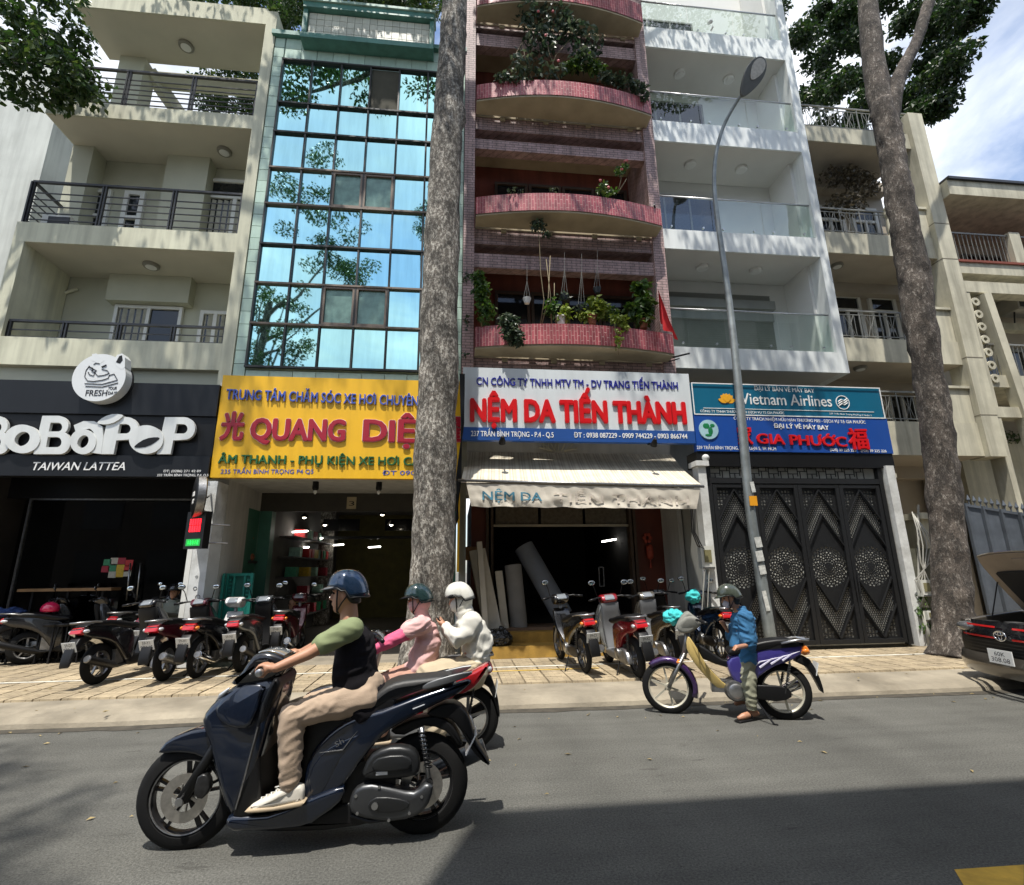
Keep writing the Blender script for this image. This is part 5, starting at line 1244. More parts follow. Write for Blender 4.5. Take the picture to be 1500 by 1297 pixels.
def leaves(par,centers,m,per=140,sz=.075,name='crown',stuff=True,spread=1.0,droop=.3):
    b=MB(); vs=b.v; fs=b.f; rnd=random.random
    for (c,r) in centers:
        k=int(per*(r[0]*r[1]*r[2])**.66*3) if not isinstance(r,float) else int(per)
        rr=(r,r,r) if isinstance(r,float) else r
        for i in range(k):
            while 1:
                p=Vector((rnd()*2-1,rnd()*2-1,rnd()*2-1))
                if p.length<1: break
            p=Vector((p.x*rr[0],p.y*rr[1],p.z*rr[2]))+c
            d=Vector((rnd()*2-1,rnd()*2-1,rnd()*1.2-.8-droop)).normalized(); l=sz*(.7+.7*rnd()); a,bb=frame(d); th=rnd()*6.28; s_=(a*math.cos(th)+bb*math.sin(th))*l*.36
            o=len(vs); n_=d.cross(s_).normalized()*l*.12
            vs+=[p,p+d*l*.55+s_+n_,p+d*l*1.25,p+d*l*.55-s_+n_]; fs+=[(o,o+1,o+2),(o,o+2,o+3)]
    return b.build(name,m,par)
def branch(par,a,b,r0,r1,m,sag=.1,name='branch'):
    a=Vector(a);b=Vector(b); mid=a.lerp(b,.5)+Vector((random.uniform(-.2,.2),random.uniform(-.2,.2),-sag*(b-a).length))
    P_=[a,a.lerp(mid,.55)+Vector((0,0,.1)),mid,mid.lerp(b,.5),b]
    return MB().tube(P_,[r0,r0*.85+r1*.15,(r0+r1)/2,r0*.3+r1*.7,r1],8,round_=True).build(name,m,par,smooth=True)
def cluster(center,rad,n,r=(.5,.5,.35),gap=.0,rng=None):
    out=[]
    for i in range(n):
        while 1:
            p=Vector((random.uniform(-1,1),random.uniform(-1,1),random.uniform(-1,1)))
            if .25<p.length<1: break
        out.append((Vector(center)+Vector((p.x*rad[0],p.y*rad[1],p.z*rad[2])),tuple(k*random.uniform(.6,1.2) for k in r)))
    return out
# tree 1: tall straight mottled trunk in the middle
t1=thing('street_tree','tall straight lichen-mottled tree trunk in front of the yellow sign','tree',ground(635,985,.15))
kn=[(at(673,170,8.4),.16,.10),(at(664,110,8.4),.12,.07),(at(640,330,8.2),.2,.03)]
trunkmesh(t1,[(622,990),(628,930),(632,860),(636,720),(641,560),(645,420),(650,300),(657,160),(664,40),(668,-60)],[8.35,8.38,8.4,8.4,8.4,8.4,8.4,8.4,8.4,8.4],[.42,.37,.35,.34,.335,.33,.315,.29,.27,.25],BK1,seg=10,n=48,rough=.022,knots=kn,flare=.08)
tp=at(668,-60,8.4)
trunkmesh(t1,None,None,[.25,.22,.15,.06],BK1,name='upper_trunk',world=[tp,tp+Vector((.1,-.3,2.5)),tp+Vector((-.2,-.8,5)),tp+Vector((0,-1,8))])
c1=cluster((-5,7.3,18.5),(5.5,2.5,2.6),60,(.75,.65,.5))+cluster((4.5,7.4,19),(6,2.4,2.6),60,(.75,.65,.5))
leaves(t1,c1,LEAF,per=190,sz=.115)
for i in range(9):
    c=c1[(i*9)%len(c1)][0]; branch(t1,tp+Vector((0,-.4,1.5+i*.4)),c,.12,.03,BK1)
# tree 2: leaning knobbly trunk at right
t2=thing('street_tree','knobbly dark brown tree trunk leaning left, dividing into two limbs at right','tree',ground(1400,965,.15))
kn=[(at(1268,172,8.6),.14,.30),(at(1260,190,8.6),.12,.14),(at(1348,268,8.5),.09,.16),(at(1352,318,8.5),.07,.20),(at(1344,300,8.5),.12,.1),(at(1362,400,8.5),.12,.10),(at(1270,128,8.6),.2,.12),(at(1276,225,8.6),.12,.08),(at(1318,250,8.2),.3,.05),(at(1330,400,8.2),.25,.05),(at(1345,520,8.2),.22,.05)]
trunkmesh(t2,[(1404,968),(1400,920),(1394,850),(1387,760),(1376,660),(1362,560),(1347,470),(1338,400),(1325,330),(1312,260),(1303,200),(1292,150)],[8.35,8.4,8.45]+[8.5]*9,[.37,.31,.28,.27,.262,.255,.27,.285,.26,.245,.25,.21],BK2,seg=9,n=52,rough=.04,knots=kn,flare=.08)
trunkmesh(t2,[(1303,205),(1283,110),(1272,20),(1268,-70)],[8.55,8.6,8.6,8.6],[.26,.24,.21,.18],BK2,name='limb',rough=.03)
trunkmesh(t2,[(1300,200),(1315,120),(1343,60),(1362,0),(1385,-70)],[8.5,8.4,8.3,8.2,8.1],[.20,.15,.125,.12,.10],BK2,name='limb',rough=.02)
cr2=[]
random.seed(11)
# dark crown seen behind and above the right hand houses
for (x,y,Yy,rx,rz) in ((1185,60,12.5,1.1,.9),(1210,120,13,1.2,.9),(1185,190,13,.9,.8),(1230,180,12,1.0,.8),(1240,60,12,1.0,.9),(1180,10,13,1.1,.9),(1330,60,11,.9,.8),(1370,90,10.5,.7,.6),(1395,50,10.5,.6,.6),(1345,140,10.5,.6,.5),(1230,0,12,1.4,.9),(1320,0,11,1.1,.8),(1385,10,10.5,.7,.6),(1255,215,12,.7,.6),(1215,240,12.5,.8,.5),(1320,190,10.8,.35,.3),(1260,130,12,1,.9)):
    c=at(x,y,Yy)
    for k in range(7): cr2.append((c+Vector((random.uniform(-rx,rx)*.8,random.uniform(-1.2,1.2),random.uniform(-rz,rz)*.8)),(.45,.5,.32)))
cr2=[(c,(r[0]*.85,r[1],r[2]*.9)) for c,r in cr2 if c.y-r[1]>YF+.3 or c.z>13.2 or c.x>9]
leaves(t2,cr2,leafmat('dark_leaf',(.012,.03,.008),(.022,.048,.012),(.05,.08,.02)),per=640,sz=.12)
# tree 3: leaves hanging in at top left, trunk outside the frame
t3=thing('street_tree','leafy tree whose branches hang in at the upper left corner','tree',(-12.5,8,.15))
trunkmesh(t3,None,None,[.4,.33,.3,.25,.2],BK1,world=[(-12.5,8,.1),(-12.4,8,3),(-12.2,8,7),(-12,8,10),(-11,8,14)])
random.seed(5); c3=[]
for (x,y,s_) in ((10,20,1),(40,30,1),(75,45,.9),(100,75,.8),(60,85,.9),(25,75,1),(90,100,.7),(30,110,.7),(5,110,.8),(-30,60,1),(-60,0,1),(0,-30,1),(50,-20,1),(100,-30,1),(115,30,.5),(110,120,.35),(118,95,.3),(60,115,.35)):
    c=at(x,y,9.0)
    for k in range(5): c3.append((c+Vector((random.uniform(-.35,.35)*s_,random.uniform(-.6,.5),random.uniform(-.3,.3)*s_)),(.24,.3,.17)))
leaves(t3,c3,LEAF,per=250,sz=.11)
for (x,y) in ((60,60),(95,95),(20,90)): branch(t3,(-12,8,10.5),at(x,y,9),.07,.012,BK1)
# tree 4: crown behind the cream building, over its roof line
t4=thing('street_tree','tree crown showing above the roofs of the cream and glass buildings','tree',(-4,16,.15))
trunkmesh(t4,None,None,[.4,.35,.3,.2],BK1,world=[(-4,16,.1),(-4,16,6),(-4,16,12),(-3.5,15.5,19)])
random.seed(9); c4=[]
for (x,y,Yy) in ((430,15,13),(450,-5,13),(475,15,13),(500,0,13),(520,15,13),(545,-5,13),(565,15,13),(590,0,13),(610,10,13),(485,25,13),(410,30,13),(405,60,13),(150,-12,12.5),(180,-12,12.5),(230,-10,12.5),(280,-6,12.5),(330,-2,12.5),(370,4,12.5),(420,20,14),(470,10,14),(520,-5,14),(560,10,14),(600,0,14),(400,50,15),(370,0,15),(330,-8,14.5),(290,-12,14.5),(250,-8,14.5),(200,-8,15),(440,50,15),(590,25,14),(540,-20,14),(350,130,16),(330,150,16),(370,160,16),(310,135,16),(385,125,16),(360,110,16),(620,-25,14)):
    c=at(x,y,Yy)
    for k in range(5): c4.append((c+Vector((random.uniform(-.6,.6),random.uniform(-.8,.8),random.uniform(-.35,.35))),(.38,.4,.26)))
leaves(t4,c4,LEAF,per=430,sz=.11)
# tree 5, 6: across the street, reflected in the mirror glass
for (lab,xx,yy,cl) in (('street tree across the road, reflected in the left mirror panes',-10.5,-5,[((-9.5,-4.5,13.5),(2.4,2.0,3.0),30),((-6.0,-4,17),(1.8,1.5,1.6),16),((-7,-3,20),(2.6,1.5,2.6),22)]),('street tree across the road behind the camera',-1.5,-9,[((-1.5,-9,24),(2.5,2,2.5),26)])):
    t5=thing('street_tree',lab,'tree',(xx,yy,0)); trunkmesh(t5,None,None,[.4,.33,.28,.15],BK1,world=[(xx,yy,0),(xx,yy,5),(xx+.3,yy,10),(xx+1,yy,15)])
    cc=[]
    for c,r,n_ in cl: cc+=cluster(c,r,n_,(.6,.6,.4))
    leaves(t5,cc,LEAF,per=200,sz=.115)
    for i in range(8): branch(t5,(xx+.4,yy,8+i*.8),cc[(i*5)%len(cc)][0],.1,.02,BK1)
# ================================================================ grey spiked gate at right
gg=thing('spiked_gate','grey sheet metal gate with spear points behind the car','gate',(12.2,9.6,G0))
GM=mat('grey_gate_sheet',(.13,.15,.18),.45,.3,var=.2,streak=.2,grime=.3)
A=at(1412,740,9.7);B=at(1520,758,8.9)
g0=Vector((A.x,9.7,0)); g1=Vector((B.x,8.9,0)); n=4
for i in range(n):
    a=g0.lerp(g1,i/n); b=g0.lerp(g1,(i+1)/n); za=A.z+(B.z-A.z)*i/n; zb_=A.z+(B.z-A.z)*(i+1)/n
    q=MB(); q.loft([[Vector((p.x,p.y+dy,z)) for dy,z in ((-.015,G0+.05),(.015,G0+.05),(.015,zz),(-.015,zz))] for p,zz in ((a,za),(b,zb_))]); fixn(q.build('gate_sheet',GM,gg))
    MB().bar((a.x,a.y-.03,G0),(a.x,a.y-.03,za+.03),.06).build('gate_stile',GM,gg)
    MB().bar((a.x,a.y-.02,za),(b.x,b.y-.02,zb_),.05).build('gate_rail',GM,gg)
for i in range(13):
    t=i/12; p=g0.lerp(g1,t); z=A.z+(B.z-A.z)*t; q=MB(); q.tube([(p.x,p.y,z),(p.x,p.y,z+.1)],.014,6); q.tube([(p.x,p.y,z+.09),(p.x,p.y,z+.13),(p.x,p.y,z+.24)],[.012,.035,.002],6); q.build('spear_point',GM,gg)
gw=thing('garden_wall','beige side wall rising behind the grey spiked gate','wall',(13,11,G0)); BX('wall_face',BEIGE,gw,12.25,19,11.0,11.2,.1,4.6); BX('wall_face',BEIGEI,gw,11.5,12.24,11.3,11.4,.1,3.9)
random.seed(21)
sh_=thing('creeper_plant','green creeper on top of the beige side wall','plant',(13,10.9,4.4)); leaves(sh_,[(Vector((12.6+i*.35,10.95,4.7)),(.3,.2,.18)) for i in range(8)],LEAF,per=500,sz=.06,name='foliage')
# ================================================================ plants and flag on the pink building
random.seed(33)
PL=leafmat('potted_leaf',(.03,.07,.015),(.06,.12,.02),(.14,.20,.04)); PY_=leafmat('yellow_leaf',(.10,.15,.02),(.2,.26,.04),(.32,.36,.08)); PD=leafmat('dusky_leaf',(.02,.04,.02),(.05,.075,.04),(.10,.12,.07))
TERR=mat('terracotta_pot',(.25,.09,.05),.8,var=.2); FLW=mat('pink_flower',(.6,.16,.17),.6,var=.2); STEM=mat('twig',(.20,.16,.09),.8,var=.2)
def plant(label,spots,Y,m=PL,per=400,sz=.07,stems=(),pot=None,flowers=0,name='potted_plant',dy=.12):
    c0=at(spots[0][0],spots[0][1],Y); z0=min(at(x,y,Y).z-rz for x,y,rx,rz in spots)
    t=thing(name,label,'plant',(c0.x,Y,z0)); cs=[(at(x,y,Y),(rx,dy,rz)) for x,y,rx,rz in spots]
    leaves(t,cs,m,per=per*3.6,sz=sz*1.2,name='foliage')
    for st in stems: MB().tube([at(x,y,Y) for x,y in st],[.013]+[.008]*(len(st)-1),6).build('stem',STEM,t,smooth=True)
    if pot:
        p=at(pot[0],pot[1],Y); MB().lathe([(.07,-.0),(.10,.17),(.115,.17),(.115,.2),(.09,.2)],(p.x,Y,p.z),n=16).build('pot',pot[2] if len(pot)>2 else TERR,t,auto=40)
    for i in range(flowers):
        c,r=random.choice(cs); q=c+Vector((random.uniform(-1,1)*r[0],-dy,random.uniform(-1,1)*r[2])); MB().ell(q,(.035,.03,.03),8,6).build('flower',FLW,t)
YP=9.55; HG=[]
# lowest balcony (railing top about y 474)
plant('dark leafy shrub climbing at the left end of the lowest pink balcony',[(705,425,.18,.3),(712,455,.2,.3),(700,405,.13,.15)],YP,PL,520,.075,[[(706,478),(704,440),(706,400)]])
plant('feathery plant spilling over the left front of the lowest pink balcony',[(750,485,.22,.22),(745,470,.2,.2),(755,497,.18,.12)],9.22,PD,900,.06)
plant('yellow-green bushy plant in the middle of the lowest pink balcony',[(862,462,.25,.12),(880,452,.22,.2),(870,442,.15,.15)],YP,PY_,650,.07,pot=(868,476))
plant('small variegated plant in a white pot on the lowest pink balcony',[(825,465,.14,.1),(828,455,.1,.12)],YP,PY_,500,.08,pot=(822,477,FRAMEW))
plant('bare-stemmed tall plant tied to canes on the lowest pink balcony',[(788,330,.2,.14),(800,342,.08,.06)],YP,PD,450,.06,[[(792,474),(797,440),(792,400),(790,350),(786,330)],[(808,474),(806,430),(800,380)],[(815,474),(812,440),(812,415)],[(794,474),(803,440),(806,375)]])
plant('glossy-leaved shrub at right end of the lowest pink balcony',[(938,420,.16,.16),(945,445,.2,.2),(940,465,.22,.16),(925,450,.14,.14)],YP,PL,520,.10,[[(943,478),(942,440),(938,410)]],pot=(943,482))
plant('light green low plant trailing over the lowest pink balcony near its right end',[(905,468,.18,.12),(915,478,.1,.1),(906,495,.04,.2)],9.3,PY_,500,.06,[[(900,475),(905,500),(906,520)]])
plant('small green shrub between pots on the lowest pink balcony',[(895,460,.16,.14),(808,450,.12,.2)],YP,PL,500,.07)
for i,(x,y0,y1) in enumerate(((772,412,445),(827,395,440),(852,397,455),(875,392,430))):
    t=thing('hanging_pot','%s hanging pot from the left above the lowest pink balcony'%('first second third fourth'.split()[i]),'plant pot',at(x,y1,YP),0,'hanging pots above the lowest pink balcony')
    a=at(x,y0,YP);b=at(x,y1,YP); q=MB()
    for k in (-1,0,1): q.tube([a,(b.x+.07*k,YP+.03*(k==0),b.z+.12)],.004,4)
    q.tube([at(x,y0-25,YP),a],.004,4); q.build('chain',IRONG,t); MB().lathe([(.05,0),(.085,.1),(.09,.12)],b,n=14).build('pot',mat('dark_pot',(.03,.035,.04),.5) if i else FRAMEW,t,auto=40)
    if i in (1,2): leaves(t,[(b+Vector((0,0,.1)),(.16,.12,.1))],PD,per=600,sz=.08,name='foliage')
# middle balcony
plant('small pink-flowered shrub at right end of the middle pink balcony',[(908,250,.12,.12),(915,243,.08,.06)],YP,PL,420,.06,[[(905,283),(910,262),(908,245)],[(905,283),(918,262)]],flowers=3)
plant('low trailing plant right of centre on the middle pink balcony',[(890,280,.22,.06),(882,272,.08,.1)],9.35,PL,450,.06,flowers=2)
plant('thin dry twigs on the left rim of the middle pink balcony',[(755,280,.2,.04),(810,278,.1,.04)],9.4,PD,250,.05)
# top balcony
plant('tall wild shrub with pink flowers covering the upper pink balcony',[(790,60,.45,.5),(815,30,.5,.45),(765,95,.3,.3),(850,85,.35,.25),(800,105,.5,.12),(840,45,.4,.4),(775,20,.3,.4),(870,60,.25,.3)],9.5,PD,95,.10,[[(740,118),(755,80),(775,45)],[(765,118),(780,70),(800,30),(805,-10)],[(800,118),(815,80),(838,55)],[(780,118),(770,90),(765,60)],[(820,118),(805,80),(798,50)],[(850,100),(862,60),(870,40)]],flowers=4,dy=.3)
plant('dense lit green bush on the right half of the upper pink balcony',[(855,88,.3,.2),(872,98,.25,.18),(840,95,.25,.15)],YP,PL,500,.075)
plant('trailing grey-green plant hanging at right end of the upper pink balcony',[(915,118,.3,.14),(935,128,.2,.16),(945,140,.08,.14),(890,112,.25,.12)],9.45,PD,480,.07)
plant('dark ragged weeds on the left rim of the upper pink balcony',[(760,118,.3,.08),(735,112,.15,.1)],9.4,PD,380,.07)
plant('stray leaves hanging beside the left brick pier',[(681,405,.06,.15),(683,470,.05,.2),(680,520,.06,.08)],9.9,PD,300,.06,name='creeper_plant',dy=.05)
# creeper under upper slab of beige building
plant('dry brown creeper under the upper right soffit behind the leaning trunk',[(1235,258,.7,.25),(1265,270,.5,.35),(1240,300,.6,.35)],10.7,leafmat('dry_creeper',(.06,.05,.03),(.10,.08,.05),(.16,.13,.08)),230,.07,[[(1205,280),(1225,250),(1255,245),(1275,262)],[(1210,300),(1235,262),(1268,255),(1290,280)],[(1215,240),(1245,270),(1260,300)]],name='creeper_plant',dy=.3)
plant('green fern clump in the left corner of the top cream balcony',[(116,130,.25,.2),(125,140,.2,.12)],10.4,PL,420,.11)
plant('small grass tuft on the pavement edge by the right trunk',[(1352,905,.12,.3),(1350,880,.12,.25)],9.35,PL,260,.07,name='creeper_plant',dy=.06)
# flag
fg_=thing('flag','drooping plain red flag on a short pole at the right brick pier','flag',at(965,425,9.5))
a=at(964,422,9.6);b=at(985,500,9.0)
MB().tube([at(950,500,9.9),at(962,415,9.55)],.015).build('flag_pole',IRONG,fg_)
g=MB();nx,ny=14,16; T=[(964,424,9.55),(969,436,9.4)]; Bm=[(967,470,9.6),(992,500,9.2)]
for j in range(ny+1):
    for i in range(nx+1):
        u=i/nx;v=j/ny; p=at(964,424,9.55).lerp(at(970,440,9.35),u).lerp(at(966,474,9.6).lerp(at(994,500,9.15),u),v); p.y+=.05*math.sin(u*14+v*3)*v; p.x+=.03*math.sin(u*9+2)*v; g.v.append(p)
for j in range(ny):
    for i in range(nx): k=j*(nx+1)+i; g.f.append((k,k+1,k+nx+2,k+nx+1))
g.build('flag_cloth',mat('red_flag',(.62,.02,.025),.75,var=.08),fg_,smooth=True)
for (x,y,x2,y2) in ((967,328,958,300),(980,525,1010,518)):
    br=thing('flag_bracket','dark iron flag bracket %s on the right brick pier'%('high up' if y<400 else 'low down'),'bracket',at(x,y,9.9)); q=MB(); q.tube([at(x,y,9.95),at(x2,y2,9.5)],.02); q.tube([at(x,y+5,9.95),at((x+x2)/2,(y+y2)/2+4,9.6)],.012); q.build('bracket_arm',IRON,br)
# ================================================================ two-wheelers
def ltext(s,M,w_,h_,m,par,name='plate_number'):
    cu=bpy.data.curves.new('t','FONT'); cu.body=s; cu.size=1; cu.resolution_u=2; o=bpy.data.objects.new('t',cu); col.objects.link(o)
    dg=bpy.context.evaluated_depsgraph_get(); me=bpy.data.meshes.new_from_object(o.evaluated_get(dg)); bpy.data.objects.remove(o); bpy.data.curves.remove(cu)
    xs=[v.co.x for v in me.vertices]; a,b=min(xs),max(xs)
    for v in me.vertices: v.co=M@Vector(((v.co.x-a)/(b-a)*w_-w_/2, v.co.y/.727*h_, 0))
    me.materials.clear(); me.materials.append(m); q=bpy.data.objects.new(name,me); col.objects.link(q); q.parent=par; return q
K=dict(world=False)
def wheel(par,x,R,w_,spokes=6,rim=None,disc=False,y0=0,sw=.02,double=False):
    rim=rim or ALU; b=MB(); c=(x,y0,R); ax=(0,1,0); ri=R-w_*.95
    b.lathe([(ri,-w_*.36),(ri+.018,-w_*.36),(ri+.018,w_*.36),(ri,w_*.36),(ri-.012,w_*.2),(ri-.012,-w_*.2)],c,ax,36,close=True)
    b.lathe([(.012,-w_*.7),(.035,-w_*.65),(.042,-w_*.3),(.042,w_*.3),(.035,w_*.65),(.012,w_*.7)],c,ax,16)
    for i in range(spokes):
        t=2*math.pi*i/spokes+.35
        for dt in ((-.13,.13) if double else (0,)):
            p=Vector((x+math.cos(t+dt)*ri,y0,R+math.sin(t+dt)*ri)); q=Vector((x+math.cos(t+dt*.3)*.035,y0,R+math.sin(t+dt*.3)*.035)); b.bar(q,p,w_*.3,sw)
    wh=b.build('wheel',rim,par,auto=35,**K)
    n=40; pr=[]
    for k in range(9):
        a=math.pi*(k/8); pr.append((ri+.012+(w_*.93)*math.sin(a)**.8,-w_*.5*math.cos(a)*1.02))
    pr.append((ri,w_*.3)); pr.append((ri,-w_*.3))
    MB().lathe(pr,c,ax,n,close=True).build('tyre',RUBBER,wh,auto=50,**K)
    if disc:
        d=MB().lathe([(R*.26,-.002),(R*.47,-.002),(R*.47,.002),(R*.26,.002)],(x,y0+w_*.62,R),ax,36,close=True)
        for i in range(6): t=i*1.047; d.bar((x+math.cos(t)*.04,y0+w_*.6,R+math.sin(t)*.04),(x+math.cos(t+.3)*R*.28,y0+w_*.62,R+math.sin(t+.3)*R*.28),.006,.016)
        d.build('brake_disc',mat('disc_steel',(.55,.52,.47),.3,.9,var=.2,vs=30),wh,**K)
    return wh
def coil(x0,z0,x1,z1,y,r=.028,turns=9):
    return [Vector((x0+(x1-x0)*t/(turns*10)+r*.9*math.cos(t*.628)*.8,y+r*math.sin(t*.628),z0+(z1-z0)*t/(turns*10))) for t in range(turns*10+1)]
def paint(name,c,coat=1,rough=.25,metal=.3): return mat(name,c,rough,metal,var=.06,vs=3,coat=coat,grime=.12)
def mirror_(par,x,y,z,ry,stalk=True,m=BLACK,base=(.84,.2,1.05)):
    b=MB(); b.tube([base,(base[0]-.02,(base[1]+y)/2,(base[2]+z)/2+.04),(x,y,z)],.007,6); b.ell((x+.012,y,z+.01),(.018,.062,.042),14,8); mm=b.build('mirror',m,par,smooth=True,**K)
    MB().ell((x-.004,y,z+.01),(.006,.054,.036),14,8).build('mirror_glass',mat('mirror_glass',(.75,.8,.82),.04,1,var=0),mm,smooth=True,**K)
def plate_(par,x,z,t1,t2,tilt=.35,flip=False):
    M=Matrix.Translation((x,0,z))@Matrix.Rotation(-tilt,4,'Y'); p=MB().box(-.003,.003,-.095,.095,-.07,.07).xf(M).build('number_plate',PLATEW,par,**K)
    T=M@Matrix(((0,0,-1,-.0045),(-1,0,0,0),(0,1,0,0),(0,0,0,1)))
    INK=mat('plate_ink',(.02,.02,.03),.5); ltext(t1,T@Matrix.Translation((0,.012,0)),.10,.042,INK,p); ltext(t2,T@Matrix.Translation((0,-.055,0)),.155,.052,INK,p)
def bike(label,loc,rz,body,shield=None,kind='scooter',tail=REDL,pt=('59-H1','485.93'),R=None,group=None,mir=(1,1),lean=0,rimm=None,fender=None,seat=None,mufm=None,rack=False,name=None,helmet=None,inner=None,seatm=None,extra=None,headm=None):
    ub=kind=='underbone'; R=R or (.285 if ub else .262); shield=shield or body; inner=inner or BLACK
    M=Matrix.Translation(loc)@Matrix.Rotation(rz,4,'Z')@Matrix.Rotation(lean,4,'X')
    t=thing(name or ('motorbike' if ub else 'motor_scooter'),label,'motorbike' if ub else 'scooter',group=group,M=M)
    F=1.22 if ub else 1.27; tw=.075 if ub else .10
    wheel(t,0,R,tw,6 if ub else 5,rimm,disc=False); wheel(t,F,R,tw*.9,6 if ub else 5,rimm,disc=not ub)
    # fork and fender
    f=MB()
    for s_ in (-1,1): f.tube([(F-.21,s_*.065,.66),(F,s_*.07,R)],[.019,.022],8)
    f.tube([(F-.2,0,.60),(F-.28,0,.95)],.03,8); f.build('front_fork',ALU if ub else BLACK,t,smooth=True,**K)
    g=MB(); rings=[]
    for i in range(13):
        a=R_(200-i*(12.5)); rr_=R+.03+.004*math.sin(i); cx,cz=F+math.cos(a)*-1*rr_*-1,R+math.sin(a)*rr_
        cx=F+rr_*math.cos(a); w_=.062*(.45+.55*math.sin(math.pi*min(1,(i+1.5)/13)))+.012
        rings.append([Vector((cx+math.cos(a)*dz,y,cz+math.sin(a)*dz)) for y,dz in ((-w_,-.05),(-w_*.85,.0),(0,.014),(w_*.85,.0),(w_,-.05),(w_*.8,-.045),(0,.002),(-w_*.8,-.045))])
    fixn(g.loft(rings).build('front_fender',fender or body,t,smooth=True,**K))
    # shield
    if ub:
        MB().pillow([(.94,.84),(.97,.83),(.985,.72),(.925,.58),(.81,.43),(.69,.30),(.58,.25),(.55,.31),(.64,.38),(.78,.54),(.87,.72)],lambda x,z:.04+.10*max(0,min(1,(z-.2)/.35))*(1-.4*max(0,(z-.75)/.3)),.012).build('leg_shield',shield,t,auto=50,**K)
        MB().pillow([(.50,.50),(.86,.62),(.90,.72),(.84,.76),(.6,.60),(.45,.60)],.045,.02).build('centre_spine',inner,t,auto=50,**K)
    else:
        MB().pillow([(.90,.98),(1.0,.97),(1.09,.84),(1.13,.68),(1.08,.50),(1.01,.34),(.95,.24),(.88,.25),(.91,.45),(.96,.62),(.92,.8)],lambda x,z:.10+.11*math.sin(max(0,min(1,(z-.15)/.85))*math.pi)**.8,.035).build('front_shield',shield,t,auto=50,**K)
        MB().pillow([(.82,.95),(.93,.93),(.93,.8),(.95,.62),(.90,.45),(.87,.26),(.80,.26),(.86,.45),(.88,.62),(.84,.8)],lambda x,z:.14,.03).build('inner_shield',inner,t,auto=50,**K)
        MB().pillow([(.40,.30),(.86,.29),(.93,.22),(.85,.18),(.45,.17),(.34,.22)],.15,.03).build('floorboard',inner,t,auto=50,**K)
    # headset
    b=MB().pillow([(.80,.99),(.86,1.07),(.97,1.07),(1.05,.98),(1.02,.90),(.88,.92)],lambda x,z:.11+.04*(z-.9)/.17,.04); b.build('headset_cover',headm or (body if not ub else shield),t,auto=50,**K)
    MB().ell((1.02,0,.98),(.035,.085,.05),14,8).build('headlight',CLRL,t,smooth=True,**K)
    MB().pillow([(.79,1.0),(.81,1.035),(.87,1.075),(.87,1.06),(.82,1.0)],.08,.012).build('gauge',mat('gauge_glass',(.2,.22,.24),.1,coat=1),t,auto=40,**K)
    hb=MB().tube([(.77,-.34,1.02),(.84,-.2,1.04),(.88,0,1.03),(.84,.2,1.04),(.77,.34,1.02)],.013,8).build('handlebar',BLACK,t,smooth=True,**K)
    for s_ in (-1,1):
        MB().tube([(.765,s_*.35,1.018),(.81,s_*.235,1.033)],.019,10).build('grip',BLACK,hb,smooth=True,**K); MB().tube([(.87,s_*.20,1.03),(.85,s_*.34,1.01)],.006,6).build('brake_lever',ALU,hb,**K)
        if mir[0 if s_<0 else 1]: mirror_(t,.80,s_*.27,1.25+.02*s_,0,base=(.85,s_*.19,1.05))
    # rear body
    if ub: bp=[(-.36,.72),(-.30,.79),(.0,.78),(.30,.70),(.52,.64),(.56,.52),(.50,.38),(.34,.33),(.24,.44),(.05,.56),(-.15,.62)]; bw=lambda x,z:.085+.035*max(0,min(1,(x+.35)/.6)); sp=[(-.33,.80),(-.1,.845),(.15,.82),(.38,.76),(.52,.73),(.54,.66),(.3,.69),(0,.765),(-.3,.775)]
    else: bp=[(-.40,.70),(-.34,.79),(-.05,.79),(.25,.73),(.44,.66),(.48,.45),(.46,.27),(.36,.22),(.26,.34),(.12,.50),(-.06,.58),(-.25,.62)]; bw=lambda x,z:.09+.06*max(0,min(1,(x+.4)/.5)); sp=[(-.31,.80),(-.12,.845),(.15,.82),(.36,.775),(.50,.76),(.53,.70),(.34,.69),(0,.765),(-.28,.775)]
    MB().pillow(bp,bw,.035).build('body_panel',body,t,auto=50,**K)
    MB().pillow(sp,lambda x,z:bw(x,z)*1.02+.012,.03).build('seat',seatm or BLACK,t,auto=50,**K)
    MB().pillow([(-.415,.70),(-.375,.77),(-.30,.775),(-.25,.715),(-.33,.67)],.088,.02,3).build('tail_light',tail,t,auto=50,**K)
    for s_ in (-1,1): MB().ell((-.345,s_*.105,.72),(.05,.024,.026),12,8).build('turn_light',CLRL if not ub else ORNL,t,smooth=True,**K)
    gr=MB().tube([(-.02,-.12,.80),(-.25,-.13,.835),(-.42,-.07,.84),(-.42,.07,.84),(-.25,.13,.835),(-.02,.12,.80)],.012,8); gr.build('grab_rail',ALU if not ub else STEEL,t,smooth=True,**K)
    # rear fender, plate
    MB().pillow([(-.27,.66),(-.40,.63),(-.50,.45),(-.53,.31),(-.505,.30),(-.44,.42),(-.34,.55),(-.2,.6)],.07,.015).build('rear_fender',BLACK,t,auto=50,**K)
    plate_(t,-.475,.535,*pt)
    # engine
    e=MB()
    if ub: e.lathe([(.02,-.13),(.10,-.12),(.12,-.07),(.12,.07),(.10,.12),(.02,.13)],(.50,0,.29),(0,1,0),20); e.obox((.62,0,.32),(.13,.07,.06)); e.obox((.42,0,.26),(.14,.09,.07))
    else: e.pillow([(-.10,.20),(-.04,.34),(.12,.38),(.36,.34),(.42,.26),(.36,.19),(.1,.17)],.045,.03,y0=.12); e.obox((.3,0,.32),(.12,.1,.1))
    en=e.build('engine',ALU,t,auto=40,**K)
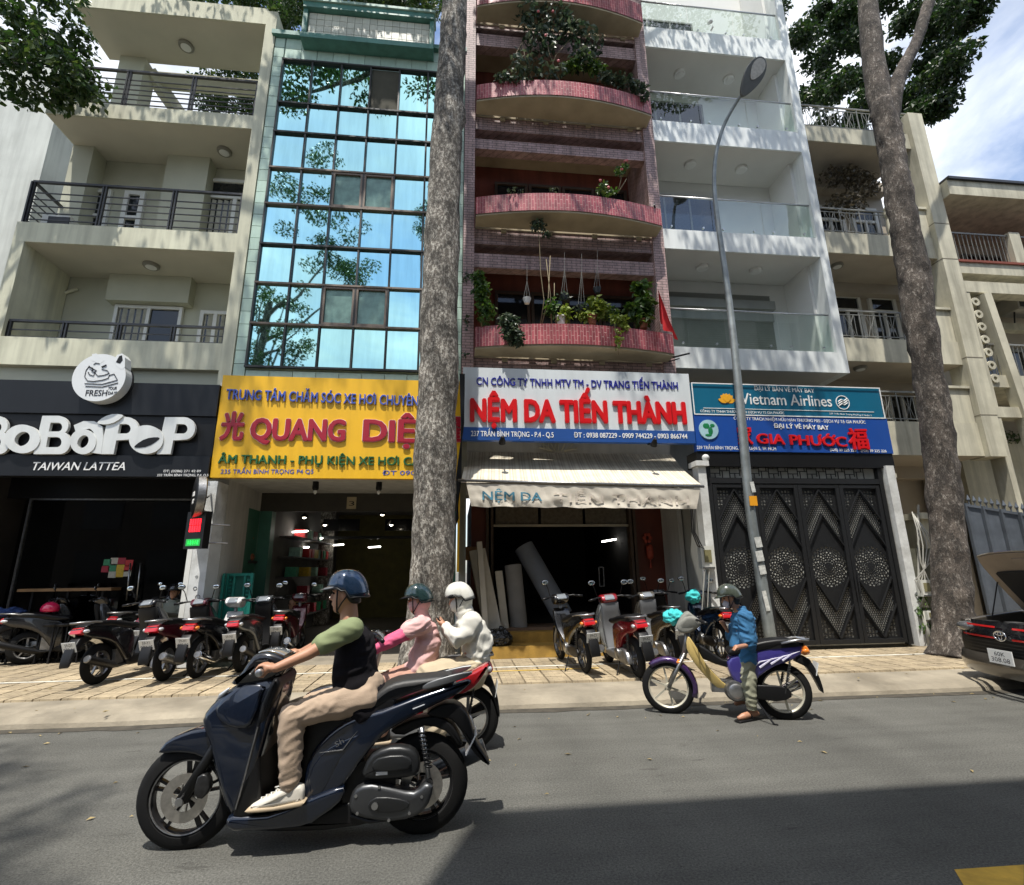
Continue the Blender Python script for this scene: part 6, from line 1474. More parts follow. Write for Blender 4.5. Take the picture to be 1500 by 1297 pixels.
    MB().lathe([(.01,.0),(.055,.0),(.075,-.01),(.075,-.03)],(.50 if ub else .3,.145 if ub else .19,.29),(0,1,0),20).build('engine_cover',STEEL,en,auto=40,**K)
    if ub: MB().pillow([(-.06,.25),(-.04,.33),(.1,.36),(.4,.34),(.4,.24),(.1,.2)],.02,.012,y0=.1).build('chain_case',BLACK,t,auto=40,**K)
    MB().tube([(.42,-.11,.20),(.2,-.135,.19),(.08,-.145,.22),(-.34,-.15,.36)],[.016,.02,.05,.055],14).build('muffler',mufm or (BLACK if not ub else CHROME),t,auto=50,**K)
    MB().lathe([(.02,-.012),(.042,-.012),(.05,0),(.05,.02)],(-.345,-.15,.362),(.93,0,-.33),14).build('muffler_tip',ALU,t,**K)
    for s_ in (-1,1):
        if s_<0 and not ub: continue
        q=MB().tube(coil(-.02,.36,-.10,.60,s_*.11,.024),.005,5); q.tube([(0,s_*.11,R),(-.11,s_*.11,.64)],.012,8); q.build('shock_absorber',mat('shock_dark',(.05,.05,.05),.4,.5),t,**K)
    MB().bar((0,.09,R),(.35,.09,.27),.03,.05).build('swing_arm',ALU,t,**K)
    MB().tube([(.30,.14,.20),(.18,.26,.01),(.14,.27,.005)],.01,6).build('side_stand',BLACK,t,**K) if abs(lean)>.01 or 1 else None
    if extra: extra(t)
    return t
def local_bag(m,c,r): 
    def f(t):
        g=MB(); g.ell(c,r,18,12); g.ell((c[0]+.03,c[1]-.03,c[2]+r[2]*.7),(r[0]*.5,r[1]*.5,r[2]*.5),12,8)
        o=remeshed(g,'cloth_cover',m,t,.010,1,wr=.035,ws=10,world=False)
    return f
PG='motorbikes parked on the pavement'
def gy(x,Y,z=.155): p=at(x,955,Y); return (p.x,Y,z)
def gp(x,y,z=.155): p=ground(x,y,z); return (p.x,p.y,z)
PBK=paint('paint_black',(.01,.01,.012)); PMR=paint('paint_maroon',(.09,.01,.02)); PRED=paint('paint_red',(.26,.008,.015)); PSIL=paint('paint_silver',(.40,.41,.40),metal=.7); PBRZ=paint('paint_bronze',(.17,.155,.13),metal=.6); PWHT=paint('paint_white',(.62,.62,.6),metal=0); PGRY=paint('paint_grey',(.10,.11,.12),metal=.5); PDBL=paint('paint_darkblue',(.012,.03,.07))
random.seed(3)
H90=R_(90)
# right group
bike('small black motorbike parked on the pavement before the yellow steps',gp(858,985),R_(96),PBK,kind='underbone',pt=('59-C1','778.97'),lean=R_(-4),mir=(0,1),group=PG,R=.27)
bike('scooter with dark red tail and silver leg shield parked second from the steps',gp(936,992),R_(92),PRED,shield=PSIL,inner=mat('grey_plastic',(.16,.165,.17),.4),pt=('59-X2','778.07'),lean=R_(-5),group=PG,fender=PSIL)
bike('bronze grey scooter parked right of the red-tailed scooter',gp(990,978),R_(88),PBRZ,inner=mat('grey_plastic',(.16,.165,.17),.4),pt=('59-S3','248.29'),lean=R_(-5),group=PG)
TCL=mat('teal_cloth',(.04,.45,.45),.8,var=.15,vs=6)
bike('dark blue motorbike with a turquoise cloth bundle, behind the purple moped',gp(1058,968),R_(86),PDBL,kind='underbone',pt=('59-F1','306.51'),group=PG,extra=local_bag(TCL,(.70,.12,.96),(.13,.12,.11)))
bike('black scooter parked furthest back by the white gate post, green mirrors',gy(985,9.0),R_(80),PBK,pt=('59-M2','117.36'),group=PG)
# left group
bike('black scooter with big red tail lamp, front of the left parked row',gp(140,1002),R_(80),PBK,pt=('59-D1','978.44'),lean=R_(-5),group=PG)
bike('black and maroon scooter, second in the left parked row',gp(240,997),R_(88),PMR,pt=('59-Y1','974.15'),lean=R_(-4),group=PG,mufm=ALU)
bike('boxy black motorbike with white leg shield, third in the left parked row',gp(288,993),R_(86),PBK,shield=PWHT,kind='underbone',pt=('59-H1','485.93'),group=PG,mir=(0,0))
bike('black scooter with clear tail lamp, fourth in the left parked row',gp(352,984),R_(90),PGRY,pt=('59-N1','216.28'),group=PG,lean=R_(-3))
bike('dark red motorbike parked nearest the accessory shop doorway',gp(412,968),R_(92),PMR,kind='underbone',pt=('59-B1','662.17'),group=PG,tail=REDL)
bike('grey scooter standing behind the left parked row near the white post',gy(225,9.7),R_(80),PGRY,pt=('59-K2','350.62'),group=PG)
bike('black scooter under the tea shop fascia, turned sideways at far left',gy(38,10.25),R_(28),PBK,pt=('59-L1','804.33'),group=PG)
bike('black scooter draped with blue cloth at the very left edge',gy(-30,10.2),R_(35),PBK,pt=('59-P1','120.48'),group=PG,extra=local_bag(mat('blue_cloth',(.02,.05,.16),.85,var=.2),(.2,0,.84),(.3,.18,.08)))
bike('dark scooter parked against the tea shop window beside the bar stools',gy(185,10.2),R_(75),PBK,pt=('59-T1','559.10'),group=PG)
p=gy(38,10.25); hm=thing('motorbike_helmet','glossy pink helmet resting on a black scooter seat at far left','helmet',(p[0]+.18,p[1]+.1,1.0)); MB().lathe([(.13,0),(.14,.04),(.125,.1),(.08,.15),(.01,.17)],(p[0]+.18,p[1]+.1,1.0),n=24).build('helmet_shell',mat('pink_helmet',(.7,.02,.10),.2,coat=1),hm,smooth=True)
p=gp(140,1002); hm=thing('motorbike_helmet','black helmet hanging behind the seat of the front left scooter','helmet',(p[0]+.42,p[1]+.75,.82)); MB().lathe([(.12,0),(.135,.04),(.12,.1),(.08,.15),(.01,.17)],(p[0]+.42,p[1]+.62,.80),n=24).build('helmet_shell',GLOSSB,hm,smooth=True)
# purple moped of the standing man
PUR=paint('paint_violet',(.055,.045,.24),metal=.2); PURD=paint('paint_dark_violet',(.05,.02,.10),metal=.3); YLW=mat('cream_yellow_shield',(.50,.37,.13),.4,var=.1,coat=.3,grime=.2)
a=ground(999,1046,0); b=ground(1152,1054,0); hd=math.atan2(a.y-b.y,a.x-b.x)
def mopx(t):
    st=mat('sticker_pale',(.6,.58,.7),.4,var=.2,vs=20)
    for k in range(4): MB().tube([(.35-k*.12,.123,.50+k*.04),(.22-k*.12,.122,.60+k*.03),(.10-k*.12,.118,.63+k*.03)],[.012,.008,.002],5).build('stripe_decal',st,t,**K)
    MB().tube([(-.1,-.1,.82),(-.3,-.1,.84),(-.42,-.05,.83),(-.42,.05,.83),(-.3,.1,.84),(-.1,.1,.82)],.011,8).build('rear_carrier',STEEL,t,**K)
    MB().pillow([(.84,1.02),(.92,1.12),(1.0,1.07),(1.08,.94),(1.0,.88),(.88,.92)],.12,.03).build('dusty_cowl',mat('dusty_grey',(.25,.25,.22),.8,var=.3,grime=.4),t,auto=50,**K)
    g=MB(); g.ell((1.08,-.2,1.03),(.13,.15,.09),16,10); remeshed(g,'cloth_bundle',TCL,t,.010,1,wr=.035,ws=10,world=False)
    MB().ell((F_:=1.08,.0,.56),(.05,.09,.03),10,6).build('turn_light',ORNL,t,smooth=True,**K)
mop=bike('purple moped with cream wheels and yellow leg shield beside the standing man',(b.x,b.y,0),hd,PUR,shield=YLW,kind='underbone',R=.285,fender=PURD,rimm=mat('cream_wheel',(.55,.52,.42),.45,.3,var=.15,grime=.4),pt=('54-N7','6131'),mir=(0,0),headm=mat('dusty_grey',(.25,.25,.22),.8,var=.3,grime=.4),extra=mopx,tail=ORNL)
for ch in mop.children_recursive:
    if ch.type=='MESH' and not ch.name.startswith(('wheel','tyre')):
        for v in ch.data.vertices:
            if v.co.x<-.05: v.co.x=-.05+(v.co.x+.05)*.72
# second scooter in the lane
sc2=bike('red-tailed scooter carrying two women, mostly hidden by the blue scooter',(.13,5.3,0),R_(180),PRED,shield=PBK,fender=PBK,headm=PBK,R=.285,pt=('59-E1','243.77'),rimm=STEEL,seatm=mat('grey_seat',(.12,.12,.125),.6),inner=mat('grey_plastic',(.16,.165,.17),.4),name='ridden_scooter',mir=(0,0))
for ch in sc2.children_recursive:
    if ch.type=='MESH':
        for v in ch.data.vertices:
            if v.co.x<-.02 and not ch.name.startswith(('wheel','tyre','brake')): v.co.x=-.02+(v.co.x+.02)*.55
# ---------------------------------------------------------------- main blue scooter
A0=ground(266,1243,0); Bk=ground(616,1221,0)
ms=thing('ridden_scooter','large dark blue scooter ridden by the man in a black vest','scooter',M=Matrix.Translation((Bk.x,3.82,0))@Matrix.Rotation(math.pi,4,'Z'))
def Lc(px,py,Y=3.66):
    p=at(px,py,Y); return (Bk.x-p.x, p.z)
def LL(*pts,Y=3.66): return [Lc(x,y,Y) for x,y in pts]
WB=Bk.x-A0.x
BLU=mat('midnight_blue_paint',(.003,.007,.018),.25,.25,var=.05,coat=1)
def rimpaint(): return mat('black_alloy',(.03,.03,.032),.3,.5,var=.15)
RF=.288
wheel(ms,0,RF,.10,5,rimpaint(),disc=True,double=True,sw=.016); wheel(ms,WB,RF,.085,5,rimpaint(),disc=True,double=True,sw=.016)
for x_ in (0,WB): MB().lathe([(RF-.088,.036),(RF-.082,.038),(RF-.082,.045),(RF-.088,.043)],(x_,0,RF),(0,1,0),40,close=True).build('rim_line',ALU,ms,**K)
f=MB()
for s_ in (-1,1): f.tube([(WB-.30,s_*.085,.86),(WB-.12,s_*.085,.50),(WB,s_*.085,RF)],[.022,.03,.034],12)
f.build('front_fork',BLACK,ms,smooth=True,**K); MB().tube([(WB,.12,RF),(WB,.09,RF)],[.022,.03],12).build('axle_cap',STEEL,ms,**K)
MB().pillow([(WB-.13,.30),(WB-.17,.36),(WB-.14,.43),(WB-.09,.42),(WB-.08,.33)],.03,.012,y0=.095).build('brake_caliper',mat('caliper_dark',(.04,.04,.04),.35,.6,var=.3,vs=40),ms,auto=40,**K)
# front fender
fp=LL((228,1106),(240,1089),(264,1077),(298,1068),(330,1072),(330,1105),(318,1118),(302,1114),(283,1106),(255,1105),Y=3.74)
MB().pillow(fp,lambda x,z:.055+.03*max(0,min(1,(WB+.25-x)/.35)),.02).build('front_fender',BLU,ms,auto=55,**K)
# front shield
shp_=LL((404,990),(368,994),(335,1010),(303,1037),(291,1058),(296,1078),(304,1098),(311,1128),(320,1160),(333,1199),(350,1196),(380,1120),(396,1060),(410,1020))
def shw(x,z): return .10+.11*math.sin(max(0.02,min(.98,(z-.12)/.86))*math.pi)**.7*max(.45,min(1,(1.42-x)/.3)) if 1 else 0
MB().pillow(shp_,shw,.05,4).build('front_shield',BLU,ms,auto=60,**K)
MB().pillow(LL((356,1000),(333,1015),(310,1040),(322,1060),(350,1066),(371,1060),(384,1020),(390,1004)),lambda x,z:shw(x,z)+.004,.03,4).build('shield_wing',BLU,ms,auto=60,**K)
cut=LL((312,1040),(340,1052),(375,1060),(372,1066),(335,1060),(310,1052)); 
# silver edge accent and headlight recess
MB().tube([(*[Lc(333,1010)[0]],.13,Lc(333,1010)[1]),(Lc(318,1022)[0],.10,Lc(318,1022)[1]),(Lc(306,1034)[0],.06,Lc(306,1034)[1])],[.006,.016,.006],8).build('position_light',CLRL,ms,smooth=True,**K)
MB().pillow(LL((330,1030),(296,1056),(293,1066),(310,1068),(330,1050)),lambda x,z:.09,.03,3).build('headlight',CLRL,ms,auto=50,**K)
# inner leg shield (black) with silver edge line
MB().pillow(LL((402,994),(385,1030),(376,1066),(360,1130),(343,1192),(372,1193),(384,1170),(383,1120),(386,1070),(402,1030),(412,1000)),lambda x,z:.195,.025).build('inner_shield',BLACK,ms,auto=50,**K)
e0,e1,e2=Lc(377,1066,3.6),Lc(360,1130,3.6),Lc(343,1188,3.6); MB().tube([(e0[0],.212,e0[1]),(e1[0],.214,e1[1]),(e2[0],.20,e2[1])],.0045,6).build('edge_trim',ALU,ms,**K)
hk=Lc(386,1072,3.7); MB().lathe([(.022,-.006),(.034,-.006),(.034,.006),(.022,.006)],(hk[0]-.02,.10,hk[1]),(0,1,0),20,close=True).build('bag_hook',BLACK,ms,**K)
# floorboard
MB().pillow(LL((334,1199),(346,1192),(395,1190),(442,1172),(470,1160),(505,1150),(500,1172),(470,1195),(440,1209),(345,1215)),.20,.025).build('floorboard',BLU,ms,auto=50,**K)
MB().pillow(LL((345,1192),(400,1188),(446,1168),(450,1172),(402,1194),(347,1197)),.17,.01).build('floor_mat',BLACK,ms,auto=50,**K)
MB().pillow(LL((350,1214),(440,1209),(500,1180),(560,1180),(560,1205),(470,1222),(360,1222)),.13,.02).build('belly_panel',BLACK,ms,auto=50,**K)
# rear body
bp=LL((440,1185),(446,1135),(455,1107),(470,1086),(492,1066),(520,1050),(560,1040),(610,1022),(655,1008),(686,998),(690,1006),(668,1022),(640,1034),(612,1048),(584,1062),(560,1078),(540,1102),(520,1128),(498,1160),(478,1182),(455,1192))
MB().pillow(bp,lambda x,z:.09+.085*max(0,min(1,(x+.36)/.55)),.03,4).build('body_panel',BLU,ms,auto=60,**K)
MB().pillow(LL((452,1140),(470,1105),(500,1085),(530,1075),(500,1110),(480,1150),(462,1172)),.178,.012).build('side_scoop',BLU,ms,auto=40,**K)
q=MB(); pts=[Lc(466,1106,3.6),Lc(500,1102,3.6),Lc(512,1086,3.6),Lc(522,1074,3.6)]; q.tube([(p[0],.184-.003*i,p[1]) for i,p in enumerate(pts)],[.002,.004,.003,.001],5); q.build('badge_line',ALU,ms,**K)
T=Matrix(((-1,0,0,Lc(497,1091,3.6)[0]),(0,0,1,.188),(0,1,0,Lc(497,1094,3.6)[1]),(0,0,0,1)))@Matrix.Rotation(R_(28),4,'Z'); ltext('Sh',T,.055,.032,ALU,ms,'model_badge')
MB().pillow(LL((455,1130),(450,1160),(447,1188),(438,1188),(434,1150),(436,1105),(444,1070),(470,1045),(520,1028),(570,1020),(575,1040),(530,1060),(480,1090)),lambda x,z:.145,.02).build('under_seat_panel',BLACK,ms,auto=50,**K)
MB().pillow(LL((503,1062),(520,1043),(545,1022),(566,1006),(590,999),(622,996),(650,993),(662,996),(640,1006),(600,1020),(560,1036),(520,1054)),lambda x,z:.12+.04*max(0,min(1,(x+.1)/.5)),.035,4).build('seat',mat('black_vinyl',(.02,.02,.02),.5,bump=.2,bs=150),ms,auto=60,**K)
for s_ in (1,-1):
    pp__=[Lc(618,1010),Lc(625,1002),Lc(660,991),Lc(692,985),Lc(684,994),Lc(655,1004),Lc(625,1012)]
    MB().pillow([p for p in pp__],.014,.008,y0=s_*.115).build('grab_rail',mat('grey_alloy',(.18,.185,.19),.4,.6),ms,auto=50,**K)
MB().pillow(LL((668,1002),(696,988),(714,978),(716,982),(704,1002),(690,1016),(672,1022)),.075,.02).build('tail_light',REDL,ms,auto=50,**K)
MB().tube([(Lc(605,1038)[0],.178,Lc(605,1038)[1]),(Lc(622,1032)[0],.165,Lc(622,1032)[1])],[.005,.004],6).build('reflector_strip',CLRL,ms,**K)
MB().pillow(LL((624,1052),(640,1040),(665,1036),(684,1050),(693,1075),(700,1096),(719,1127),(708,1124),(690,1104),(676,1078),(660,1060),(640,1058)),lambda x,z:.075,.015).build('rear_fender',BLACK,ms,auto=50,**K)
MB().pillow(LL((570,1078),(600,1062),(640,1056),(665,1072),(678,1098),(670,1098),(652,1078),(620,1070),(590,1084)),lambda x,z:.07,.012).build('inner_fender',BLACK,ms,auto=50,**K)
px_=Lc(683,1085,3.82); plate_(ms,px_[0]-.03,px_[1],'59-X3','102.75',.5)
GRB=mat('graphite_plastic',(.018,.019,.020),.35,.2,bump=.1,bs=200); 
MB().pillow(LL((531,1137),(533,1125),(545,1104),(572,1093),(600,1095),(612,1106),(615,1122),(609,1136),(580,1141),(545,1142)),.05,.03,y0=.13).build('air_filter_box',GRB,ms,auto=35,**K)
MB().pillow(LL((546,1122),(555,1108),(590,1104),(603,1112),(598,1124),(560,1128)),.012,.01,y0=.185).build('filter_cover',GRB,ms,auto=35,**K)
MB().obox((Lc(560,1131)[0],.183,Lc(560,1131)[1]),(.035,.003,.009)).build('silver_label',CLRL,ms,**K)
SILC=mat('satin_case',(.085,.088,.092),.38,.75,var=.15)
MB().pillow(LL((513,1190),(512,1172),(522,1154),(545,1148),(580,1155),(606,1160),(622,1148),(634,1152),(628,1178),(610,1196),(575,1204),(535,1200)),.055,.03,y0=.12).build('transmission_case',SILC,ms,auto=40,**K)
MB().pillow(LL((540,1178),(552,1166),(585,1168),(600,1175),(590,1186),(555,1188)),.008,.008,y0=.178).build('case_cover',GRB,ms,auto=35,**K)
MB().lathe([(.012,0),(.02,0),(.02,.015)],(Lc(550,1178)[0],.182,Lc(550,1178)[1]),(0,1,0),12).build('drain_bolt',STEEL,ms,**K)
for k,(x,y) in enumerate(((522,1165),(524,1190),(600,1190),(618,1166),(570,1200),(556,1152))): MB().lathe([(.002,.012),(.009,.012),(.009,0)],(Lc(x,y)[0],.168,Lc(x,y)[1]),(0,1,0),8).build('bolt',STEEL,ms,**K)
MB().obox((Lc(540,1150)[0],0,.34),(.16,.12,.12)).build('engine',BLACK,ms,**K)
a=Lc(617,1066);b=Lc(628,1140); q=MB(); q.tube([(a[0],.155,a[1]),(b[0],.15,b[1])],.014,8); q.build('shock_absorber',STEEL,ms,smooth=True,**K); MB().tube(coil(a[0],a[1]-.02,b[0],b[1]+.05,.155,.026,9),.0065,6).build('shock_spring',BLACK,ms,smooth=True,**K)
MB().bar((b[0],.12,b[1]-.03),(0,.12,RF),.04,.05).build('swing_arm',SILC,ms,**K)
MB().tube([(.05,-.17,.25),(-.1,-.17,.30),(-.42,-.17,.42)],[.05,.06,.062],16).build('muffler',mat('grey_alloy',(.18,.185,.19),.4,.6),ms,auto=50,**K)
MB().tube([(.42,.13,.17),(.30,.15,.14),(.14,.15,.15)],.012,8).build('side_stand',BLACK,ms,**K)
# headset, bars
MB().pillow(LL((352,984),(345,992),(335,1003),(350,1006),(385,1000),(412,990),(420,972),(408,962),(388,956),(368,962)),lambda x,z:.15,.04,4).build('headset_cover',GLOSSB,ms,auto=60,**K)
MB().pillow(LL((372,958),(390,955),(412,962),(404,968),(380,964)),.09,.01).build('gauge',mat('gauge_glass',(.2,.22,.24),.1,coat=1),ms,auto=50,**K)
gh=Lc(383,984,3.50); HX,HZ=gh[0],gh[1]
hb=MB().tube([(HX,-.34,HZ),(HX+.05,-.2,HZ+.02),(HX+.08,0,HZ+.02),(HX+.05,.2,HZ+.02),(HX,.34,HZ)],.014,10).build('handlebar',BLACK,ms,smooth=True,**K)
for s_ in (-1,1):
    MB().tube([(HX-.005,s_*.345,HZ),(HX+.03,s_*.215,HZ+.012)],.0185,12).build('grip',BLACK,hb,smooth=True,**K); MB().lathe([(.012,0),(.022,.004),(.022,.03),(.015,.035)],(HX-.003,s_*.345,HZ),(0,s_,0),12).build('bar_end',STEEL,hb,auto=40,**K)
    MB().tube([(HX+.075,s_*.2,HZ+.0),(HX+.07,s_*.28,HZ-.012),(HX+.055,s_*.345,HZ-.01)],[.008,.006,.008],8,round_=True).build('brake_lever',ALU,hb,smooth=True,**K)
    MB().obox((HX+.045,s_*.20,HZ+.015),(.03,.03,.028)).build('switch_box',BLACK,hb,**K)
mirror_(ms,HX-.0+.04,-.30,HZ+.22,0,base=(HX+.05,-.2,HZ+.03)) if 0 else None
# ================================================================ people
SKIN=mat('skin_tan',(.42,.215,.13),.5,var=.12,vs=9,bump=.08,bs=200)
def headmb(mb,c,R3,s=1.0):
    prof=[(-.118,.070,.005,.022),(-.108,.084,-.01,.036),(-.09,.090,-.03,.047),(-.068,.089,-.052,.056),(-.045,.090,-.068,.063),(-.02,.087,-.083,.069),(.008,.081,-.094,.073),(.03,.090,-.100,.075),(.06,.089,-.101,.075),(.085,.075,-.092,.066),(.103,.05,-.07,.050),(.115,.015,-.035,.025)]
    rings=[]
    for z,f,b,w_ in prof:
        r=[]
        for j in range(24):
            t=2*math.pi*j/24; cx=math.cos(t); sy=math.sin(t); xx=(f+b)/2+(f-b)/2*(abs(cx)**.85*(1 if cx>0 else -1)); yy=w_*(abs(sy)**.85*(1 if sy>0 else -1))
            r.append(Vector(c)+R3@(Vector((xx,yy,z))*s))
        rings.append(r)
    mb.loft(rings)
    P=lambda x,y,z:Vector(c)+R3@(Vector((x,y,z))*s)
    mb.tube([P(.084,0,.022),P(.098,0,-.002),P(.108,0,-.022)],[.009*s,.011*s,.013*s],10,round_=True)
    for k in (-1,1):
        mb.ell(P(.096,k*.012,-.025),(.011*s,.009*s,.008*s),8,6); mb.ell(P(-.005,k*.077,-.005),(.02*s,.012*s,.034*s),10,8)
        mb.ell(P(.083,k*.03,.032),(.012*s,.022*s,.008*s),8,6)
    mb.ell(P(.091,0,-.052),(.011*s,.024*s,.007*s),10,6); mb.ell(P(.088,0,-.064),(.011*s,.021*s,.008*s),10,6)
def faceparts(par,c,R3,s=1.0,eyes=True):
    P=lambda x,y,z:Vector(c)+R3@(Vector((x,y,z))*s)
    for k in (-1,1):
        MB().ell(P(.080,k*.031,.014),(.012*s,.014*s,.008*s),10,8).build('eye',mat('eye_dark',(.03,.02,.015),.2),par,smooth=True)
        MB().tube([P(.087,k*.016,.034),P(.088,k*.032,.038),P(.075,k*.052,.033)],[.004,.005,.003],6).build('eyebrow',mat('hair_black',(.012,.01,.009),.6),par)
def fist(mb,c,axis,up,fwd,s=1.0,side=1):
    # hand closed round a bar: c bar centre, axis bar direction, fwd away from the rider, up
    c=Vector(c);axis=Vector(axis).normalized();up=Vector(up);fwd=Vector(fwd)
    for i in range(4):
        o=axis*(-.036+.024*i)*s; L_=(1.0,1.08,1.02,.86)[i]
        pts=[]
        for a in (150,105,60,15,-35,-80*L_):
            a=R_(a); rr=.031*s; pts.append(c+o+(fwd*math.cos(a)+up*math.sin(a))*rr)
        mb.tube([p for p in pts],[.0115*s,.011*s,.0105*s,.010*s,.0095*s,.0085*s],8,round_=True)
    mb.tube([c-fwd*.03+up*.012-axis*.035*s,c-fwd*.035+up*.008+axis*.036*s],[(.02*s,.028*s)]*2,10,round_=True)
    mb.tube([c-fwd*.03*s-axis*side*.0+axis*.04*s*side,c-fwd*.012-up*.028*s+axis*.038*s*side,c+fwd*.018*s-up*.03*s+axis*.02*s*side],[.014*s,.012*s,.010*s],8,round_=True)
def helmet(par,c,R3,m,s=1.0,peak=True,peakm=None,strap=True,open_=True):
    P=lambda x,y,z:Vector(c)+R3@(Vector((x,y,z))*s)
    rings=[]
    for i in range(9):
        t=i/8; z=.015+.135*math.sin(t*math.pi/2); k=math.cos(t*math.pi/2)**.75+.001
        r=[]
        for j in range(32):
            a=2*math.pi*j/32; cx,sy=math.cos(a),math.sin(a); zz=z-(.045*(1-t))*(1 if cx<-.1 else max(0,(-cx+.1))*0)+ (.018*(1-t) if cx>.3 else 0); r.append(P(-.006+.135*k*cx,.107*k*sy,zz))
        rings.append(r)
    low=[]; 
    h=MB().loft(rings).build('helmet_shell',m,par,smooth=True)
    rim=[]; 
    MB().tube([p+Vector((0,0,.0)) for p in rings[0]]+[rings[0][0]],.006*s,6,cap=False).build('helmet_rim',BLACK,par,smooth=True)
    if peak:
        pk=MB(); A=[];B=[];C=[]
        for j in range(-7,8):
            a=R_(j*8.5); A.append(P(-.006+.132*math.cos(a),.105*math.sin(a),.045)); B.append(P(.03+.155*math.cos(a)*.9+.012,.10*math.sin(a)*.95,.026)); C.append(P(-.006+.13*math.cos(a),.103*math.sin(a),.032))
        n=len(A); pk.v=A+B+C; pk.f=[(i,i+1,n+i+1,n+i) for i in range(n-1)]+[(n+i,n+i+1,2*n+i+1,2*n+i) for i in range(n-1)]
        pk.build('helmet_peak',peakm or BLACK,par,smooth=True)
    if strap:
        st=MB()
        for k in (-1,1):
            st.tube([P(.045,k*.088,.02),P(.05,k*.078,-.04),P(.055,k*.05,-.112)],.0055*s,6); st.tube([P(-.03,k*.092,.0),P(.02,k*.08,-.06),P(.052,k*.055,-.108)],.0045*s,6)
        st.tube([P(.055,-.05,-.112),P(.05,0,-.128),P(.055,.05,-.112)],.0055*s,6)
        st.build('chin_strap',BLACK,par,smooth=True)
def shoe(par,heel,toe,m,sole,w_=.045,h=.075,name='shoe'):
    heel=Vector(heel);toe=Vector(toe); d=(toe-heel); L_=d.length; d.normalize(); u=Vector((0,0,1)); u=(u-d*u.dot(d)).normalized(); s_=d.cross(u)
    M=Matrix((( d.x,s_.x,u.x,heel.x),(d.y,s_.y,u.y,heel.y),(d.z,s_.z,u.z,heel.z),(0,0,0,1)))
    b=MB().pillow([(-.02,.02),(-.02,.09),(.03,.105),(.08,.10),(L_*.55,.072),(L_*.85,.048),(L_,.03),(L_*.98,.012),(L_*.5,.012),(0,.012)],lambda x,z:w_*(.75+.3*math.sin(max(0,min(1,x/L_))*math.pi)),.022,4)
    b.xf(M); o=b.build(name,m,par,auto=60)
    b=MB().pillow([(-.025,.0),(-.022,.02),(L_*.5,.016),(L_*1.01,.026),(L_*1.0,.006),(L_*.5,-.004),(0,-.005)],w_*1.12,.008); b.xf(M); b.build('sole',sole,o,auto=60)
    return o,M,L_
def limb(mb,pts,r,n=14,up=None): mb.tube(pts,r,n,round_=True,up=up)
HAIR=mat('hair_black',(.012,.01,.009),.6)
def RZ(a,pitch=0): return Matrix.Rotation(a,3,'Z')@Matrix.Rotation(pitch,3,'Y')
# ---------------------------------------------------------------- rider of the blue scooter
Y0=3.82
pr=thing('person','man in black vest over green shirt riding the dark blue scooter, navy helmet','person',(at(530,1020,Y0).x,Y0,.75))
hc=at(508,871,Y0); RH=RZ(math.pi,.04)
neck=at(512,906,Y0); chest=at(518,945,Y0); belly=at(519,985,Y0); pelv=at(530,1014,Y0)
shN,shF=at(514,921,3.645),at(510,921,4.0); elN,elF=at(452,958,3.56),at(446,956,4.12); wrN,wrF=at(404,979,3.50),at(408,978,4.16)
hip=[at(532,1022,3.72),at(528,1020,3.93)]; kn_=[at(428,1048,3.62),at(418,1046,4.02)]; an_=[at(424,1150,3.62),at(420,1150,4.0)]
gripN=Vector((Bk.x-HX,Y0-.285,HZ+.004)); gripF=Vector((Bk.x-HX,Y0+.285,HZ+.004))
b=MB(); headmb(b,hc,RH,1.0); limb(b,[hc+Vector((.02,0,-.07)),neck+Vector((0,0,-.03))],[.056,.064])
b.tube([neck,chest,belly,pelv],[(.07,.05),(.17,.11),(.16,.11),(.16,.12)],20,round_=True,up=(1,0,0))
for s_,e_,w_,g_ in ((shN,elN,wrN,gripN),(shF,elF,wrF,gripF)):
    limb(b,[s_,e_,w_],[.046,.038,.027]); limb(b,[w_,w_.lerp(g_,.6)+Vector((0,0,.012))],[(.03,.024),(.034,.022)]); fist(b,g_,(0,1,0),(0,0,1),(-1,0,0),1.05,1 if g_.y>Y0 else -1)
for h_,k_,a_ in zip(hip,kn_,an_): limb(b,[h_,k_,a_,a_+Vector((0,0,-.04))],[.085,.055,.04,.036])
remeshed(b,'body',SKIN,pr,.0075,3)
faceparts(pr,hc,RH)
b=MB(); P_=lambda x,y,z:hc+RH@Vector((x,y,z))
b.ell(P_(-.045,0,.01),(.062,.081,.085)); b.tube([P_(-.01,.074,.0),P_(-.05,.07,-.035),P_(-.08,.03,-.05),P_(-.08,-.03,-.05),P_(-.05,-.07,-.035),P_(-.01,-.074,0)],.016,8); remeshed(b,'hair',HAIR,pr,.008,2)
helmet(pr,hc+Vector((.004,0,.012)),RH,mat('navy_helmet',(.012,.030,.065),.18,.4,coat=1,var=.04),1.06,True,mat('smoke_peak',(.12,.12,.12),.15,coat=1))
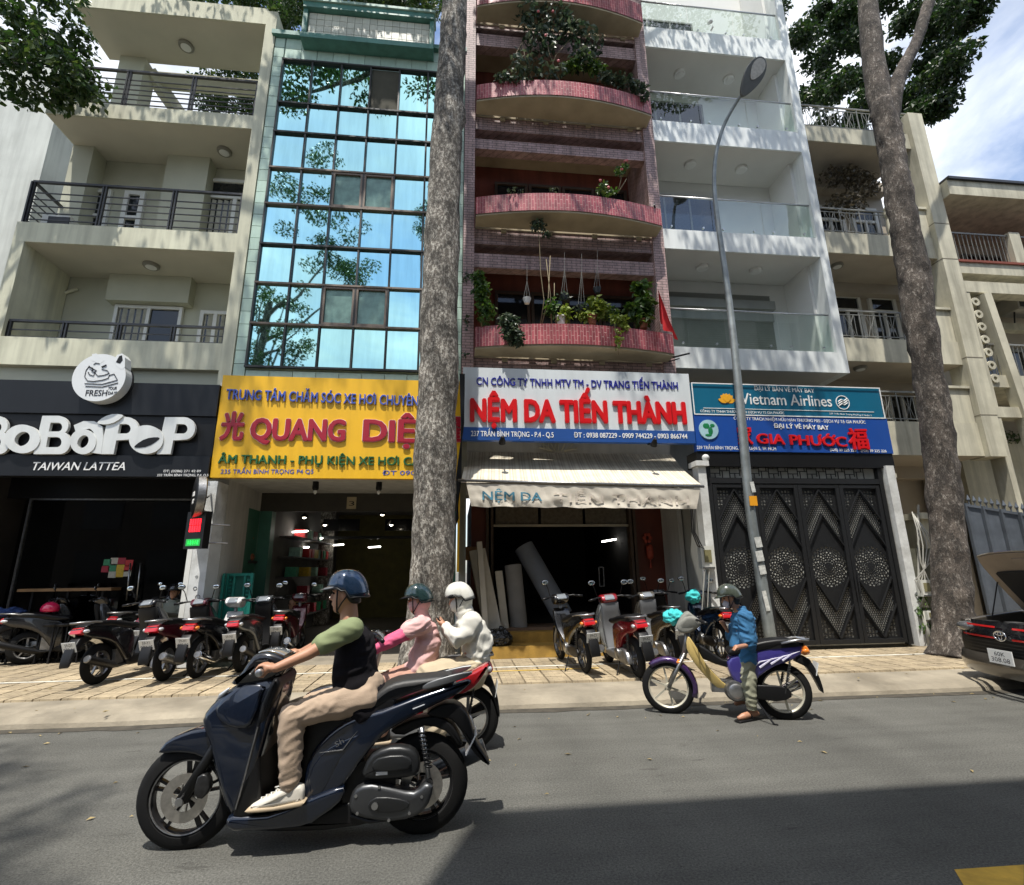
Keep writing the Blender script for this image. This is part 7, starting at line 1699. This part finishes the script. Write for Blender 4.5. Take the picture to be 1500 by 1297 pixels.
# shirt sleeves + collar (green)
GRS=mat('sage_shirt',(.19,.225,.11),.85,var=.1,vs=6,bump=.15,bs=200)
b=MB()
for s_,e_ in ((shN,elN),(shF,elF)): m_=s_.lerp(e_,.64); limb(b,[s_+Vector((.012,0,-.0)),s_.lerp(m_,.5),m_],[.070,.068,.062],18)
b.tube([neck+Vector((-.01,0,.005)),neck+Vector((.0,0,-.03)),neck+Vector((0.01,0,-.09))],[(.064,.064),(.10,.082),(.15,.10)],20,up=(1,0,0))
remeshed(b,'polo_shirt',GRS,pr,.009,3,wr=.007,ws=9)
VST=mat('charcoal_vest',(.008,.007,.009),.95,var=.15,vs=6,bump=.2,bs=200,spec=.2)
b=MB(); 
b.tube([at(516,918,Y0),at(521,934,Y0),at(521,958,Y0),at(520,985,Y0),at(525,1008,Y0),at(535,1030,Y0)],[(.12,.07),(.185,.118),(.182,.135),(.178,.142),(.188,.152),(.20,.158)],26,round_=True,up=(1,0,0))
b.tube([at(524,1005,Y0),at(545,1026,Y0)],[(.18,.13),(.17,.10)],20,round_=True,up=(1,0,0))
remeshed(b,'vest',VST,pr,.009,2,wr=.012,ws=7)
KHK=mat('khaki_trousers',(.40,.30,.215),.85,var=.1,vs=5,bump=.2,bs=150)
b=MB(); b.tube([at(536,1004,Y0),at(533,1022,Y0)],[(.165,.12),(.18,.12)],20,round_=True,up=(1,0,0))
for h_,k_,a_ in zip(hip,kn_,an_): 
    limb(b,[h_+Vector((.0,0,0)),h_.lerp(k_,.5)+Vector((0,0,.004)),k_+Vector((.01,0,.0))],[.108,.092,.074],20); limb(b,[k_+Vector((0,0,.0)),k_.lerp(a_,.3),k_.lerp(a_,.65),a_+Vector((0,0,.02))],[.080,.078,.070,.062],20)
remeshed(b,'trousers',KHK,pr,.009,3,wr=.010,ws=8)
MB().tube([at(451,945,3.50),at(458,962,3.495),at(469,968,3.53)],.004).build('sleeve_hem',GRS,pr) if 0 else None
WSH=mat('white_sneaker',(.62,.58,.50),.6,var=.1,vs=12,grime=.2); SOL=mat('tan_sole',(.42,.33,.22),.7,var=.15)
for (hx,hy,tx_,ty_,Yy) in ((440,1176,368,1188,3.62),(436,1170,372,1180,4.02)):
    so,MM,LLn=shoe(pr,at(hx,hy,Yy),at(tx_,ty_,Yy),WSH,SOL,.048)
    q=MB()
    for i in range(5): x=.10+i*.028; q.tube([MM@Vector((x,-.03,.088-i*.009)),MM@Vector((x+.01,0,.098-i*.009)),MM@Vector((x,.03,.088-i*.009))],.0035,5)
    q.tube([MM@Vector((.12,.02,.1)),MM@Vector((.16,.05,.09)),MM@Vector((.13,.06,.06))],.0035,5); q.build('shoe_lace',FRAMEW,so)
# ---------------------------------------------------------------- two women on the second scooter
Y1=5.3
PNK=mat('pale_pink_jacket',(.62,.38,.36),.85,var=.1,vs=5,bump=.2,bs=120); HPK=mat('hot_pink_sleeve',(.62,.10,.20),.85,var=.1,vs=5,bump=.2,bs=120); CRM=mat('offwhite_jacket',(.62,.60,.53),.85,var=.08,vs=5,bump=.2,bs=120); LIN=mat('beige_linen',(.46,.38,.26),.9,var=.12,vs=5,bump=.25,bs=120); ROS=mat('rose_tan_trousers',(.42,.24,.18),.9,var=.12,vs=5)
w1=thing('person','woman in pale pink jacket with hot pink sleeves driving the red-tailed scooter','person',(at(615,990,Y1).x,Y1,.8))
hc=at(613,880,Y1); RH=RZ(math.pi,.12)
nk=at(618,903,Y1); cs=at(622,935,Y1); pv=at(612,985,Y1); sh=[at(619,915,Y1-.17),at(617,914,Y1+.17)]; el=[at(585,934,Y1-.22),at(583,932,Y1+.2)]; wr_=[at(550,952,Y1-.24),at(550,948,Y1+.24)]
b=MB(); headmb(b,hc,RH,.95); limb(b,[hc+Vector((.02,0,-.06)),nk],[.05,.055])
b.tube([nk,cs,pv],[(.06,.05),(.14,.08),(.14,.09)],18,round_=True,up=(1,0,0))
for s_,e_,w_ in zip(sh,el,wr_): limb(b,[s_,e_,w_],[.045,.038,.028]); fist(b,w_+Vector((-.07,0,-.02)),(0,1,0),(0,0,1),(-1,0,0),.95); limb(b,[w_,w_+Vector((-.045,0,-.01))],[.028,.03])
knw=[at(556,1000,Y1-.16),at(552,1000,Y1+.16)]; anw=[at(560,1070,Y1-.16),at(556,1070,Y1+.16)]
for k_,a_,dy in zip(knw,anw,(-.1,.1)): limb(b,[pv+Vector((0,dy,0)),k_,a_],[.08,.055,.04])
remeshed(b,'body',SKIN,w1,.009,3)
b=MB(); b.ell(hc+RH@Vector((-.02,0,-.02)),(.1,.083,.1),20,14,RH); b.ell(hc+RH@Vector((.055,0,-.045)),(.05,.062,.062),18,12,RH); b.tube([hc+Vector((.01,0,-.06)),nk+Vector((0,0,.01)),nk+Vector((0,0,-.03))],[.075,.07,.10],18,round_=True); remeshed(b,'face_cover',PNK,w1,.010,3,wr=.006)
MB().ell(hc+RH@Vector((.086,0,.012)),(.018,.055,.012),14,8,RH).build('eye_opening',SKIN,w1,smooth=True)
helmet(w1,hc+Vector((0,0,.01)),RH,mat('dark_green_helmet',(.012,.03,.03),.18,coat=1,var=.05),1.04,True)
b=MB(); b.tube([at(618,908,Y1),at(623,918,Y1),at(627,940,Y1),at(620,965,Y1),at(612,990,Y1)],[(.10,.06),(.185,.10),(.19,.125),(.19,.14),(.20,.15)],24,round_=True,up=(1,0,0))
for s_,e_ in zip(sh,el): limb(b,[s_,s_.lerp(e_,.55)],[.085,.078])
remeshed(b,'jacket',PNK,w1,.011,3,wr=.022,ws=8)
b=MB()
for s_,e_,w_ in zip(sh,el,wr_): limb(b,[s_.lerp(e_,.35),e_,w_],[.064,.058,.045],16)
remeshed(b,'sleeves',HPK,w1,.010,2,wr=.010,ws=9)
b=MB()
for k_,a_,dy in zip(knw,anw,(-.1,.1)): limb(b,[pv+Vector((0,dy,-.02)),k_,a_],[.115,.085,.065],18)
remeshed(b,'trousers',ROS,w1,.012,3,wr=.012)
for a_ in anw: shoe(w1,a_+Vector((.05,0,-.1)),a_+Vector((-.18,0,-.11)),BLACK,SOL,.042,name='shoe')
# passenger
w2=thing('person','woman passenger in off-white hooded jacket holding a phone, white helmet','person',(at(690,985,Y1).x,Y1,.8))
hc=at(673,878,Y1); RH=RZ(math.pi+.15,.22)
nk=at(683,902,Y1); pv=at(690,975,Y1); sh=[at(691,912,Y1-.16),at(684,911,Y1+.16)]; el=[at(668,938,Y1-.2),at(664,936,Y1+.2)]; hd_=[at(650,915,Y1-.05),at(648,912,Y1+.06)]
b=MB(); headmb(b,hc,RH,.95); limb(b,[hc+Vector((.02,0,-.06)),nk],[.05,.055]); b.tube([nk,at(692,935,Y1),pv],[(.06,.05),(.14,.08),(.14,.09)],18,round_=True,up=(1,0,0))
for s_,e_,w_ in zip(sh,el,hd_):
    limb(b,[s_,e_,w_],[.045,.037,.026])
    for i in range(4): o_=Vector((-.012,-.02+.014*i,.01)); limb(b,[w_+o_,w_+o_+Vector((-.035,0,.012)),w_+o_+Vector((-.05,.01,.03-.004*i))],[.010,.009,.008],8)
    limb(b,[w_+Vector((0,0,.01)),w_+Vector((-.01,.0,.04)),w_+Vector((-.03,0,.055))],[.011,.010,.008],8); limb(b,[w_,w_+Vector((-.02,0,.008))],[.024,.026],10)
knw=[at(628,990,Y1-.2),at(622,990,Y1+.2)]; anw=[at(640,1065,Y1-.2),at(640,1065,Y1+.2)]
for k_,a_,dy in zip(knw,anw,(-.1,.1)): limb(b,[pv+Vector((0,dy,0)),k_,a_],[.085,.055,.04])
remeshed(b,'body',SKIN,w2,.009,3)
b=MB(); b.ell(hc+RH@Vector((-.02,0,-.02)),(.105,.09,.11),20,14,RH); b.ell(hc+RH@Vector((.052,0,-.05)),(.052,.064,.06),18,12,RH); b.tube([hc+Vector((.02,0,-.05)),nk+Vector((0,0,0)),nk+Vector((.01,0,-.04))],[.085,.09,.12],18,round_=True); remeshed(b,'hood',CRM,w2,.010,3,wr=.010)
helmet(w2,hc+Vector((0,0,.012)),RH,mat('white_helmet',(.66,.65,.58),.3,coat=.5,var=.05,bump=.1,bs=60),1.05,False)
MB().ell(hc+RH@Vector((.075,.085,.05)),(.04,.012,.022),10,8,RH).build('visor_hinge',BLACK,w2,smooth=True)
b=MB(); b.tube([at(687,906,Y1),at(695,918,Y1),at(700,940,Y1),at(697,966,Y1)],[(.11,.07),(.20,.12),(.21,.15),(.20,.135)],24,round_=True,up=(1,0,0))
for s_,e_,w_ in zip(sh,el,hd_): limb(b,[s_,s_.lerp(e_,.5)+Vector((.02,0,-.01)),e_+Vector((.02,0,-.0)),w_.lerp(e_,.25)],[.10,.095,.085,.048],18)
remeshed(b,'hooded_jacket',CRM,w2,.011,3,wr=.020,ws=7)
b=MB(); b.tube([at(696,955,Y1),at(690,985,Y1)],[(.17,.12),(.21,.15)],20,round_=True,up=(1,0,0))
for k_,a_,dy in zip(knw,anw,(-.1,.1)): limb(b,[pv+Vector((.01,dy,-.03)),k_],[.145,.11],18); limb(b,[k_,a_],[.11,.10],16)
remeshed(b,'wide_trousers',LIN,w2,.012,3,wr=.020,ws=7)
for a_ in anw: shoe(w2,a_+Vector((.05,0,-.1)),a_+Vector((-.17,0,-.12)),WSH,SOL,.042,name='shoe')
ph=thing('mobile_phone','thin dark phone held by the passenger in the off-white jacket','phone',at(645,910,Y1)); MB().obox(at(645,909,Y1),(.04,.035,.005),Matrix.Rotation(.7,3,'Y')).build('phone_body',GLOSSB,ph)
# ---------------------------------------------------------------- man standing at the purple moped
Y2=5.97
m1=thing('person','man in loose blue shirt and grey-green trousers standing astride the purple moped','person',(at(1095,1050,Y2).x,Y2,0))
hc=at(1069,876,Y2); RH=RZ(R_(172),.25)
nk=at(1082,893,Y2); cs=at(1086,925,Y2); pv=at(1090,965,Y2); sh=[at(1092,905,Y2-.18),at(1085,904,Y2+.16)]; el=[at(1096,945,Y2-.22),at(1072,935,Y2+.22)]; hn=[at(1082,948,Y2-.33),at(1062,918,Y2+.2)]
hips=[at(1096,970,Y2-.09),at(1088,970,Y2+.09)]; knn=[at(1097,1005,Y2-.14),at(1084,1008,Y2+.16)]; ann=[at(1101,1036,5.83),at(1092,1026,Y2+.22)]
b=MB(); headmb(b,hc,RH,.95); limb(b,[hc+Vector((.03,0,-.05)),nk],[.048,.052]); b.tube([nk,cs,pv],[(.06,.05),(.14,.08),(.14,.09)],18,round_=True,up=(1,0,0))
for s_,e_,w_ in zip(sh,el,hn):
    limb(b,[s_,e_,w_],[.042,.036,.026])
    d_=(w_-e_).normalized()
    for i in range(4): o_=Vector((0,-.022+.015*i,0)); limb(b,[w_+d_*.03+o_,w_+d_*.075+o_,w_+d_*.095+o_+Vector((-.01,0,-.025))],[.010,.009,.008],8)
    limb(b,[w_,w_+d_*.05],[.025,.03],10); limb(b,[w_+d_*.02,w_+d_*.05+Vector((-.02,.03,.0))],[.012,.009],8)
for h_,k_,a_ in zip(hips,knn,ann): limb(b,[h_,k_,a_],[.08,.052,.038])
ft_=ann[0]; toe=ground(1083,1055,.02); heel=ground(1110,1050,.02); limb(b,[ft_,heel+Vector((0,0,.045)),toe+Vector((.05,0,.035)),toe+Vector((0,0,.02))],[.036,.038,.034,.024],12)
limb(b,[ann[1],ann[1]+Vector((-.12,0,-.03))],[.036,.026])
remeshed(b,'body',mat('skin_brown',(.40,.20,.12),.5,var=.12,vs=9),m1,.009,3)
faceparts(m1,hc,RH,.95)
b=MB(); b.ell(hc+RH@Vector((.062,0,-.055)),(.045,.062,.055),18,12,RH); remeshed(b,'face_mask',mat('grey_mask',(.42,.40,.45),.85,var=.08),m1,.008,3)
b=MB(); b.ell(hc+RH@Vector((-.05,0,-.02)),(.06,.085,.08),16,12,RH); limb(b,[hc+RH@Vector((-.08,0,-.04)),hc+RH@Vector((-.09,0,-.10))],[.045,.02]); remeshed(b,'hair',HAIR,m1,.009,2)
helmet(m1,hc+Vector((0,0,.01)),RH,mat('olive_helmet',(.05,.06,.045),.25,coat=.7,var=.1),1.02,True,mat('olive_helmet',(.05,.06,.045),.25))
BSH=mat('blue_denim_shirt',(.025,.12,.25),.85,var=.15,vs=6,bump=.25,bs=120)
b=MB(); b.tube([at(1084,895,Y2),at(1087,906,Y2),at(1089,932,Y2),at(1089,948,Y2),at(1089,962,Y2)],[(.10,.07),(.19,.11),(.19,.12),(.195,.13),(.195,.13)],24,round_=True,up=(1,0,0))
for s_,e_ in zip(sh,el): limb(b,[s_,e_.lerp(s_,.08)],[.09,.08],16)
remeshed(b,'shirt',BSH,m1,.010,2,wr=.02,ws=8)
TRS=mat('grey_green_trousers',(.24,.24,.17),.9,var=.12,vs=5,bump=.2,bs=120)
b=MB(); b.tube([at(1091,955,Y2),at(1090,974,Y2)],[(.16,.11),(.17,.125)],18,round_=True,up=(1,0,0))
for h_,k_,a_ in zip(hips,knn,ann): limb(b,[h_,k_,k_.lerp(a_,.95)],[.10,.078,.058],18)
remeshed(b,'trousers',TRS,m1,.011,3,wr=.020,ws=7)
sd_=MB(); d_=(toe-heel); sd_.pillow([(0,0),(d_.length+.03,0),(d_.length+.03,.02),(0,.02)],.045,.008); 
M_=Matrix.Translation((heel.x+.02,heel.y,.003))@Matrix.Rotation(math.atan2(d_.y,d_.x),4,'Z'); sd_.xf(M_); so=sd_.build('sandal',BLACK,m1,auto=40)
MB().tube([M_@Vector((.16,-.045,.02)),M_@Vector((.17,0,.075)),M_@Vector((.16,.045,.02))],[(.004,.03)]*3,8).build('sandal_strap',BLACK,so)
# ---------------------------------------------------------------- people in the shops
def sitter(label,px,py,Y,shirt,hm=None,face=math.pi/2*-1):
    c=at(px,py,Y); t=thing('person',label,'person',(c.x,Y,G0)); RH=RZ(face); b=MB(); headmb(b,c,RH,.95)
    pv=c+Vector((.0,.05,-.62)); nk=c+Vector((0,.02,-.14)); limb(b,[c+Vector((0,0,-.06)),nk],[.05,.055]); b.tube([nk,c+Vector((0,.03,-.3)),pv],[(.06,.05),(.15,.1),(.15,.12)],16,round_=True,up=(0,1,0)) 
    kn=[];
    for k in (-1,1):
        k_=pv+Vector((k*.12,-.38,.03)); a_=Vector((k_.x,k_.y+.05,G0+.06)); limb(b,[pv+Vector((k*.08,0,0)),k_,a_,a_+Vector((0,-.14,-.03))],[.08,.055,.04,.035]); kn.append((k_,a_))
        s_=c+Vector((k*.18,.03,-.19)); e_=c+Vector((k*.23,-.08,-.42)); w_=c+Vector((k*.1,-.28,-.5)); limb(b,[s_,e_,w_,w_+Vector((-k*.03,-.05,0))],[.045,.037,.027,.03])
        for i in range(4): limb(b,[w_+Vector((-k*.03+.014*(i-1.5),-.06,0)),w_+Vector((-k*.03+.014*(i-1.5),-.11,-.02))],[.009,.008],6)
    remeshed(b,'body',SKIN,t,.012,2); faceparts(t,c,RH,.95)
    b=MB(); b.tube([nk+Vector((0,0,-.02)),c+Vector((0,.03,-.25)),c+Vector((0,.04,-.45)),pv],[(.11,.07),(.19,.11),(.17,.12),(.17,.13)],20,round_=True,up=(0,1,0))
    for k in (-1,1): limb(b,[c+Vector((k*.18,.03,-.19)),c+Vector((k*.22,-.05,-.38))],[.075,.065])
    remeshed(b,'shirt',shirt,t,.014,2,wr=.012)
    b=MB(); b.ell(pv,(.18,.15,.13)); 
    for k,(k_,a_) in zip((-1,1),kn): limb(b,[pv+Vector((k*.08,0,0)),k_,a_],[.1,.08,.06])
    remeshed(b,'trousers',DARKI,t,.014,2,wr=.01)
    if hm: helmet(t,c+Vector((0,0,.01)),RH,hm,1.0)
    else: b=MB(); b.ell(c+RH@Vector((-.02,0,.04)),(.095,.085,.09)); remeshed(b,'hair',HAIR,t,.012,2)
    ch=thing('plastic_stool','%s plastic stool under the seated person'%('red' if hm is None else 'blue'),'stool',(pv.x,pv.y,G0)); mm=mat('stool_red' if hm is None else 'stool_blue',(.3,.02,.02) if hm is None else (.02,.05,.2),.5)
    BX('seat',mm,ch,pv.x-.16,pv.x+.16,pv.y-.16,pv.y+.16,pv.z-.15,pv.z-.12)
    for a in (-1,1):
        for d in (-1,1): MB().bar((pv.x+a*.13,pv.y+d*.13,pv.z-.15),(pv.x+a*.17,pv.y+d*.17,G0),.03).build('leg',mm,ch)
sitter('person in yellow-green shirt sitting in the accessory shop doorway',429,886,11.2,mat('lime_shirt',(.30,.36,.02),.85))
sitter('person in grey shirt and dark helmet sitting by the tea shop window',256,868,10.6,mat('grey_green_shirt',(.18,.2,.17),.85),GLOSSB)
# ================================================================ car with open bonnet at right edge
CB=mat('car_bronze',(.10,.088,.072),.3,.6,var=.05,coat=1,grime=.15); CGL=GDARK
ec=at(1466,932,6.15)
hdg=R_(172)   # car nose direction (towards -X)
car=thing('parked_car','bronze car with bonnet propped open and red grille trim, beside the leaning trunk','car',M=Matrix.Translation((ec.x,ec.y,0))@Matrix.Rotation(hdg,4,'Z'))
# local: x forward (nose at x=0), y left, z up ; car extends to x=-4.5
HW=.90; ez=ec.z
def cx(z,y): # nose curve
    return -.02-.18*abs(y/HW)**3 - (.10*max(0,(z-.75))/.3)
def sheetmesh(ys,zs,off,m,name,par=None):
    b=MB(); 
    for z in zs:
        for y in ys: b.v.append(Vector((cx(z,y)+off(z,y),y,z)))
    n=len(ys)
    for j in range(len(zs)-1):
        for i in range(n-1): k=j*n+i; b.f.append((k,k+1,k+n+1,k+n))
    return fixn(b.build(name,m,par or car,smooth=True,**K))
ys=[-HW+HW*2*i/24 for i in range(25)]
bmp=[(-HW,.28),(-HW*.98,.5)]
sheetmesh(ys,[.24,.27,.33,.40,.46,.50],lambda z,y:.05*math.sin((z-.24)/.26*math.pi)+.0,CB,'front_bumper')
sheetmesh(ys,[.50,.56,.62,.68],lambda z,y:-.02,BLACK,'lower_grille')
for z in (.53,.57,.61,.65): sheetmesh(ys[3:-3],[z,z+.012],lambda zz,y:.005,GRB,'grille_slat')
sheetmesh(ys,[.68,.74,.80,.86,.90],lambda z,y:-.05-.3*max(0,abs(y)-.62),GLOSSB,'upper_grille')
RT=mat('red_trim',(.5,.01,.01),.3,coat=1)
for z in (.70,.83): 
    for s_ in (-1,1): sheetmesh([s_*(.12+.60*i/8) for i in range(9)],[z,z+.022],lambda zz,y:.0,RT,'red_trim_bar')
for s_ in (-1,1):
    MB().ell((-.17,s_*.70,.80),(.10,.15,.065),18,12).build('headlight',mat('headlight_glass',(.10,.105,.11),.08,.2,coat=1),car,smooth=True,**K)
    # front wings and sides
    yo=s_*HW; q=MB(); q.pillow([(-.22,.30),(-.20,.60),(-.24,.88),(-1.1,1.0),(-4.4,1.02),(-4.5,.6),(-4.45,.3),(-3.95,.28),(-3.9,.55),(-3.6,.70),(-3.3,.55),(-3.25,.25),(-1.35,.25),(-1.3,.5),(-1.02,.68),(-.72,.5),(-.68,.28)],.05,.03,y0=yo-s_*.05,sub=False); q.build('body_side',CB,car,auto=50,**K)
# emblem: three ellipses
em=MB()
def ell2(ry,rz,cz,r=.007): em.tube([Vector((.012,ry*math.cos(t),ez+cz+rz*math.sin(t))) for t in [2*math.pi*i/28 for i in range(29)]],r,6,cap=False)
ell2(.085,.058,0,.009); ell2(.024,.05,.0); ell2(.06,.02,.028); em.build('emblem',CHROME,car,smooth=True,**K)
M=Matrix.Translation((.06,.0,.50)); q=MB().box(-.006,.006,-.17,.17,-.083,.083).xf(M).build('number_plate',PLATEW,car,**K)
T=M@Matrix(((0,0,1,.008),(1,0,0,0),(0,1,0,0),(0,0,0,1))); INK=mat('plate_ink',(.02,.02,.03),.5); ltext('60K',T@Matrix.Translation((0,.012,0)),.15,.05,INK,q); ltext('308.08',T@Matrix.Translation((0,-.06,0)),.26,.055,INK,q)
# body behind
MB().obox((-.65,0,.70),(.40,HW-.12,.10)).build('engine_bay',mat('engine_bay_dark',(.02,.02,.02),.6,bump=.5,bs=20),car,**K)
for i in range(6): MB().tube([(-.3-.1*i,-.5+.2*i,.82),(-.4,-.3+.15*i,.86),(-.7,-.4+.15*i,.84)],.02,6).build('engine_hose',BLACK,car,smooth=True,**K)
for k in range(5): MB().obox((-.35-.12*(k%2),-.55+.27*k,.83),(.08,.09,.05)).build('engine_part',ALU if k%2 else GRB,car,**K)
MB().pillow([(-1.15,.98),(-1.6,1.32),(-2.0,1.62),(-3.9,1.66),(-4.35,1.4),(-4.45,1.0)],lambda x,z:HW-.06-.28*max(0,(z-1.0)),.06,sub=False).build('cabin',CB,car,auto=50,**K)
MB().pillow([(-1.12,1.02),(-1.55,1.33),(-1.9,1.56),(-1.93,1.50),(-1.62,1.28),(-1.25,1.0)],lambda x,z:HW-.14-.28*max(0,(z-1.0)),.02,sub=False).build('windscreen',CGL,car,auto=50,**K)
for s_ in (-1,1): MB().pillow([(-1.75,1.03),(-2.1,1.5),(-3.9,1.54),(-4.2,1.1)],.02,.015,y0=s_*(HW-.12),sub=False).build('side_window',CGL,car,auto=50,**K)
MB().obox((-2.9,0,.55),(1.6,HW-.12,.4)).build('floor_pan',BLACK,car,**K)
# bonnet: hinged at back (x=-1.1,z=1.0), raised
h=MB(); ang=R_(52); n=14
def hood(u,v,t):  # u along, v across
    x=-1.08+u*math.cos(ang)*1.0; z=1.0+u*math.sin(ang)*1.0-.10*u*u*0; w_=(HW-.12)*(1-.10*u*u)
    if u>.8: w_*=1-.9*(u-.8)**1.6
    return Vector((x-math.sin(ang)*t, v*w_, z+math.cos(ang)*t-.05*abs(v)**3))
def hoodpart(u0,u1,v0,v1,t0,t1,m,name,par=car):
    b=MB(); nu,nv=10,18
    for t in (t0,t1):
        for i in range(nu+1):
            for j in range(nv+1): b.v.append(hood(u0+(u1-u0)*i/nu,v0+(v1-v0)*j/nv,t))
    s=(nu+1)*(nv+1)
    for o in (0,s):
        for i in range(nu):
            for j in range(nv): k=o+i*(nv+1)+j; b.f.append((k,k+1,k+nv+2,k+nv+1))
    def e(a,b_): b.f.append((a,b_,b_+s,a+s))
    for j in range(nv): e(j,j+1); e(nu*(nv+1)+j,nu*(nv+1)+j+1)
    for i in range(nu): e(i*(nv+1),(i+1)*(nv+1)); e(i*(nv+1)+nv,(i+1)*(nv+1)+nv)
    return fixn(b.build(name,m,par,auto=50,**K))
hd=hoodpart(0,1.0,-1,1,0,.025,CB,'bonnet')
HIN=mat('bonnet_inner_tan',(.28,.22,.16),.6,var=.12,grime=.2)
hoodpart(.02,.98,-.97,.97,-.012,-.002,HIN,'bonnet_inner',hd)
hoodpart(.12,.70,-.78,.78,-.05,-.013,mat('bonnet_pad_black',(.02,.018,.016),.9,bump=.3,bs=30),'sound_pad',hd)
hoodpart(.82,.90,-.25,.25,-.03,-.013,HIN,'latch_plate',hd)
MB().tube([hood(.55,-.95,-.02),Vector((-.55,-.72,.92))],.008).build('prop_rod',BLACK,car,**K)
for x_ in (-1.02,-3.6):
    for s_ in (-1,1):
        wh=MB().lathe([(.05,-.09),(.2,-.1),(.215,-.08),(.215,.08),(.2,.1),(.05,.09)],(x_,s_*(HW-.12),.32),(0,1,0),28).build('wheel',ALU,car,auto=40,**K)
        MB().lathe([(.21,-.10),(.30,-.11),(.325,-.07),(.325,.07),(.30,.11),(.21,.10)],(x_,s_*(HW-.12),.32),(0,1,0),32,close=True).build('tyre',RUBBER,wh,auto=40,**K)
